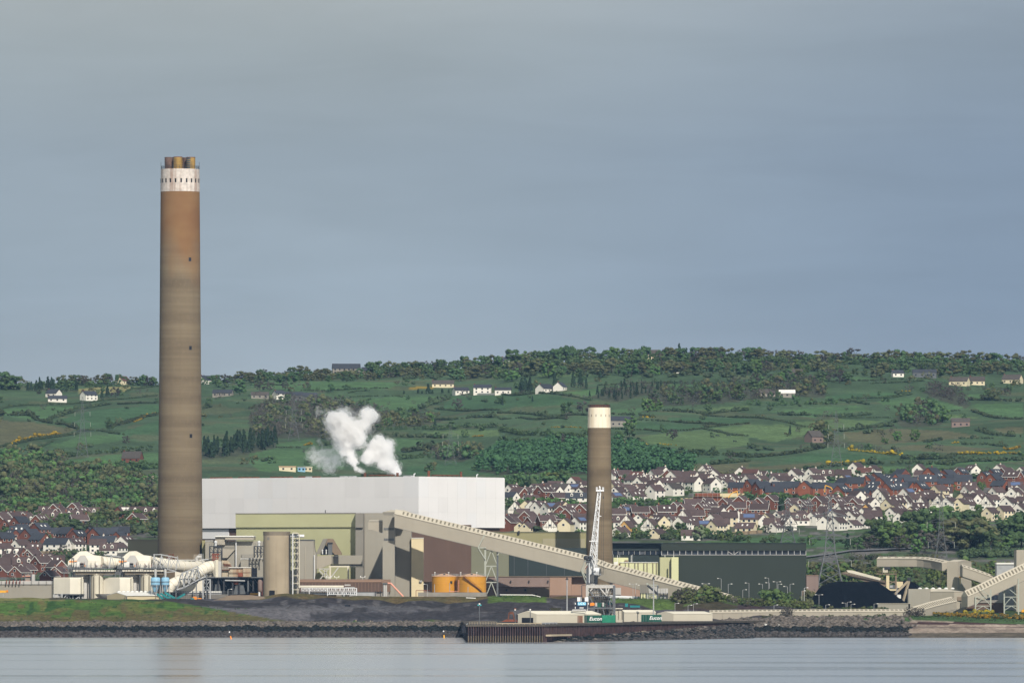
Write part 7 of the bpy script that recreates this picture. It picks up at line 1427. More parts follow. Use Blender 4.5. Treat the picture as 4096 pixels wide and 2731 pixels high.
defkind('B', 'wallbrick', 'roofbrown', 1, 10, 7.8, 4.9, 8.3); defkind('b', 'wallbrick', 'roofbrown', 1, 10, 7.4, 2.7, 5.8); defkind('N', 'wallbrick2', 'roofslate', 0, 10.5, 8, 5.0, 8.6); defkind('n', 'wallbrick2', 'roofslate', 0, 11.5, 7.8, 3.2, 6.6); defkind('D', 'wallbrick', 'roofslate', 0, 10, 7.8, 4.9, 8.3)
defkind('R', 'wallwhite', 'roofred', 0, 10, 7.6, 4.2, 7.6); defkind('G', 'wallwhite', 'roofgrey', 0, 11, 7.8, 4.6, 8.0); defkind('S', 'wallwhite', 'roofslate', 0, 14, 7.6, 4.9, 8.2); defkind('T', 'wallwhite', 'roofbrown', 0, 9, 8.2, 3.4, 8.2); defkind('O', 'wallorange', 'roofbrown', 0, 9, 7.6, 3.6, 7.6)
defkind('V', 'wallbrick', 'roofbrown', 0, 11.5, 8, 2.9, 6.9); defkind('X', 'wallwhite', 'roofbrown', 0, 10, 8, 2.9, 6.8)
def small(name, m, mt): return m.mesh(name, M[mt])
WIN = small('window', MB().box(-.62, .62, -.06, .06, 0, 1.15), 'glass'); WFR = small('window_frame', MB().box(-.78, .78, -.035, .035, -.14, 1.29), 'trim')
DOR = small('door', MB().box(-.45, .45, -.06, .06, 0, 2.0), 'glass')
CHW = small('chimney_stack', MB().box(-.4, .4, -.35, .35, -1.6, .8), 'wallwhite'); CHB = small('chimney_stack', MB().box(-.4, .4, -.35, .35, -1.6, .95), 'wallbrick'); POT = small('chimney_pot', MB().lathe((0, 0, .8), [(.16, 0), (.16, .55)], 6), 'peach')
dm = MB(); dm.box(-.85, .85, -1.5, 1.2, -.2, 1.2); dm.add([(-.85, -1.5, 1.2), (.85, -1.5, 1.2), (0, -1.5, 2.1), (-.85, 1.6, 1.2), (.85, 1.6, 1.2), (0, 1.6, 2.1)], [(0, 1, 2), (0, 2, 5, 3), (1, 4, 5, 2)]); DORM = small('dormer', dm, 'wallwhite'); DWIN = small('dormer_window', MB().box(-.5, .5, -1.56, -1.5, .1, 1.1), 'glass')
SKY = small('skylight', MB().box(-.45, .45, -.7, .7, 0, .1), 'lampglass'); SOL = small('solar_panel', MB().box(-3.1, 3.1, -1.5, 1.5, 0, .12), 'solar')
tb = MB()
for a in (-2.2, -.9, .9, 2.2): tb.beam((a, 0, 2.4), (a, 0, 7.9 - abs(a) * 1.25), .16, .08)
tb.beam((-3.8, 0, 3.3), (3.8, 0, 3.3), .08, .16); TIM = small('timber_framing', tb, 'timber')
HW = {'wallwhite': 'white rendered', 'wallcream': 'cream rendered', 'wallbrick': 'red brick', 'wallbrick2': 'orange red brick', 'wallorange': 'ochre rendered'}
HR = {'W': 'two-storey house', 'w': 'bungalow', 'C': 'two-storey house', 'c': 'bungalow', 'B': 'white-trimmed house', 'b': 'white-trimmed bungalow', 'N': 'slate-roofed house', 'n': 'slate-roofed low house', 'D': 'plain slate-roofed house', 'R': 'red-roofed house', 'G': 'grey-roofed house', 'S': 'long slate-roofed house', 'T': 'half-timbered chalet', 'O': 'gabled house', 'V': 'dormer chalet', 'X': 'chalet'}
RWN = ['bottom', 'second', 'third', 'fourth', 'fifth', 'sixth', 'seventh', 'eighth', 'top']
LMK = [(130, 'above the grey yard wall'), (270, 'above the scaffold tower'), (400, 'above the left absorber hood'), (520, 'above the right absorber hood'), (700, 'by the olive box building'), (2110, 'touching the boiler house wall'), (2230, 'above the olive hall floodlight'), (2400, 'left of the short chimney'), (2540, 'right of the short chimney'), (2680, 'above the light green building'), (2820, 'above the turbine hall windows'), (2960, 'near the building site'), (3110, 'above the paddock fence'), (3235, 'near the turbine hall pylon'), (3400, 'behind the large pylon'), (3540, 'above the coal boom'), (3700, 'above the stacker wood'), (3850, 'above the slim transfer tower'), (3980, 'above the rising gallery'), (9999, 'above the tall beige tower')]
placed = []
def house(px_, row, rot, k, feat=''):
 p = spot(px_, row, 4180);
 for q_ in placed:
  if abs(q_[0] - p.x) < 5.2 and abs(q_[1] - p.y) < 9: return None
 placed.append((p.x, p.y)); K = KIND[k]
 for x_, lm in LMK:
  if px_ < x_: break
 ri = sum(row < q_ for q_ in ((2300, 2265, 2225, 2190, 2150, 2120, 2095) if px_ < 700 else (2150, 2115, 2085, 2055, 2020, 1990, 1965, 1940)))
 gab = 'gable-on' if abs(rot) > 62 else 'side-on' if abs(rot) < 16 else 'corner-on'
 ex = ' with solar panels' if 's' in feat else ' with dormers' if 'd' in feat else ''
 lb = f"{gab} {HW[K['wm']]} {HR[k]}{ex}, {RWN[ri]} row up, {lm}"
 t = thing('house', lb, 'house', p, 'houses of the estates below the hill'); t.rotation_euler = (0, 0, math.radians(rot)); s = rnd.uniform(.84, .98); t.scale = (s, s, s * rnd.uniform(.95, 1.05))
 mesh_obj('wall', K['wall'], t); r_o = mesh_obj('roof', K['roof'], t)
 if K['trim']: mesh_obj('bargeboard', K['trim'], t)
 h, d, ev, rg = K['L'] / 2, K['D'] / 2, K['ev'], K['rg']; br = K['wm'].startswith('wallbrick')
 if rnd.random() < (.2 if k in 'NnDV' else .5):
  c = mesh_obj('chimney_stack', CHB if br else CHW, r_o, (rnd.choice((-h + .6, h - .6, 0)), 0, rg)); mesh_obj('chimney_pot', POT, c)
 def win(x_, y_, z_, rz, me_=WIN):
  w_ = mesh_obj('window', me_, t, (x_, y_, z_)); w_.rotation_euler = (0, 0, rz); mesh_obj('window_frame', WFR, w_, (0, .045 if rz == 0 else .045, 0))
 sgn = -1 if rot >= 0 else 1      # visible gable end
 near_low = row > 2020 or px_ < 700
 fl = [1.0, 3.4] if ev > 4 else [1.0]
 if abs(rot) < 62:
  for z_ in fl:
   for x_ in ((-h * .62, 0, h * .62) if near_low else (-h * .5, h * .5)): win(x_, -d - .05, z_, 0)
 if abs(rot) > 22:
  win(sgn * (h + .05), rnd.uniform(-.6, .6), ev - 1.0 if ev > 4 else ev + .3, math.pi / 2 * sgn)
  if near_low and rnd.random() < .5: win(sgn * (h + .05), rnd.choice((-1.6, 1.6)), 1.0, math.pi / 2 * sgn)
 if k == 'T':
  tm_ = mesh_obj('timber_framing', TIM, t, (sgn * (h + .06), 0, 0)); tm_.rotation_euler = (0, 0, math.pi / 2)
 sl = math.atan2(rg - ev, d)
 if 'd' in feat or k == 'V':
  for x_ in (-h * .45, h * .45):
   o = mesh_obj('dormer', DORM, r_o, (x_, -d * .55, ev + (rg - ev) * .38)); mesh_obj('dormer_window', DWIN, o)
 elif 's' in feat:
  o = mesh_obj('solar_panel', SOL, r_o, (0, -d * .5, ev + (rg - ev) * .5 + .3)); o.rotation_euler = (sl, 0, 0)
 elif rnd.random() < .25 and abs(rot) < 62:
  for x_ in (-1.5, 1.5): o = mesh_obj('skylight', SKY, r_o, (x_, -d * .5, ev + (rg - ev) * .5 + .28)); o.rotation_euler = (sl, 0, 0)
 return t
def zone(x0, y0, s, data):
 for it in data.split(';'):
  f = it.split()
  if len(f) >= 4: house(x0 + float(f[0]) / s, y0 + float(f[1]) / s, float(f[2]), f[3][0], f[3][1:])
zone(2000, 1890, 5.88, """1760 360 60 R;1990 390 10 w;1300 420 35 w;870 480 50 w;1000 480 20 w;1450 570 -40 G;1150 540 -20 W;1780 540 -35 Ws;1960 560 60 w;300 560 50 W;450 600 -20 R;200 740 -40 S;440 690 -50 B;650 640 45 B;860 640 -45 W;1030 640 50 B;1290 600 -45 W;1380 690 30 b;1800 770 0 Sd;730 740 40 w;380 1010 80 T;190 1040 20 b;640 980 75 C;830 990 60 W;950 1010 50 W;1180 1030 40 Ws;1450 1030 -60 C;560 1060 20 c;160 1380 70 B;290 1340 60 B;680 1240 60 B;800 1340 40 B;1080 1330 20 B;1230 1290 60 B;1340 1180 10 b;1480 1100 70 B;1640 1190 60 B;1890 1290 15 B;1940 1080 70 B;540 1380 70 c;680 1400 60 c;1190 1410 85 T;1550 1410 75 C;1880 1370 50 Ws;100 1180 30 b;420 1220 20 b;1750 1060 10 B""")
zone(2440, 1880, 5.88, """100 310 50 W;330 300 20 B;640 290 -30 R;790 285 -55 W;1090 290 40 W;1220 250 -60 W;1390 295 75 B;1530 340 55 W;1890 300 -45 R;1660 215 70 w;1930 205 70 w;2270 205 60 W;2140 290 -20 G;540 410 -50 W;730 440 55 W;860 400 15 Wd;1050 390 -60 W;1150 395 60 w;1450 390 -40 w;1600 400 50 B;1900 390 -40 W;2250 400 -45 W;2110 410 0 wd;110 540 50 C;330 530 5 w;480 570 10 w;700 520 45 w;1050 540 -50 W;1250 520 75 B;1420 480 -15 W;1530 480 -50 W;1970 490 -50 W;1750 480 0 W;1500 600 50 G;1700 590 10 w;200 620 60 w;130 740 45 ws;600 720 40 w;500 610 50 w;790 650 -40 w;1060 690 50 W;1250 690 0 wd;370 1020 60 w;160 1230 10 B;340 1200 60 Bs;470 1160 45 B;700 1190 10 B;880 1080 50 c;1060 1150 50 B;1330 1200 5 B;1560 1100 70 B;1700 1120 60 B;1780 1130 50 B;2010 1270 5 B;1950 1010 10 B;2180 1100 55 B;2300 990 60 B;700 1250 75 w;1150 1240 60 w;1240 1270 50 w;1770 1280 70 T;1890 1240 70 w;430 1400 75 T;280 1350 0 Xd;560 1420 50 W;410 1510 65 O;950 1480 70 T;770 1480 0 Xd;1090 1370 50 C;1170 1430 -60 C;1390 1450 0 c;1700 1440 60 W;1880 1400 40 x;2200 1410 10 cs;1530 1330 50 w;1120 1610 60 c;1900 1640 0 w;250 1580 60 w""".replace('x;', 'X;'))
zone(2800, 1880, 5.88, """350 290 75 W;190 240 60 W;660 310 0 w;990 230 70 W;1200 260 -25 R;1420 240 -30 b;1150 290 -50 w;900 320 45 w;480 330 60 w;1180 400 50 W;1850 300 20 w;1650 310 0 w;1860 340 50 w;2100 340 -50 w;2240 290 60 W;1450 330 60 w;640 440 60 w;170 400 -50 W;280 520 -60 W;860 580 -15 N;1240 540 45 N;1450 560 45 N;1480 620 35 N;1900 620 10 N;1740 640 5 n;2150 590 -20 N;2310 590 -30 N;120 1000 60 B;90 1090 50 B;200 1050 50 B;620 960 60 B;840 960 5 B;980 950 70 B;620 1110 -60 B;870 1110 0 B;1080 1100 -55 B;1210 1050 65 B;1410 980 70 B;1400 1130 -10 B;1600 1120 -50 B;1690 920 60 B;2190 960 50 B;2150 1060 60 B;1500 900 20 b;430 1190 -45 W;250 1200 20 wd;670 1330 5 C;800 1280 -60 W;340 1340 60 W;150 1400 -40 c;500 1460 0 C;390 1500 50 C;880 1200 70 w;1150 1370 0 Cs;1380 1360 -55 W;1600 1250 70 c;1750 1240 -10 w;1080 1480 -20 c;1700 1400 -10 X;1780 1450 60 w;2030 1400 -60 T;1900 1200 60 w;2010 1160 70 w;2250 1390 0 w;2250 1230 0 c;2310 1110 60 C""")
zone(3160, 1880, 5.88, """530 240 55 W;310 190 80 w;420 200 70 w;850 240 5 Xd;1250 220 0 X;1560 110 60 W;1760 210 -20 R;1960 180 65 W;1320 330 60 cs;620 310 40 w;110 270 60 W;60 580 -25 N;190 590 -50 N;370 590 75 N;530 590 0 N;720 610 0 N;1050 560 0 n;1270 500 -50 N;1560 510 -15 N;1760 520 -60 N;1850 470 70 N;1900 490 0 n;2190 470 60 N;1220 720 60 N;1340 720 0 N;1700 660 -20 n;1960 670 -45 N;2050 350 60 D;330 1010 60 B;530 1000 0 B;90 940 55 B;230 980 0 B;700 970 60 B;830 970 0 B;960 930 60 B;1110 980 60 B;1300 960 0 B;1560 980 60 B;560 900 -60 w;1020 880 -50 W;1560 820 -60 W;1420 850 60 w;1760 770 70 w;1910 960 -60 W;1740 930 0 W;2140 740 60 W;2180 850 70 T;2260 870 50 w;210 1110 60 C;350 1120 60 w;240 1180 60 c;800 1150 -55 T;820 1060 60 T;1170 1080 70 T;1280 1200 50 W;1060 1160 0 ws;1500 1130 65 c;1610 1040 60 w;1820 1120 75 O;2040 1180 70 T;590 1300 55 W;710 1290 -60 W;840 1400 70 W;620 1410 0 w;1100 1290 55 W;1130 1420 55 W;1490 1280 55 W;1480 1390 60 w;1770 1200 60 W;1950 1290 5 W;1790 1360 50 W;250 1300 0 Xd;130 1400 0 w""")
zone(3520, 1880, 5.88, """930 160 70 W;1000 290 -20 B;1100 280 -60 B;1220 300 60 N;1880 150 70 w;2170 160 -60 W;1600 320 55 D;1750 320 60 Ds;1900 230 60 D;500 310 -60 D;700 310 0 D;300 330 0 bs;60 470 60 N;250 430 -60 N;350 490 -25 N;520 430 20 N;680 480 0 N;900 500 -40 N;1130 480 0 N;230 670 60 N;430 640 0 N;620 620 -45 N;950 640 60 N;800 600 0 N;1350 400 60 N;1600 420 55 N;1540 500 0 N;1720 520 55 N;1950 470 0 N;1150 640 10 n;2100 580 -10 C;660 760 50 Ws;860 760 0 W;1140 700 60 c;1390 670 50 C;1520 640 0 Xd;2130 690 40 W;240 1000 55 C;380 970 45 C;300 840 50 c;450 870 50 C;620 920 70 T;690 910 50 W;830 890 35 W;1000 930 70 T;1040 830 45 C;1320 870 -40 C;1150 870 70 c;1400 930 70 T;1530 790 60 c;1520 860 -40 w;1640 970 60 W;1760 880 50 w;1900 970 65 C;1980 840 60 C;2070 950 60 T;2160 900 -50 W;2300 860 40 W;960 1000 0 b;330 1180 55 W;420 1060 60 c;500 1310 65 W;690 1170 -50 w;820 1100 60 c;1080 1180 -55 W;2290 740 40 w""")
zone(3796, 1880, 6.03, """1240 160 60 W;1380 240 50 B;1540 350 -30 B;1780 200 60 W;1100 290 55 D;1250 290 0 D;880 350 60 D;1090 430 60 N;1750 340 -50 D;1230 550 -40 N;1350 540 75 W;1600 600 0 Ws;520 700 40 W;760 740 -45 W;920 780 75 w;1090 770 -55 w;1160 720 45 W;1300 720 0 W;1590 740 60 W;1700 680 70 W;1720 830 70 T;1650 840 50 W;670 810 60 W;730 920 40 W;920 970 75 T;1020 900 35 W;1210 890 -40 w;1380 840 75 w;1540 850 -50 W;1460 980 60 W;1770 950 -50 W;1000 1220 55 C;1200 1160 0 c;1340 1190 45 C;1740 1170 60 W""")
zone(0, 2030, 5.2275, """130 330 -50 B;400 300 0 V;560 380 65 B;300 390 50 B;700 390 20 V;840 430 60 B;40 420 60 B;190 470 60 V;420 490 50 D;780 520 60 b;1050 300 -50 B;900 270 10 b;1190 200 65 B;1000 200 0 V;1200 320 0 V;1330 270 50 B;1580 180 70 B;1540 290 0 V;1700 270 55 B;1880 240 0 V;1650 360 20 b;100 840 40 D;250 750 -60 D;450 640 50 D;640 760 55 D;400 710 0 D;850 640 50 D;830 860 -45 D;1000 640 0 D;1250 700 0 D;1400 740 -50 D;1630 770 55 D;1950 700 55 D;1760 750 0 D;2050 760 60 D;430 960 50 W;200 955 0 w;740 955 0 w;1200 960 -25 S;1580 940 50 W;2050 960 0 W;330 1130 -40 V;540 1120 60 b;690 1130 60 b;230 1110 0 b;920 1230 35 V;1150 1290 0 X;220 1290 -50 B;80 1310 0 X;480 1310 10 V;690 1230 70 b;550 1400 60 b;420 1450 60 b;880 1340 45 B;1180 1430 -55 B;1070 1440 20 w;1220 1450 70 b;110 1440 60 b;1040 1530 60 b;650 1390 0 V""")
zone(300, 2030, 5.228, """1000 230 60 V;1350 225 0 V;1570 230 0 V;480 730 55 D;700 730 0 D;930 830 70 D;960 700 0 D;600 900 -15 S;1060 890 60 W;700 990 0 Xd;890 930 60 w;1300 330 60 b""")
# farms and cottages on the hillside
FRM = []
def farm(px_, row, label, parts):
 p = spot(px_, row); FRM.append((p.x, p.y, label)); t = thing('farmhouse', label, 'house', p, None); t.rotation_euler = (0, 0, 0)
 for (dx, dy, rot, L_, D_, ev, rg, wm, rm) in parts:
  g_ = house_meshes(L_, D_, ev, rg); R_ = Matrix.Rotation(math.radians(rot), 4, 'Z')
  for nm, mt in (('wall', wm), ('roof', rm)):
   o = mesh_obj(nm, g_[nm].mesh(nm, M[mt]), t, (dx, dy, 0)); o.rotation_euler = (0, 0, math.radians(rot))
   if nm == 'wall':
    n_ = max(2, int(L_ / 4))
    for i in range(n_):
     for z_ in ([1, 3.4] if ev > 4 else [1.0]):
      w_ = mesh_obj('window', WIN, o, (-L_ / 2 + L_ * (i + .5) / n_, -D_ / 2 - .05, z_))
   elif 1:
    if rg > 3.5 and wm[:4] == 'wall':
     for x_ in (-L_ / 2 + .6, L_ / 2 - .6)[:1 if L_ < 20 else 2]: mesh_obj('chimney_stack', CHB, o, (x_, 0, rg))
def sf(px_, row, rot=0, L_=13, D_=8, ev=3, rg=6.2, wm='wallwhite', rm='roofslate', extra=()): return (px_, row, [(0, 0, rot, L_, D_, ev, rg, wm, rm)] + list(extra))
for (px_, row, pr_), lb in (
 (sf(215, 1588, -35, 11, 8), 'white farmhouse under dark pines at the left skyline'), (sf(230, 1608, 0, 15, 7, 2.6, 5), 'long white cottage row below the pine clump'), (sf(355, 1602, 40, 12, 8, 4.4, 7.5), 'white two-storey farmhouse right of the cottage row'), (sf(490, 1532, 60, 12, 9, 3, 7, 'wallcream', 'roofred'), 'pinkish gabled barn on the left skyline'),
 (sf(892, 1586, -10, 16, 8, 2.8, 5.6, 'concgrey', 'roofslate'), 'long grey roofed bungalow right of the tall chimney on the slope'), (sf(825, 1522, 50, 14, 10, 4, 8), 'white house on the skyline touching the tall chimney'), (sf(1040, 1595, 0, 14, 7, 2.8, 5.2, 'concgrey', 'roofgrey'), 'pale low cottages beside the grey farm sheds'), (sf(1115, 1597, 30, 8, 7, 4.5, 7, 'wallwhite', 'roofslate', [(11, 8, 0, 16, 10, 3.4, 6, 'gsteel', 'roofslate'), (25, 12, 0, 11, 9, 3, 5.5, 'gsteel', 'roofslate')]), 'white farmhouse with long grey sheds on the slope'),
 (sf(1385, 1494, 5, 24, 9, 5, 9, 'concgrey', 'roofslate', [(18, 0, 0, 9, 8, 3, 6, 'concgrey', 'roofslate')]), 'long slate roofed mansion with chimneys on the skyline'), (sf(1772, 1549, 0, 18, 9, 2.8, 5.8, 'wallcream', 'roofgrey'), 'cream bungalow above a yellow field strip'), (sf(1930, 1576, -5, 14, 7, 5, 7.4), 'white two-storey farmhouse behind a white boundary wall'), (sf(2012, 1577, 0, 13, 7, 3.4, 5.4, 'wallwhite', 'roofslate'), 'white farm annexe right of the two-storey farmhouse'), (sf(1843, 1577, 20, 12, 8, 3, 5.5), 'small white barn left of the two-storey farmhouse'),
 (sf(2180, 1570, 50, 13, 9, 3, 6.5), 'white cottage among conifers above the short chimney'), (sf(2240, 1563, 70, 10, 8, 3, 6.5), 'small white gabled cottage right of the conifers'), (sf(2725, 1492, -15, 13, 8, 2.8, 5.6), 'white bungalow with grey roof high right of the short chimney'), (sf(2030, 1462, 20, 11, 8, 3.5, 7, 'wallcream', 'roofslate', [(4, -10, 0, 9, 6, 2, 3.5, 'wallwhite', 'trim')]), 'cream farmhouse with a white sheet roof on the skyline'), (sf(2610, 1437, 0, 10, 9, 4, 8, 'wallcream', 'roofgrey'), 'grey gabled house hidden in skyline trees'), (sf(2670, 1437, 30, 10, 9, 4, 7.5, 'wallcream', 'roofslate'), 'slate roofed house beside skyline pines'),
 (sf(2480, 1706, 15, 18, 12, 4, 7, 'concgrey', 'roofslate'), 'grey farm shed with dark roof just right of the short chimney band'), (sf(3148, 1590, 0, 12, 9, 3, 5.5, 'concgrey', 'trim', [(-16, 4, 20, 12, 8, 3, 6, 'concgrey', 'roofgrey')]), 'farm sheds with one bright white roof on the right slope'), (sf(3590, 1508, 10, 9, 7, 2.8, 5.2, 'wallwhite', 'roofslate', [(22, 8, 0, 19, 10, 3.5, 6, 'gsteel', 'roofslate')]), 'white cottage beside long dark barns near the skyline'), (sf(3838, 1543, -20, 15, 9, 3.2, 6.5, 'wallcream', 'roofgrey'), 'pale bungalow in a row near the right edge'), (sf(3908, 1540, 0, 12, 8, 3, 6.5, 'wallcream', 'roofgrey'), 'small pale hipped cottage between two bungalows'), (sf(4050, 1534, -25, 15, 9, 3.2, 7, 'wallcream', 'roofgrey'), 'pale bungalow with white gable at the right edge'),
 (sf(3842, 1706, 0, 13, 8, 3.6, 6, 'mauve', 'roofgrey'), 'long pink walled farmhouse below a green copse'), (sf(3256, 1770, 35, 10, 9, 4, 8, 'mauve', 'roofgrey'), 'grey roofed cottage half hidden by a small copse'), (sf(1150, 1885, 0, 11, 4, 2.8, 3.1, 'wallcream', 'peach'), 'cream mobile home beside a track above the boiler house'), (sf(1206, 1886, 0, 5, 4, 2.8, 3.1, 'blue', 'steel'), 'small pale blue cabin beside the cream mobile home'), (sf(1232, 1886, 0, 5.5, 4, 2.8, 3.1, 'wallcream', 'cream'), 'small cream cabin at the end of the mobile homes'), (sf(530, 1850, -15, 13, 9, 3, 7.5, 'wallbrick', 'roofgrey'), 'red brick farmhouse with grey roof left of the tall chimney'), (sf(3180, 1506, 0, 12, 8, 3, 6, 'concgrey', 'roofgrey'), 'grey cottage among skyline trees on the right')):
 farm(px_, row, lb, pr_)
lonely('boundary_wall', MB().beam(spot(1903, 1580) + Vector((0, 0, .6)), spot(2010, 1580) + Vector((0, 0, .6)), .5, 1.6), M['trim'], 'long white boundary wall before the two-storey farmhouse', 'wall')
for a, b_, row, lb in ((395, 632, 1922, 'long pale quarry wall left of the tall chimney'),):
 pa, pb = spot(a, row), spot(b_, row); m = MB(); m.hexa([(pa.x, pa.y, pa.z - 1), (pb.x, pb.y, pb.z - 1), (pb.x, pb.y + 6, pb.z - 1), (pa.x, pa.y + 6, pa.z - 1), (pa.x, pa.y, pa.z + 3), (pb.x, pb.y, pb.z + 3), (pb.x, pb.y + 6, pb.z + 3), (pa.x, pa.y + 6, pa.z + 3)]); lonely('quarry_wall', m, M['concrete'], lb, 'wall')
for a, r1, b_, r2, mt, h, lb in ((15, 2216, 130, 2217, 'concgrey', 1.9, 'grey garden fence below the white house on the left'), (131, 2217, 290, 2216, 'fence', 1.9, 'brown timber fence below the long white house'), (2928, 2140, 3050, 2133, 'fence', 1.9, 'timber fence below the cream bungalow row'), (2858, 1989, 2978, 1988, 'yellowcream', 2.4, 'new pale timber hoarding beside the building site'), (2978, 1988, 3110, 1992, 'wallbrick', 1.6, 'low red brick wall along the new houses')):
 m = MB(); n_ = 14; w_ = [spot(a + (b_ - a) * i / n_, r1 + (r2 - r1) * i / n_) for i in range(n_ + 1)]
 for i in range(n_): m.beam(w_[i] + Vector((0, 0, h / 2 - .2)), w_[i + 1] + Vector((0, 0, h / 2 - .2)), .2, h)
 lonely('garden_fence', m, M[mt], lb, 'fence')
# building site and excavator
p = spot(2838, 2004); t = thing('unfinished_house', 'half built red brick house with scaffold on the building site', 'house', p)
MB().box(p.x - 9, p.x + 7, p.y, p.y + 9, p.z - 1, p.z + 2.6).build('brick_wall', M['wallbrick2'], t); MB().box(p.x - 9.5, p.x + 7.5, p.y - 1.2, p.y - .2, p.z + 2.5, p.z + 2.75).build('scaffold_deck', M['fence'], t); MB().box(p.x - 8, p.x + 6, p.y + .6, p.y + 8, p.z + 2.6, p.z + 4.6).build('upper_brick_wall', M['wallbrick2'], t)
for i in range(7): MB().beam((p.x - 9.4 + i * 2.8, p.y - 1.2, p.z - .5), (p.x - 9.4 + i * 2.8, p.y - 1.2, p.z + 6.5), .12).build('scaffold_pole', M['steel'], t)
for z_ in (4.6, 6.2): MB().beam((p.x - 9.5, p.y - 1.2, p.z + z_), (p.x + 7.6, p.y - 1.2, p.z + z_), .12).build('scaffold_rail', M['steel'], t)
def excavator(px_, row, s, label):
 p = spot(px_, row); t = thing('excavator', label, 'excavator', p); q_ = lambda a, b_, c: (p.x + a * s, p.y + b_, p.z + c)
 MB().box(p.x - 1.7, p.x + 1.7, p.y, p.y + 2.6, p.z, p.z + .9).build('track', M['dsteel'], t); MB().box(p.x - 1.5, p.x + 1.3, p.y + .2, p.y + 2.4, p.z + 1, p.z + 2.2).build('body', M['yellowm'], t); c = MB().box(p.x - .3, p.x + 1.2, p.y + .1, p.y + 1.2, p.z + 2.2, p.z + 3.2).build('cab', M['yellowm'], t); MB().box(p.x - .1, p.x + 1.0, p.y + .02, p.y + .1, p.z + 2.4, p.z + 3.1).build('cab_window', M['glass'], c)
 MB().beam(q_(.8, 1, 2.2), q_(3.0, 1, 5.4), .5).build('boom', M['yellowm'], t); MB().beam(q_(3.0, 1, 5.4), q_(6.2, 1, 6.6), .45).build('boom', M['yellowm'], t); MB().beam(q_(6.2, 1, 6.6), q_(6.6, 1, 2.6), .4).build('dipper_arm', M['yellowm'], t); MB().box(min(q_(6.2, 0, 0)[0], q_(7, 0, 0)[0]), max(q_(6.2, 0, 0)[0], q_(7, 0, 0)[0]), p.y + .5, p.y + 1.5, p.z + 1.6, p.z + 2.6).build('bucket', M['dsteel'], t)
excavator(2905, 2010, 1, 'yellow excavator with raised arm on the building site'); excavator(3345, 1988, -1, 'yellow excavator at work before the new brick houses')
for i, (px_, row) in enumerate(((2770, 2003), (2880, 2002), (2715, 2004))):
 p = spot(px_, row); lonely('timber_stack', MB().beam(p + Vector((-5, 0, .5)), p + Vector((5, 0, 1.2)), 2, 1.2), M['yellowcream'] if i != 1 else M['peach'], ('pale timber stack at the edge of the building site', 'orange sand bank beside the excavator', 'pale plank pile left of the unfinished house')[i], 'stack')

# ------------------------------------------------------------------ trees, woods, hedges
import bmesh
bm = bmesh.new(); bmesh.ops.create_cube(bm, size=1); bmesh.ops.subdivide_edges(bm, edges=bm.edges[:], cuts=1, use_grid_fill=True); bm.verts.index_update()
CSV = np.array([v.co.normalized()[:] for v in bm.verts]); CSF = np.array([[v.index for v in f.verts] for f in bm.faces]); bm.free()
def crown_arrays(seed, shape, quads, leaf):
 """many small leaf clumps spread over lobes; unit tree: height 1, crown radius about .42"""
 r = np.random.RandomState(seed); lobes = []
 if shape in ('round', 'wide', 'bare'):
  W_ = {'round': .36, 'wide': .44, 'bare': .36}[shape]
  for i in range({'round': 26, 'wide': 28, 'bare': 28}[shape]):
   a = r.uniform(0, 6.28); z = r.uniform(.12, .84); rad = W_ * math.sqrt(max(.03, 1 - ((z - .44) / .48) ** 2)) * r.uniform(.25, 1.0) ** .6; lobes.append((rad * math.cos(a), rad * math.sin(a), z, r.uniform(.075, .145)))
 elif shape == 'cone':
  for i in range(12): z = i / 12; lobes.append((r.uniform(-.04, .04), r.uniform(-.04, .04), .12 + z * .84, .23 * (1 - z) + .03))
 else:   # bush
  for i in range(8): a = r.uniform(0, 6.28); rad = r.uniform(.0, .42); lobes.append((rad * math.cos(a), rad * math.sin(a), r.uniform(.22, .66), r.uniform(.2, .3)))
 lobes = np.array(lobes)
 k = r.randint(0, len(lobes), quads); d = r.normal(size=(quads, 3)); d /= np.linalg.norm(d, axis=1)[:, None]; d[:, 2] = np.where(d[:, 2] < -.3, -d[:, 2] * .6, d[:, 2])
 c = lobes[k, :3] + d * lobes[k, 3:4] * r.uniform(.72, 1.08, (quads, 1))
 nrm = d + r.normal(size=(quads, 3)) * .14; nrm /= np.linalg.norm(nrm, axis=1)[:, None]
 t1 = np.cross(nrm, r.normal(size=(quads, 3))); t1 /= np.linalg.norm(t1, axis=1)[:, None]; t2 = np.cross(nrm, t1); s = leaf * r.uniform(.6, 1.4, (quads, 1))
 v = np.stack([c - t1 * s, c - t2 * s * .8, c + t1 * s, c + t2 * s * .8], 1).reshape(-1, 3); f = np.arange(quads * 4).reshape(-1, 4)
 if shape != 'cone':
  hi_ = quads > 200; n0 = len(lobes) if hi_ else {'bare': 0, 'bush': 2}.get(shape, 3); kf = (.5 if shape == 'bare' else .78) * (1 if hi_ else 1.35 if shape == 'bush' else 1.7)
  for (a, b_, c_, q_) in lobes[:n0]:
   f = np.concatenate([f, CSF + len(v)]); v = np.concatenate([v, CSV * q_ * kf * r.uniform(.82, 1.16, (len(CSV), 1)) + (a, b_, c_)])
 return v, f
def quad_mesh(name, V, Fq, mt):
 me_ = bpy.data.meshes.new(name); me_.vertices.add(len(V)); me_.vertices.foreach_set('co', np.ascontiguousarray(V, dtype=np.float32).ravel()); me_.loops.add(Fq.size); me_.loops.foreach_set('vertex_index', Fq.ravel().astype(np.int32))
 me_.polygons.add(len(Fq)); me_.polygons.foreach_set('loop_start', np.arange(0, Fq.size, 4, dtype=np.int32)); me_.polygons.foreach_set('loop_total', np.full(len(Fq), 4, np.int32)); me_.polygons.foreach_set('use_smooth', np.ones(len(Fq), bool)); me_.update(); me_.materials.append(mt); return me_
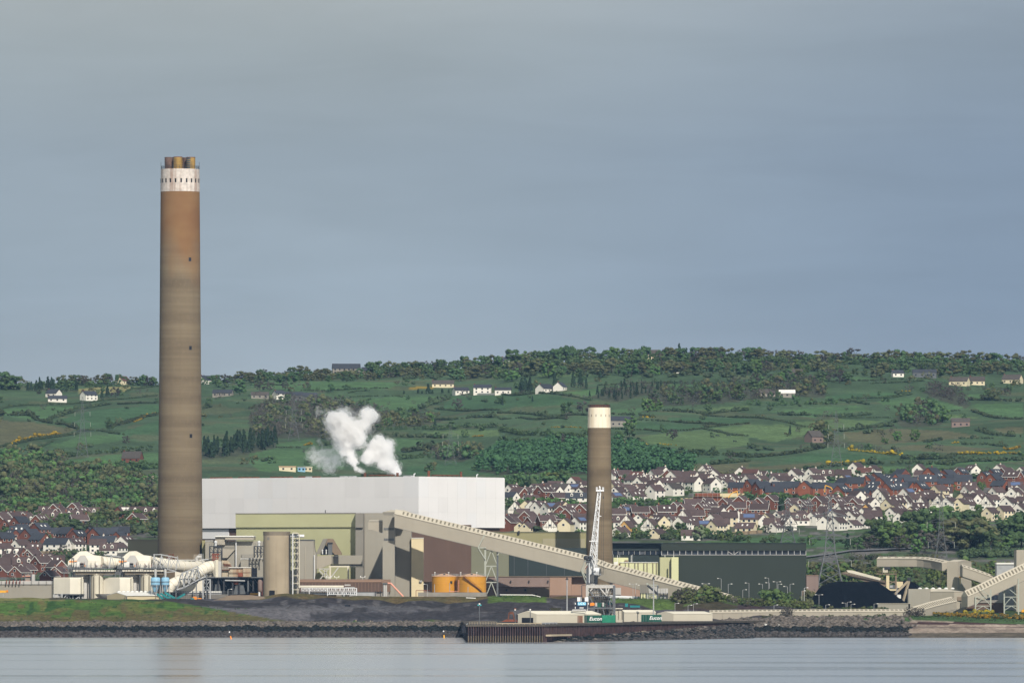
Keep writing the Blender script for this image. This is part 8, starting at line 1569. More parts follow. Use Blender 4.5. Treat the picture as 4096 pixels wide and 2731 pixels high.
def trunk_mesh(seed, shape):
 r = random.Random(seed); m = MB(); top = .45 if shape != 'cone' else .9
 m.tube([(0, 0, -.12), (r.uniform(-.01, .01), 0, .15), (r.uniform(-.03, .03), r.uniform(-.03, .03), top)], .028, 6, True, .008)
 if shape != 'cone':
  for i in range(5): a = r.uniform(0, 6.28); q_ = r.uniform(.15, .3); m.tube([(0, 0, .22 + i * .04), (q_ * .5 * math.cos(a), q_ * .5 * math.sin(a), .42 + i * .03), (q_ * math.cos(a), q_ * math.sin(a), .62 + i * .05)], .012, 4, False, .004)
 return m.mesh('trunk', M['bark'])
SH = {'a': 'round', 'b': 'round', 'c': 'wide', 'd': 'cone', 'e': 'bare', 'f': 'wide', 'w': 'round', 'p': 'round', 'h': 'bush', 'g': 'bush'}
CRN, LOW = {}, {}
for kk in 'abcdefwphg':
 q_ = {'bare': 420, 'cone': 420, 'bush': 240}.get(SH[kk], 760); lf = {'bare': .026, 'cone': .05, 'bush': .08}.get(SH[kk], .042)
 CRN[kk] = [quad_mesh('crown', *crown_arrays(31 * i + ord(kk), SH[kk], q_, lf), LEAF[kk]) for i in range(3)]
 ql = {'bare': 100, 'cone': 100, 'bush': 48}.get(SH[kk], 120); LOW[kk] = [crown_arrays(17 * i + ord(kk), SH[kk], ql, lf * 1.75) for i in range(4)]
TRK = {s: [trunk_mesh(i, s) for i in range(2)] for s in ('round', 'cone')}
TN = {'a': ('broadleaf_tree', 'rounded mid green broadleaf tree'), 'b': ('broadleaf_tree', 'fresh green rounded broadleaf tree'), 'c': ('broadleaf_tree', 'spreading olive brown tree coming into leaf'), 'd': ('conifer_tree', 'dark pointed conifer'), 'e': ('bare_tree', 'bare purple brown tree'), 'f': ('broadleaf_tree', 'yellow green spring tree'), 'w': ('willow_tree', 'pale silver green tree'), 'h': ('shrub', 'dark green bushy shrub'), 'g': ('gorse_bush', 'yellow flowering gorse bush')}
tr = random.Random(5); NT = [0]
def by(p):
 q_ = min(FRM, key=lambda f_: (f_[0] - p[0]) ** 2 + (f_[1] - p[1]) ** 2)
 if p[1] < 5400 or (q_[0] - p[0]) ** 2 + (q_[1] - p[1]) ** 2 > 300 ** 2: return ''
 return ' near the ' + ' '.join(q_[2].split()[:3])
def tree(p, kk, h, where, group):
 if NT[0] >= 420: return None
 NT[0] += 1; nm, lb = TN[kk]; t = thing(nm, f"{'tall' if h > 12.5 else 'small' if h < 9 else 'middling'} {lb} {where}{by(p)}", 'tree' if kk not in 'hg' else 'shrub', p, group)
 s = h * tr.uniform(.9, 1.1); w_ = s * tr.uniform(1.0, 1.4) * (1.25 if SH[kk] in ('wide', 'bush') else .62 if kk == 'd' else 1.0); t.scale = (w_, w_, s); t.rotation_euler = (0, 0, tr.uniform(0, 6.28))
 mesh_obj('crown', tr.choice(CRN[kk]), t); mesh_obj('trunk', tr.choice(TRK['cone' if kk == 'd' else 'round']), t); return t
def mass(name, items, mt_kind, label, cat, stuff=True):
 """items: list of (x,y,z,height,width) of one leaf kind, joined"""
 if not items: return
 V, Fq, n = [], [], 0
 for (x_, y_, z_, h, w_) in items:
  v, f = LOW[mt_kind][tr.randrange(4)]; a = tr.uniform(0, 6.28); c, sn = math.cos(a), math.sin(a); v = v * (w_, w_, h); v = v @ np.array([[c, sn, 0], [-sn, c, 0], [0, 0, 1]]); V.append(v + (x_, y_, z_ - .08 * h)); Fq.append(f + n); n += len(v)
 V = np.concatenate(V); o0 = V.mean(0); o0[2] = V[:, 2].min(); me_ = quad_mesh(name, V - o0, np.concatenate(Fq), LEAF[mt_kind]); o = mesh_obj(name, me_, None, tuple(o0)); tag(o, label, cat)
 if stuff: o['kind'] = 'stuff'
 return o
KW = {'a': 'mid green', 'b': 'fresh green', 'c': 'olive', 'd': 'dark conifer', 'e': 'bare brown', 'f': 'yellow green', 'p': 'poplar'}
for (k, poly, kinds, spc, h, nm, lb) in WOODS:
 pl_ = crop(k, poly); x0, x1 = min(p[0] for p in pl_), max(p[0] for p in pl_); y0, y1 = min(p[1] for p in pl_), max(p[1] for p in pl_); items = {}
 n_ = 0; step = spc / 6000 * FPX
 ys = []; row = y1; pts = []; rowstep = {True: 3.0}.get(True)
 rw = y1
 while rw > y0:
  pxx = x0 + tr.uniform(0, step)
  while pxx < x1:
   a = np.array([pxx + tr.uniform(-step, step) * .3]); b_ = np.array([rw + tr.uniform(-1.5, 1.5)])
   if in_poly(a, b_, pl_)[0]: pts.append((float(a[0]), float(b_[0])))
   pxx += step * tr.uniform(.75, 1.25)
  rw -= tr.uniform(3.2, 5.5) if h > 9 else tr.uniform(2.6, 4.2)
 for a, b_ in pts:
  kk = tr.choice(kinds); p = spot(a, b_); hh = h * tr.uniform(.7, 1.2); items.setdefault(kk, []).append((p.x, p.y, p.z, hh, hh * tr.uniform(.9, 1.3) * (.6 if kk == 'd' else 1)))
 for kk, it in items.items(): mass(nm, it, kk, f'{KW[kk]} crowns of the {lb}'.split(' ') and ' '.join(f'{KW[kk]} part of {lb}'.split()[:16]), 'wood')
# hedgerows: (crop, polyline, kind, height)
HG = [(1, '0 700 150 700 320 740 450 770 600 790 690 820', 'h', 4), (1, '440 740 560 700 700 650 860 620 1000 600', 'h', 4), (1, '980 810 1130 770 1280 720 1420 690', 'h', 3.5), (1, '0 650 100 620 240 610 420 605 640 600 800 585 1000 560 1420 520', 'h', 2.2), (1, '1060 600 1240 595 1420 590', 'h', 2.6), (1, '1130 490 1300 450 1410 435', 'h', 2), (1, '0 990 190 945 320 915 450 900 600 880 700 865', 'h', 3), (1, '100 965 330 895 500 870 560 868', 'g', 2.6), (1, '0 1040 350 1000 480 930', 'h', 1.8), (1, '700 840 900 840 1000 860 1130 875', 'h', 3), (1, '480 1090 700 1060 900 1040 1150 1030 1420 1010', 'a', 6), (1, '820 1190 1000 1170 1130 1160 1300 1180 1420 1170', 'a', 6), (1, '1820 640 1900 620', 'h', 3), (1, '1200 760 1300 710 1410 685', 'g', 1.6),
 (2, '0 425 150 420 350 430', 'h', 2), (2, '460 480 700 480 900 465 1050 460 1250 455', 'h', 2.2), (2, '900 535 1100 530 1380 525', 'h', 2.2), (2, '880 500 950 490 1080 480', 'h', 2), (2, '1380 505 1500 505 1640 505 1820 495', 'd', 6), (2, '1530 640 1650 590 1780 550', 'h', 5), (2, '1650 640 1800 655 2000 660 2240 655', 'h', 2.6), (2, '1600 740 1800 740 2000 720 2240 720', 'h', 3.5), (2, '1150 830 1400 830 1700 830 1900 810 2240 800', 'a', 5), (2, '1180 885 1500 895 1800 900', 'h', 4.5), (2, '1380 1030 1560 1010 1760 970', 'h', 5), (2, '1560 1000 1700 985', 'g', 2), (2, '1330 1100 1560 1080 1700 1080', 'a', 5), (2, '640 970 800 940', 'h', 3), (2, '240 990 460 990', 'h', 2), (2, '0 640 150 600', 'h', 3), (2, '490 970 560 955', 'g', 2), (2, '2000 890 2100 885', 'g', 1.8), (2, '1000 1240 1300 1235', 'h', 3),
 (3, '0 510 400 505 560 520 820 570', 'h', 2.4), (3, '880 430 1300 410 1800 410 2240 420', 'h', 2.2), (3, '1480 660 1700 670 1850 690 2000 670 2240 650', 'h', 4), (3, '1250 745 1500 755 1760 770 2020 790', 'h', 2.4), (3, '1000 820 1300 830 1500 845 1700 830 2000 790 2240 770', 'h', 2), (3, '1820 820 1950 845 2100 880 2240 885', 'h', 2.2), (3, '1820 700 2050 715 2240 720', 'h', 2), (3, '1000 940 1200 945 1340 965', 'g', 1.8), (3, '1430 960 1600 975', 'g', 2.2), (3, '1400 1060 1700 1045 2000 1060 2240 1080', 'a', 5), (3, '0 840 200 880 450 880 780 900', 'a', 5), (3, '0 1000 450 980 700 960', 'a', 6), (3, '1900 1140 2240 1110', 'h', 3.5), (3, '0 680 300 690 780 700', 'h', 3), (3, '1020 690 1250 700 1400 720', 'h', 3), (3, '0 340 300 345 800 300 1000 290', 'h', 4), (3, '0 740 200 720 600 735', 'h', 2.6), (3, '1260 720 1400 720', 'g', 1.8), (3, '460 810 760 815', 'g', 1.5),
 (4, '0 370 400 380 800 380 1100 375', 'h', 2.2), (4, '0 580 200 590 400 580 780 570', 'a', 5.5), (4, '780 545 900 550 1010 580', 'h', 4), (4, '880 530 1180 520 1380 490', 'h', 3), (4, '1780 460 2000 450 2230 480', 'e', 6), (4, '1900 540 2100 545 2352 550', 'h', 4.5), (4, '1640 640 1830 630', 'h', 2), (4, '1900 630 2080 690 2352 700', 'h', 3), (4, '570 680 740 680 1040 665', 'h', 4), (4, '250 665 520 670', 'h', 4), (4, '740 690 1000 690 1220 690', 'h', 2), (4, '780 810 1000 780 1220 760', 'h', 4), (4, '0 690 200 710 450 770 680 780', 'h', 2), (4, '0 1030 300 1010 520 970 640 950', 'h', 4), (4, '640 940 900 960 1300 1000', 'e', 5), (4, '850 975 1100 1000 1300 1015', 'g', 3), (4, '1300 1040 1700 1040 1760 1010', 'h', 4), (4, '1780 1005 2000 1005 2352 1010', 'g', 3.2), (4, '2200 970 2320 950', 'g', 3), (4, '500 1130 800 1100 1100 1090 1600 1090 1800 1100', 'h', 4.5), (4, '680 1100 860 1085 980 1085', 'g', 2.8), (4, '1640 1095 1900 1065 2352 1055', 'h', 4), (4, '1950 800 2080 840 2352 860', 'h', 4), (4, '1780 870 2100 870', 'h', 2.4), (4, '1830 920 2050 920 2200 940', 'h', 2.6), (4, '1500 900 1650 880', 'h', 3), (4, '1040 400 1250 390 1500 375', 'h', 2.4), (4, '1300 465 1400 468', 'g', 1.6), (4, '1500 280 1900 290 2352 300', 'h', 4), (4, '700 385 1000 370 1400 365', 'h', 2), (4, '1660 1180 1800 1150', 'h', 4), (4, '0 950 200 970', 'h', 3), (4, '1740 910 1800 905', 'g', 2.2)]
hr = random.Random(9)
for (k, s, kk, h) in HG:
 f = [float(q_) for q_ in s.split()]; pts = crop(k, list(zip(f[::2], f[1::2]))); items = []
 for i in range(len(pts) - 1):
  a, b_ = pts[i], pts[i + 1]; pa, pb = spot(*a), spot(*b_); L_ = (pb - pa).length; n_ = max(2, int(L_ / max(1.9, h * .72)))
  for j in range(n_):
   if hr.random() < .07: continue
   u = (j + hr.uniform(-.3, .3)) / n_; x_, y_ = pa.x + (pb.x - pa.x) * u, pa.y + (pb.y - pa.y) * u + hr.uniform(-1, 1) * h * .3; hh = h * .82 * hr.uniform(.6, 1.25)
   if hr.random() < .05: hh *= 1.7
   items.append((x_, y_, gxy(x_, y_), hh, hh * hr.uniform(1.0, 1.5)))
 if kk == 'g': mass('gorse_hedge', items, 'g', 'yellow flowering gorse strip on a field edge' + by(items[len(items) // 2]), 'hedge', False)['group'] = 'gorse strips on the hill'
 elif kk in 'ae': mass('tree_belt', items, kk, ('green' if kk == 'a' else 'bare brown') + ' belt of small trees between fields' + by(items[len(items) // 2]), 'tree belt', False)['group'] = 'tree belts on the hill'
 else: mass('hedgerow', items, kk, ('dark conifer' if kk == 'd' else 'tall' if h >= 4 else 'low') + ' hedgerow on the hill' + by(items[len(items) // 2]), 'hedge', False)['group'] = 'hedgerows on the hill'
# skyline trees
def line_trees(pts, n, kinds, h, where, group, lo=4160, jit=6):
 for i in range(n):
  u = (i + tr.uniform(.1, .9)) / n; px_ = np.interp(u, np.linspace(0, 1, len(pts)), [p[0] for p in pts]); row = np.interp(px_, [p[0] for p in pts], [p[1] for p in pts]) + tr.uniform(-jit, jit)
  tree(spot(px_, row, lo), tr.choice(kinds), h * tr.uniform(.7, 1.2), where, group)
SKL = 'on the skyline'
ln = [(0, 1556), (60, 1560)]; line_trees(ln, 5, 'aaa', 14, 'ending the skyline', 'skyline trees', jit=3)
line_trees([(100, 1562), (320, 1566)], 14, 'dddda', 11, 'in the pine clump', 'pine clump trees', jit=4)
line_trees([(260, 1545), (450, 1535), (630, 1532)], 15, 'aace', 9.5, SKL, 'skyline trees', jit=3)
line_trees([(800, 1528), (1000, 1517), (1300, 1508)], 24, 'aacee', 9, SKL, 'skyline trees', jit=3)
line_trees([(1480, 1500), (1700, 1486), (2000, 1466)], 28, 'aaace', 10.5, SKL, 'skyline trees', jit=4)
line_trees([(2040, 1462), (2300, 1452), (2590, 1448)], 30, 'aaacb', 13, SKL, 'skyline trees', jit=4)
line_trees([(2690, 1446), (2760, 1446)], 4, 'd', 13, 'in the group of skyline pines', 'skyline pines', jit=1)
line_trees([(2600, 1450), (3000, 1446), (3400, 1448)], 40, 'aaacce', 12, SKL, 'skyline trees', jit=5); tree(spot(3397, 1448), 'd', 13, 'standing tallest on the skyline', 'skyline pines')
line_trees([(3400, 1452), (3700, 1452), (4096, 1462)], 34, 'aacce', 11, SKL, 'skyline trees', jit=6)
BELT = 'below the skyline'
line_trees([(1000, 1535), (1400, 1520), (1800, 1500)], 26, 'aac', 9, BELT, 'belt trees', jit=8); line_trees([(1800, 1525), (2200, 1500), (2600, 1490), (3000, 1490), (3300, 1480)], 54, 'aabce', 11, BELT, 'belt trees', jit=16)
line_trees([(3300, 1505), (3700, 1500), (4000, 1500)], 18, 'aac', 10, BELT, 'belt trees', jit=10); line_trees([(3000, 1540), (3200, 1530), (3400, 1540)], 12, 'abce', 11, BELT, 'belt trees', jit=12)
for px_, row, kk, h in ((2085, 1572, 'd', 14), (2100, 1572, 'd', 15), (2120, 1572, 'd', 14), (2220, 1545, 'd', 12), (2293, 1550, 'd', 15), (2322, 1553, 'd', 14), (2345, 1560, 'd', 10), (2400, 1520, 'd', 9), (1322, 1570, 'a', 9), (1040, 1565, 'e', 9), (1080, 1562, 'e', 9), (1140, 1560, 'e', 9), (960, 1580, 'a', 14), (408, 1595, 'd', 9), (430, 1590, 'd', 10), (462, 1590, 'e', 9), (1830, 1640, 'e', 10), (2010, 1622, 'd', 7), (2130, 1608, 'd', 5), (2265, 1660, 'a', 13), (2330, 1655, 'e', 12), (2520, 1720, 'b', 11), (2518, 1750, 'a', 10), (2590, 1650, 'b', 11), (2625, 1645, 'b', 10), (2015, 1790, 'a', 9), (2065, 1795, 'a', 9), (2100, 1795, 'a', 10), (2165, 1795, 'a', 8), (2215, 1780, 'a', 11), (2260, 1785, 'e', 9), (3160, 1745, 'd', 8), (3540, 1775, 'b', 6), (3590, 1765, 'b', 8), (3660, 1765, 'b', 9), (3770, 1690, 'b', 13), (2830, 1595, 'a', 12), (2870, 1600, 'b', 9), (2945, 1600, 'b', 13), (2690, 1760, 'e', 8), (505, 1775, 'e', 7), (440, 1720, 'a', 7), (1290, 1668, 'a', 6), (1460, 1690, 'f', 7), (1740, 1710, 'd', 7), (1585, 1680, 'f', 7), (1650, 1670, 'b', 8)): tree(spot(px_, row), kk, h, 'alone on the hillside', 'lone hillside trees')
for (pa, pb, kk, n_, h) in (((0, 1556), (640, 1533), 'a', 60, 5), ((800, 1530), (1330, 1508), 'a', 70, 5.5), ((1470, 1502), (2040, 1466), 'a', 70, 6.5), ((2040, 1464), (3420, 1450), 'a', 150, 7), ((3420, 1454), (4096, 1464), 'a', 110, 6.5), ((2040, 1480), (3420, 1475), 'c', 60, 6.5), ((1000, 1525), (2000, 1490), 'c', 60, 6), ((1500, 1512), (3400, 1500), 'h', 60, 5), ((3420, 1470), (4096, 1480), 'h', 60, 5)):
 it = []
 for i in range(n_): u = tr.random(); p = spot(pa[0] + (pb[0] - pa[0]) * u, pa[1] + (pb[1] - pa[1]) * u + tr.uniform(-9, 9)); hh = h * tr.uniform(.6, 1.3); it.append((p.x, p.y, p.z, hh, hh * tr.uniform(1.1, 1.7)))
 mass('skyline_scrub', it, kk, 'scrub filling between skyline trees, ' + KW.get(kk, 'dark green') + by(it[0]), 'scrub')
for kk, n_, h in (('a', 80, 5.5), ('h', 90, 3.6), ('e', 90, 6), ('c', 60, 5.5)):
 it = []
 for i in range(n_): p = spot(tr.uniform(0, 4096), tr.uniform(1500, 1890) if tr.random() < .6 else tr.gauss(1560, 40)); hh = h * tr.uniform(.5, 1.4); it.append((p.x, p.y, p.z, hh, hh * tr.uniform(1.0, 1.6)))
 mass('hillside_scrub', it, kk, 'scattered hillside scrub, ' + KW.get(kk, 'dark green'), 'scrub')
# town and yard greenery
def bushes(pts, n, kinds, h, name, label, jx=12, jy=5, lo=4160):
 items = {}
 for i in range(n):
  u = tr.random(); px_ = np.interp(u, np.linspace(0, 1, len(pts)), [p[0] for p in pts]) + tr.uniform(-jx, jx); row = np.interp(px_, [p[0] for p in pts], [p[1] for p in pts]) + tr.uniform(-jy, jy); p = spot(px_, row, lo); hh = h * tr.uniform(.6, 1.25); items.setdefault(tr.choice(kinds), []).append((p.x, p.y, p.z, hh, hh * tr.uniform(.9, 1.4)))
 for kk, it in items.items(): mass(name, it, kk, label + ', ' + {'a': 'mid green', 'b': 'fresh green', 'c': 'olive', 'h': 'dark green', 'e': 'bare brown', 'f': 'yellow green', 'g': 'gorse yellow', 'd': 'dark', 'w': 'silvery', 'p': 'even green'}[kk], 'shrubs')
bushes([(2455, 2030), (2600, 2026), (2770, 2035)], 90, 'aahb', 5, 'shrub_belt', 'shrub belt dividing the estates right of the short chimney', 14, 9)
bushes([(2030, 2035), (2200, 2030), (2345, 2040)], 70, 'aab', 5.5, 'shrub_belt', 'shrub belt between house rows by the boiler house', 14, 6)
bushes([(2030, 1945), (2150, 1940), (2280, 1935)], 60, 'aahb', 7, 'shrub_belt', 'garden trees above the boiler house roof', 20, 14)
bushes([(2975, 2005), (3100, 2006), (3260, 2008), (3450, 2012)], 90, 'aahb', 5, 'shrub_belt', 'shrub belt below the new brick houses', 14, 7)
bushes([(2460, 2150), (2700, 2152), (2930, 2158)], 90, 'abhf', 4.5, 'garden_shrubs', 'garden shrubs on top of the dark green hall line', 16, 8)
bushes([(2900, 2165), (3150, 2170), (3400, 2170)], 40, 'hab', 3, 'hedge_clumps', 'hedge clumps in the paddock behind the dark green hall', 30, 12)
bushes([(2450, 1930), (2800, 1925), (3200, 1915), (3600, 1908), (4096, 1910)], 210, 'aahce', 5.5, 'shrub_belt', 'shrub belt along the top of the estates', 30, 14)
bushes([(2050, 1990), (2400, 1975), (2800, 1965), (3200, 1950), (3600, 1950), (4096, 1960)], 250, 'aahb', 4, 'garden_shrubs', 'garden shrubs between the upper houses', 40, 30)
bushes([(2050, 2100), (2500, 2100), (3000, 2090), (3400, 2080), (3700, 2060), (4096, 2060)], 240, 'aahbf', 3.8, 'garden_shrubs', 'garden shrubs between the lower houses', 40, 40)
bushes([(0, 2085), (200, 2090), (400, 2080), (620, 2075)], 120, 'aabc', 6, 'shrub_belt', 'tree belt behind the red brick estate on the left', 14, 10); bushes([(150, 2120), (300, 2125), (630, 2130)], 120, 'aahce', 6.5, 'shrub_belt', 'thick tree belt beside the tall chimney above slate roofs', 16, 12)
bushes([(0, 2150), (200, 2190), (420, 2200)], 130, 'ahb', 3.6, 'garden_shrubs', 'garden shrubs among the slate roofed houses', 20, 40); bushes([(0, 2240), (150, 2245), (300, 2245)], 60, 'fhc', 2.6, 'garden_shrubs', 'low hedges below the white houses on the left', 20, 10)
bushes([(0, 2060), (200, 2040), (400, 2045), (630, 2040)], 130, 'abbcae', 8, 'woodland_edge', 'woodland edge above the left estate', 14, 16)
for px_, row, kk, h in ((2230, 2106, 'a', 8), (2140, 2126, 'h', 4), (2795, 2162, 'w', 8.5), (2720, 2140, 'a', 7), (2640, 2145, 'b', 6), (2540, 2145, 'b', 5), (3120, 2068, 'd', 11), (3130, 2072, 'd', 11), (2980, 2095, 'd', 6), (2942, 2080, 'f', 4), (3070, 2135, 'e', 5), (3870, 2005, 'd', 6), (3910, 2072, 'b', 7), (3440, 2110, 'a', 6), (3520, 2080, 'b', 7), (3390, 2198, 'd', 8), (3245, 2185, 'b', 6), (2955, 2166, 'a', 6), (3545, 1990, 'f', 6), (2212, 1945, 'f', 10), (2255, 1942, 'a', 10), (100, 2115, 'b', 7), (250, 2100, 'b', 8), (540, 2120, 'b', 8), (620, 2150, 'a', 10), (195, 2230, 'e', 5), (250, 2222, 'e', 6), (240, 2268, 'd', 5), (475, 2190, 'b', 5)): tree(spot(px_, row), kk, h, 'in a garden of the estate', 'garden trees')
big = [(3520, 2190, 'a', 16), (3560, 2195, 'b', 17), (3590, 2195, 'b', 16), (3640, 2170, 'a', 17), (3670, 2165, 'a', 16), (3700, 2190, 'b', 13), (3730, 2160, 'a', 18), (3770, 2150, 'b', 18), (3800, 2160, 'a', 18), (3840, 2160, 'a', 17), (3880, 2150, 'a', 15), (3920, 2150, 'b', 12), (3700, 2210, 'e', 12), (3750, 2215, 'e', 12), (3790, 2205, 'e', 12), (3840, 2200, 'c', 18), (3880, 2205, 'c', 18), (3920, 2205, 'a', 16), (3955, 2210, 'a', 13), (3480, 2200, 'e', 9), (3430, 2205, 'a', 8), (3490, 2180, 'h', 9), (3600, 2205, 'e', 9), (3665, 2215, 'b', 8), (3970, 2190, 'd', 10), (4035, 2190, 'a', 17), (4060, 2185, 'a', 18), (4085, 2190, 'a', 19), (4015, 2200, 'b', 10)]
for px_, row, kk, h in big: tree(spot(px_, row), kk, h, 'in the wood below the dense estate', 'wood below the estate')
bushes([(3840, 2230), (3960, 2226), (4096, 2222)], 80, 'hha', 5, 'roadside_hedge', 'thick dark hedge along the road on the right', 10, 6); bushes([(3380, 2238), (3550, 2240), (3760, 2236)], 60, 'che', 3, 'roadside_hedge', 'low olive hedge along the road behind the pylon', 12, 4)
def near(pts, n, kinds, h, Y0, Y1, name, label, jx=10):
 items = {}
 for i in range(n):
  px_ = tr.uniform(pts[0], pts[1]); Y = tr.uniform(Y0, Y1); hh = h * tr.uniform(.55, 1.25); items.setdefault(tr.choice(kinds), []).append((X(px_, Y), Y, ground(px_, Y), hh, hh * tr.uniform(.9, 1.4)))
 for kk, it in items.items(): mass(name, it, kk, label + ', ' + {'a': 'mid green', 'b': 'fresh green', 'c': 'olive', 'h': 'dark green', 'e': 'bare brown', 'f': 'yellow green', 'g': 'gorse yellow', 'd': 'dark', 'w': 'silvery'}[kk], 'shrubs')
near((3240, 4096), 150, 'ccbaf', 8, 4170, 4270, 'scrub_wood', 'scrub wood behind the conveyors and coal stockpile'); near((3260, 3700), 40, 'cbawf', 8, 4110, 4180, 'scrub_wood', 'scrub wood just behind the stacker'); near((3660, 3800), 50, 'wcba', 7, 4060, 4130, 'scrub_wood', 'silvery scrub left of the slim transfer tower'); near((3880, 4060), 40, 'fcb', 7, 4100, 4200, 'scrub_wood', 'spring scrub right of the slim transfer tower')
near((2720, 3230), 110, 'fbcfe', 4.0, 3872, 3890, 'yard_scrub', 'spring scrub along the bank before the dark green hall'); near((2700, 2830), 46, 'eecf', 5.5, 3872, 3888, 'yard_scrub', 'leafless scrub at the low end of the long conveyor'); near((2800, 2880), 16, 'fbc', 6.5, 3876, 3890, 'yard_scrub', 'taller spring trees hiding the low end of the long conveyor'); near((3060, 3150), 16, 'fb', 8, 3880, 3900, 'yard_scrub', 'taller spring trees before the dark green hall')
near((3140, 3240), 18, 'hcd', 5.5, 3905, 3960, 'yard_scrub', 'dark scrub at the left foot of the coal stockpile'); near((3230, 3290), 14, 'c', 7, 4060, 4090, 'yard_scrub', 'olive tree clump by the mauve block')
near((3260, 3560), 26, 'cfa', 3.2, 3800, 3830, 'yard_scrub', 'small shrubs between the shore gallery and the coal'); near((3000, 3640), 60, 'hec', 1.7, 3744, 3757, 'shore_scrub', 'low dark scrub at the top of the shore rocks'); near((3140, 3160), 8, 'e', 4.6, 3748, 3756, 'shore_scrub', 'leafless bush in front of the shore gallery'); near((3630, 3690), 16, 'e', 4.2, 3752, 3764, 'shore_scrub', 'leafless bush at the bend of the shore gallery')
near((3740, 4110), 150, 'gghg', 1.9, 3768, 3800, 'gorse_patch', 'flowering gorse on the grass in front of the brick reclaim house'); near((3860, 3960), 40, 'ghg', 3.0, 3800, 3820, 'gorse_patch', 'taller gorse below the rising gallery'); near((3640, 4110), 120, 'ahb', .7, 3742, 3765, 'shore_grass_tufts', 'grass tufts above the beach'); near((2450, 2720), 40, 'bfa', .9, 3860, 3890, 'bank_tufts', 'grass tufts on the crest right of the crane'); near((1350, 1860), 90, 'bafh', .9, 3746, 3762, 'bank_tufts', 'grass tufts above the revetment left of the quay'); near((-50, 1000), 260, 'abh', .55, 3746, 3792, 'bank_tufts', 'grass tufts on the green bank at the left'); near((1960, 2180), 60, 'abf', .8, 3848, 3880, 'bank_tufts', 'grass tufts on the crest below the mauve building')
# road behind the scrub
m = MB(); pts = [spot(px_, row) for px_, row in ((3160, 2240), (3320, 2222), (3400, 2206), (3540, 2202), (3660, 2198), (3760, 2192), (3850, 2187), (3960, 2185))]
for i in range(len(pts) - 1): a, b_ = pts[i] + Vector((0, 0, .45)), pts[i + 1] + Vector((0, 0, .45)); m.add([a + Vector((0, -5, 0)), b_ + Vector((0, -5, 0)), b_ + Vector((0, 5, .6)), a + Vector((0, 5, .6))], [(0, 1, 2, 3)])
ro_ = m.build('road', M['asphalt']); ro_['kind'] = 'structure'
# ------------------------------------------------------------------ pylons and lamp posts
def pylon(px_, r_top, r_base, Y, label, wb=118, thick=.32, arms=((.42, 1.0), (.58, .95), (.75, .9))):
 zb = ground(px_, Y); zt = Z(r_top, Y); H_ = zt - zb; c = Vector((X(px_, Y), Y, zb)); t = thing('pylon', label, 'pylon', c); hw = wb / 2 * Y / FPX; st = M['gsteel']
 def half(f): return np.interp(f, [0, .45, 1], [hw, hw * .34, .4])
 lv = [0, .12, .24, .35, .45, .55, .65, .75, .85, .95, 1.0]
 def cn(f): h = half(f); z_ = zb + H_ * f; return [c + Vector((sx * h, sy * h, z_ - zb)) for sx, sy in ((-1, -1), (1, -1), (1, 1), (-1, 1))]
 for k in range(4):
  m = MB()
  for i in range(len(lv) - 1): m.beam(cn(lv[i])[k], cn(lv[i + 1])[k], thick * (1 if lv[i] < .5 else .75))
  m.build('leg', st, t)
 m = MB()
 for i in range(len(lv) - 1):
  a, b_ = cn(lv[i]), cn(lv[i + 1])
  for k in range(4): m.beam(a[k], b_[(k + 1) % 4], thick * .5); m.beam(a[(k + 1) % 4], b_[k], thick * .5)
 m.build('bracing', st, t)
 for f, l_ in arms:
  z_ = H_ * f; al = hw * 1.45 * l_; a = MB()
  for s in (-1, 1):
   tip = c + Vector((s * al, 0, z_));
   for q_ in cn(f): a.beam(q_, tip, thick * .6)
   for q_ in cn(min(f + .05, 1)): a.beam(q_, tip, thick * .5)
  ao = a.build('crossarm', st, t)
  for s in (-1, 1):
   tip = c + Vector((s * al, 0, z_)); MB().tube([tip, tip - Vector((0, 0, 3.0))], .12, 6).build('insulator', M['palesteel'], ao)
pylon(3320, 1985, 2328, 4165, 'large grey lattice pylon rising behind the coal stockpile', 118, .42, ((.36, 1.0), (.58, .95), (.80, .85)))
pylon(3151, 1990, 2172, 4440, 'grey lattice pylon behind the roof of the dark green hall', 70, .3, ((.4, .9), (.62, 1.0), (.85, .8))); pylon(3765, 1960, 2240, 4290, 'grey lattice pylon among the big trees by the slim transfer tower', 60, .16, ((.35, 1.2), (.6, 1.3), (.85, 1.1)))
for px_, rt, rb, lb in ((330, 1585, 1832, 'hazy pylon on the left slope'), (1175, 1600, 1765, 'hazy pylon in the bare wood behind the steam'), (1802, 1695, 1862, 'hazy pylon above the right end of the boiler house'), (3345, 1640, 1868, 'hazy pylon above the upper estate rows on the right'), (3235, 1985, 2075, 'thin distant pylon rising from the estate roofs')):
 pylon(px_, rt, rb, find_Y(px_, rb), lb, 46, .15)
def lamp(px_, r0, Y, label, arm=1, double=False, mt='steel'):
 zg = ground(px_, Y); t = thing('lamp_post', label, 'lamp post', (X(px_, Y), Y, zg), 'lamp posts of the power station yard'); top = P(px_, r0, Y); MB().tube([(X(px_, Y), Y, zg - .1), top], .09, 6).build('pole', M[mt], t)
 for s in ((-1, 1) if double else (arm,)):
  MB().beam(top, top + Vector((s * 1.3, 0, .15)), .1).build('arm', M[mt], t); e_ = top + Vector((s * 1.5, 0, .1)); MB().box(e_.x - .34, e_.x + .34, e_.y - .2, e_.y + .2, e_.z - .1, e_.z + .16).build('lantern', M['lampglass'], t)
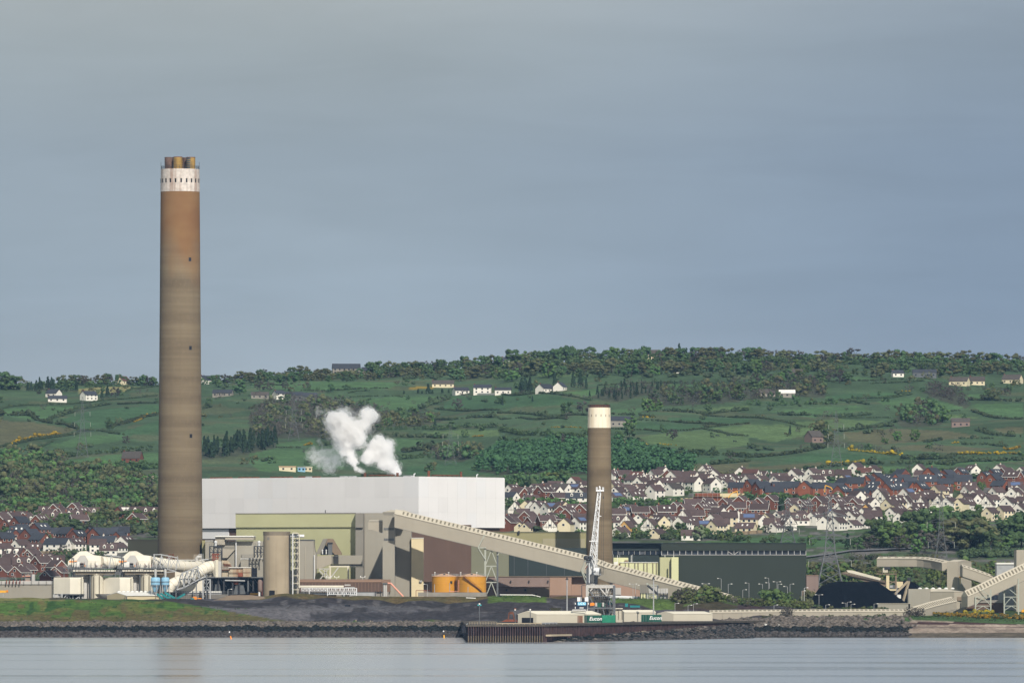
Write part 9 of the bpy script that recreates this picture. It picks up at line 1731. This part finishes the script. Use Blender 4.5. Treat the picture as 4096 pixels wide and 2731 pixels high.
for px_, r0, Y, d, dbl in ((2885, 2313, 3940, -1, 0), (2996, 2331, 3935, -1, 0), (3050, 2335, 3930, -1, 0), (3075, 2311, 3945, -1, 0), (3078, 2330, 3930, -1, 0), (3108, 2326, 3950, 1, 1), (3112, 2336, 3930, 1, 0), (2971, 2358, 3900, 1, 0), (2913, 2335, 3930, 1, 0), (2823, 2334, 3935, 1, 1), (2717, 2353, 3900, 1, 0), (3150, 2345, 3910, -1, 0), (3207, 2362, 3905, 1, 0), (3160, 2335, 3930, 1, 0)): lamp(px_, r0, Y, 'slim street lamp among scrub before the dark green hall', d, dbl)
for px_, r0, Y, d in ((3303, 2418, 3800, 1), (3384, 2411, 3805, -1), (3389, 2407, 3806, 1), (3404, 2416, 3800, 1), (3496, 2414, 3800, 1)): lamp(px_, r0, Y, 'slim street lamp in front of the coal stockpile', d)
for px_, r0, Y, d in ((2752, 2420, 3805, 1), (2774, 2414, 3805, 1), (2700, 2412, 3805, 1), (3096, 2419, 3800, 1)): lamp(px_, r0, Y, 'slim street lamp on the dark spoil behind the warehouses', d)
lamp(1710, 2336, 3905, 'slim white street lamp left of the orange tanks', -1); lamp(912, 2356, 3870, 'slim street lamp with long arm before the dark fan bay', 1); lamp(2532, 2335, 3900, 'plain double armed lamp before the pink workshop', 1, True); lamp(2542, 2340, 3898, 'thin white pole lamp before the pink workshop', 1)
lamp(3217, 2350, 3890, 'bright white lamp pole beside the mauve block', 1, False, 'wsteel'); lamp(3276, 2378, 3930, 'lamp pole standing at the left edge of the coal', 1, True)
ob = thing('orange_container_bin', 'small black skip on the spoil bench', 'skip', P(1390, 2424, 3815)); MB().px(3815, 1380, 1401, 2418, 2424, 2).build('body', M['void'], ob); MB().px(3814.8, 1379, 1402, 2417, 2418.6, 2.4).build('rim', M['dsteel'], ob)
for px_, Y in ((1424, 3755), (1482, 3755), (1528, 3752), (1692, 3752), (1836, 3752), (1498, 3815)): lonely('marker_post', MB().box(X(px_, Y) - .2, X(px_, Y) + .2, Y - .2, Y + .2, ground(px_, Y) - .1, ground(px_, Y) + .8), M['concrete'], 'small white marker post on the shore track left of the quay' if Y < 3800 else 'small white marker post on the spoil bench', 'post', 'white marker posts')
lonely('blue_drum', MB().tube([P(924, 2491, 3738), P(934, 2490, 3738)], .4, 10), M['signblue'], 'small blue drum lying on top of the revetment', 'drum')
for i, (px_, row) in enumerate(((2848, 1753), (2868, 1748), (2912, 1747), (2938, 1770))):
 p = spot(px_, row); t = thing('cow', 'black cow grazing in the bright field right of the short chimney', 'cow', p, 'grazing cows'); m = MB(); m.tube([p + Vector((-1.0, 0, 1.15)), p + Vector((-.8, 0, 1.2)), p + Vector((0, 0, 1.1)), p + Vector((.8, 0, 1.15)), p + Vector((1.05, 0, 1.25)), p + Vector((1.5, 0, .75)), p + Vector((1.75, 0, .35))], .42, 10, True, .16)
 for a in (-.75, .75):
  for b_ in (-.2, .2): m.tube([p + Vector((a, b_, 1.0)), p + Vector((a + .05, b_, .5)), p + Vector((a, b_, -.05))], .13, 6, True, .08)
 m.build('body', M['void'], t, True)
# ------------------------------------------------------------------ steam plumes (volumes) and air haze
def vol_mat(name, dens, col, aniso, noise_s=None, thr=(.44, .62), emis=0):
 m = bpy.data.materials.new(name); m.use_nodes = True; t = m.node_tree; l = t.links.new
 t.nodes.remove(t.nodes['Principled BSDF']); v = t.nodes.new('ShaderNodeVolumePrincipled'); v.inputs['Color'].default_value = (*col, 1); v.inputs['Anisotropy'].default_value = aniso; v.inputs['Density'].default_value = dens
 l(v.outputs[0], t.nodes['Material Output'].inputs['Volume'])
 if noise_s:
  g = t.nodes.new('ShaderNodeNewGeometry'); n = t.nodes.new('ShaderNodeTexNoise'); n.inputs['Scale'].default_value = noise_s; n.inputs['Detail'].default_value = 5; n.inputs['Roughness'].default_value = .62; n.inputs['Distortion'].default_value = .6; l(g.outputs['Position'], n.inputs['Vector'])
  r = t.nodes.new('ShaderNodeMapRange'); r.inputs[1].default_value = thr[0]; r.inputs[2].default_value = thr[1]; r.inputs[3].default_value = 0; r.inputs[4].default_value = dens; l(n.outputs[0], r.inputs[0]); l(r.outputs[0], v.inputs['Density'])
 return m
def puff_mesh(name, label, cat, blobs, layers, Y):
 t = thing(name, label, cat, P(blobs[0][0], blobs[0][1], Y))
 for nm, fac, mt in layers:
  mb_ = bpy.data.metaballs.new(name); mb_.resolution = 1.1; mb_.render_resolution = 1.1; mb_.threshold = .25
  for px_, row, r_px, dy in blobs:
   e_ = mb_.elements.new(); e_.co = P(px_, row, Y) + Vector((0, dy, 0)); e_.radius = max(r_px * Y / FPX * 1.75 * fac, .9)
  o = bpy.data.objects.new(name, mb_); COL.objects.link(o); dg = bpy.context.evaluated_depsgraph_get(); me_ = bpy.data.meshes.new_from_object(o.evaluated_get(dg)); bpy.data.objects.remove(o); org = ORG[t]
  for v in me_.vertices:
   c = v.co.copy(); v.co = c + mnoise.noise_vector(c * .25) * 1.6 + mnoise.noise_vector(c * .7) * .9 + mnoise.noise_vector(c * 1.7) * .4 - org
  me_.materials.clear(); me_.materials.append(mt); me_.polygons.foreach_set('use_smooth', [True] * len(me_.polygons)); mesh_obj(nm, me_, t)
core = vol_mat('steam_core', 1.1, (1, 1, 1), .3, .5, (.30, .52)); bil = vol_mat('steam_billow', .42, (1, 1, 1), .3, .55, (.43, .64)); fr = vol_mat('steam_fringe', .16, (1, 1, 1), .3, .45, (.49, .68)); thin = vol_mat('thin_steam', .22, (1, 1, 1), .3, .4, (.40, .64))
dense = (('core', .78, core), ('billow', 1.04, bil), ('fringe', 1.38, fr)); thin = (('billow', .95, thin), ('fringe', 1.35, fr))
def path_blobs(pts, n, jit, seed):
 r = random.Random(seed); out = []
 for i in range(n):
  u = i / (n - 1) * (len(pts) - 1); k = min(int(u), len(pts) - 2); f = u - k; a, b_ = pts[k], pts[k + 1]; rr = a[2] + (b_[2] - a[2]) * f
  out.append((a[0] + (b_[0] - a[0]) * f + r.uniform(-1, 1) * rr * jit, a[1] + (b_[1] - a[1]) * f + r.uniform(-1, 1) * rr * jit, rr * r.uniform(.7, 1.1), r.uniform(-1, 1) * rr * .07))
 return out
YS = 4140
A = path_blobs([(1457, 1890, 4), (1440, 1880, 8), (1420, 1862, 14), (1405, 1835, 18), (1395, 1795, 22), (1385, 1755, 26)], 20, .45, 1) + path_blobs([(1420, 1740, 34), (1390, 1715, 40), (1350, 1695, 36), (1325, 1680, 24)], 18, .6, 2) + path_blobs([(1430, 1735, 26), (1455, 1690, 24), (1480, 1660, 22), (1490, 1650, 14)], 12, .6, 3)
B = path_blobs([(1604, 1894, 5), (1590, 1885, 12), (1572, 1870, 20), (1545, 1850, 24), (1515, 1830, 26), (1500, 1800, 26)], 22, .5, 4) + path_blobs([(1520, 1810, 24), (1545, 1785, 22), (1560, 1795, 18)], 9, .5, 5) + path_blobs([(1500, 1800, 26), (1510, 1770, 20), (1525, 1750, 14)], 10, .5, 6) + path_blobs([(1490, 1830, 22), (1465, 1835, 16)], 5, .5, 8)
Cc = path_blobs([(1330, 1880, 14), (1318, 1850, 26), (1290, 1832, 26), (1258, 1826, 20)], 14, .6, 9) + path_blobs([(1345, 1835, 24), (1375, 1800, 26), (1385, 1770, 24)], 8, .5, 21) + path_blobs([(1290, 1650, 8), (1270, 1640, 12), (1265, 1670, 8)], 4, .5, 22) + path_blobs([(1330, 1840, 22), (1335, 1800, 16), (1345, 1830, 20)], 7, .6, 10) + path_blobs([(1275, 1760, 8), (1290, 1790, 10)], 3, .4, 11)
puff_mesh('steam_plume', 'tall white billowing steam plume from the left roof vent', 'steam', A, dense, YS); puff_mesh('steam_plume', 'second white steam plume leaning left from the right roof vent', 'steam', B, dense, YS + 2); puff_mesh('steam_wisp', 'thin fading steam wisp left of the tall plume', 'steam', Cc, thin, YS + 14)
puff_mesh('steam_wisp', 'small faint steam wisp above the red pipes at the left', 'steam', path_blobs([(68, 2318, 3), (60, 2308, 7), (50, 2298, 8), (45, 2290, 5)], 8, .4, 12), thin, 3960)
hz = MB().box(-9300, 9300, -3200, 12600, -20, 420)
hzm = vol_mat('air_haze', 1.1e-5, (.34, .60, 1.0), .0); ho = hz.build('haze', hzm); ho['kind'] = 'stuff'; tag(ho, 'thin blue air haze over the lough and hills', 'haze')
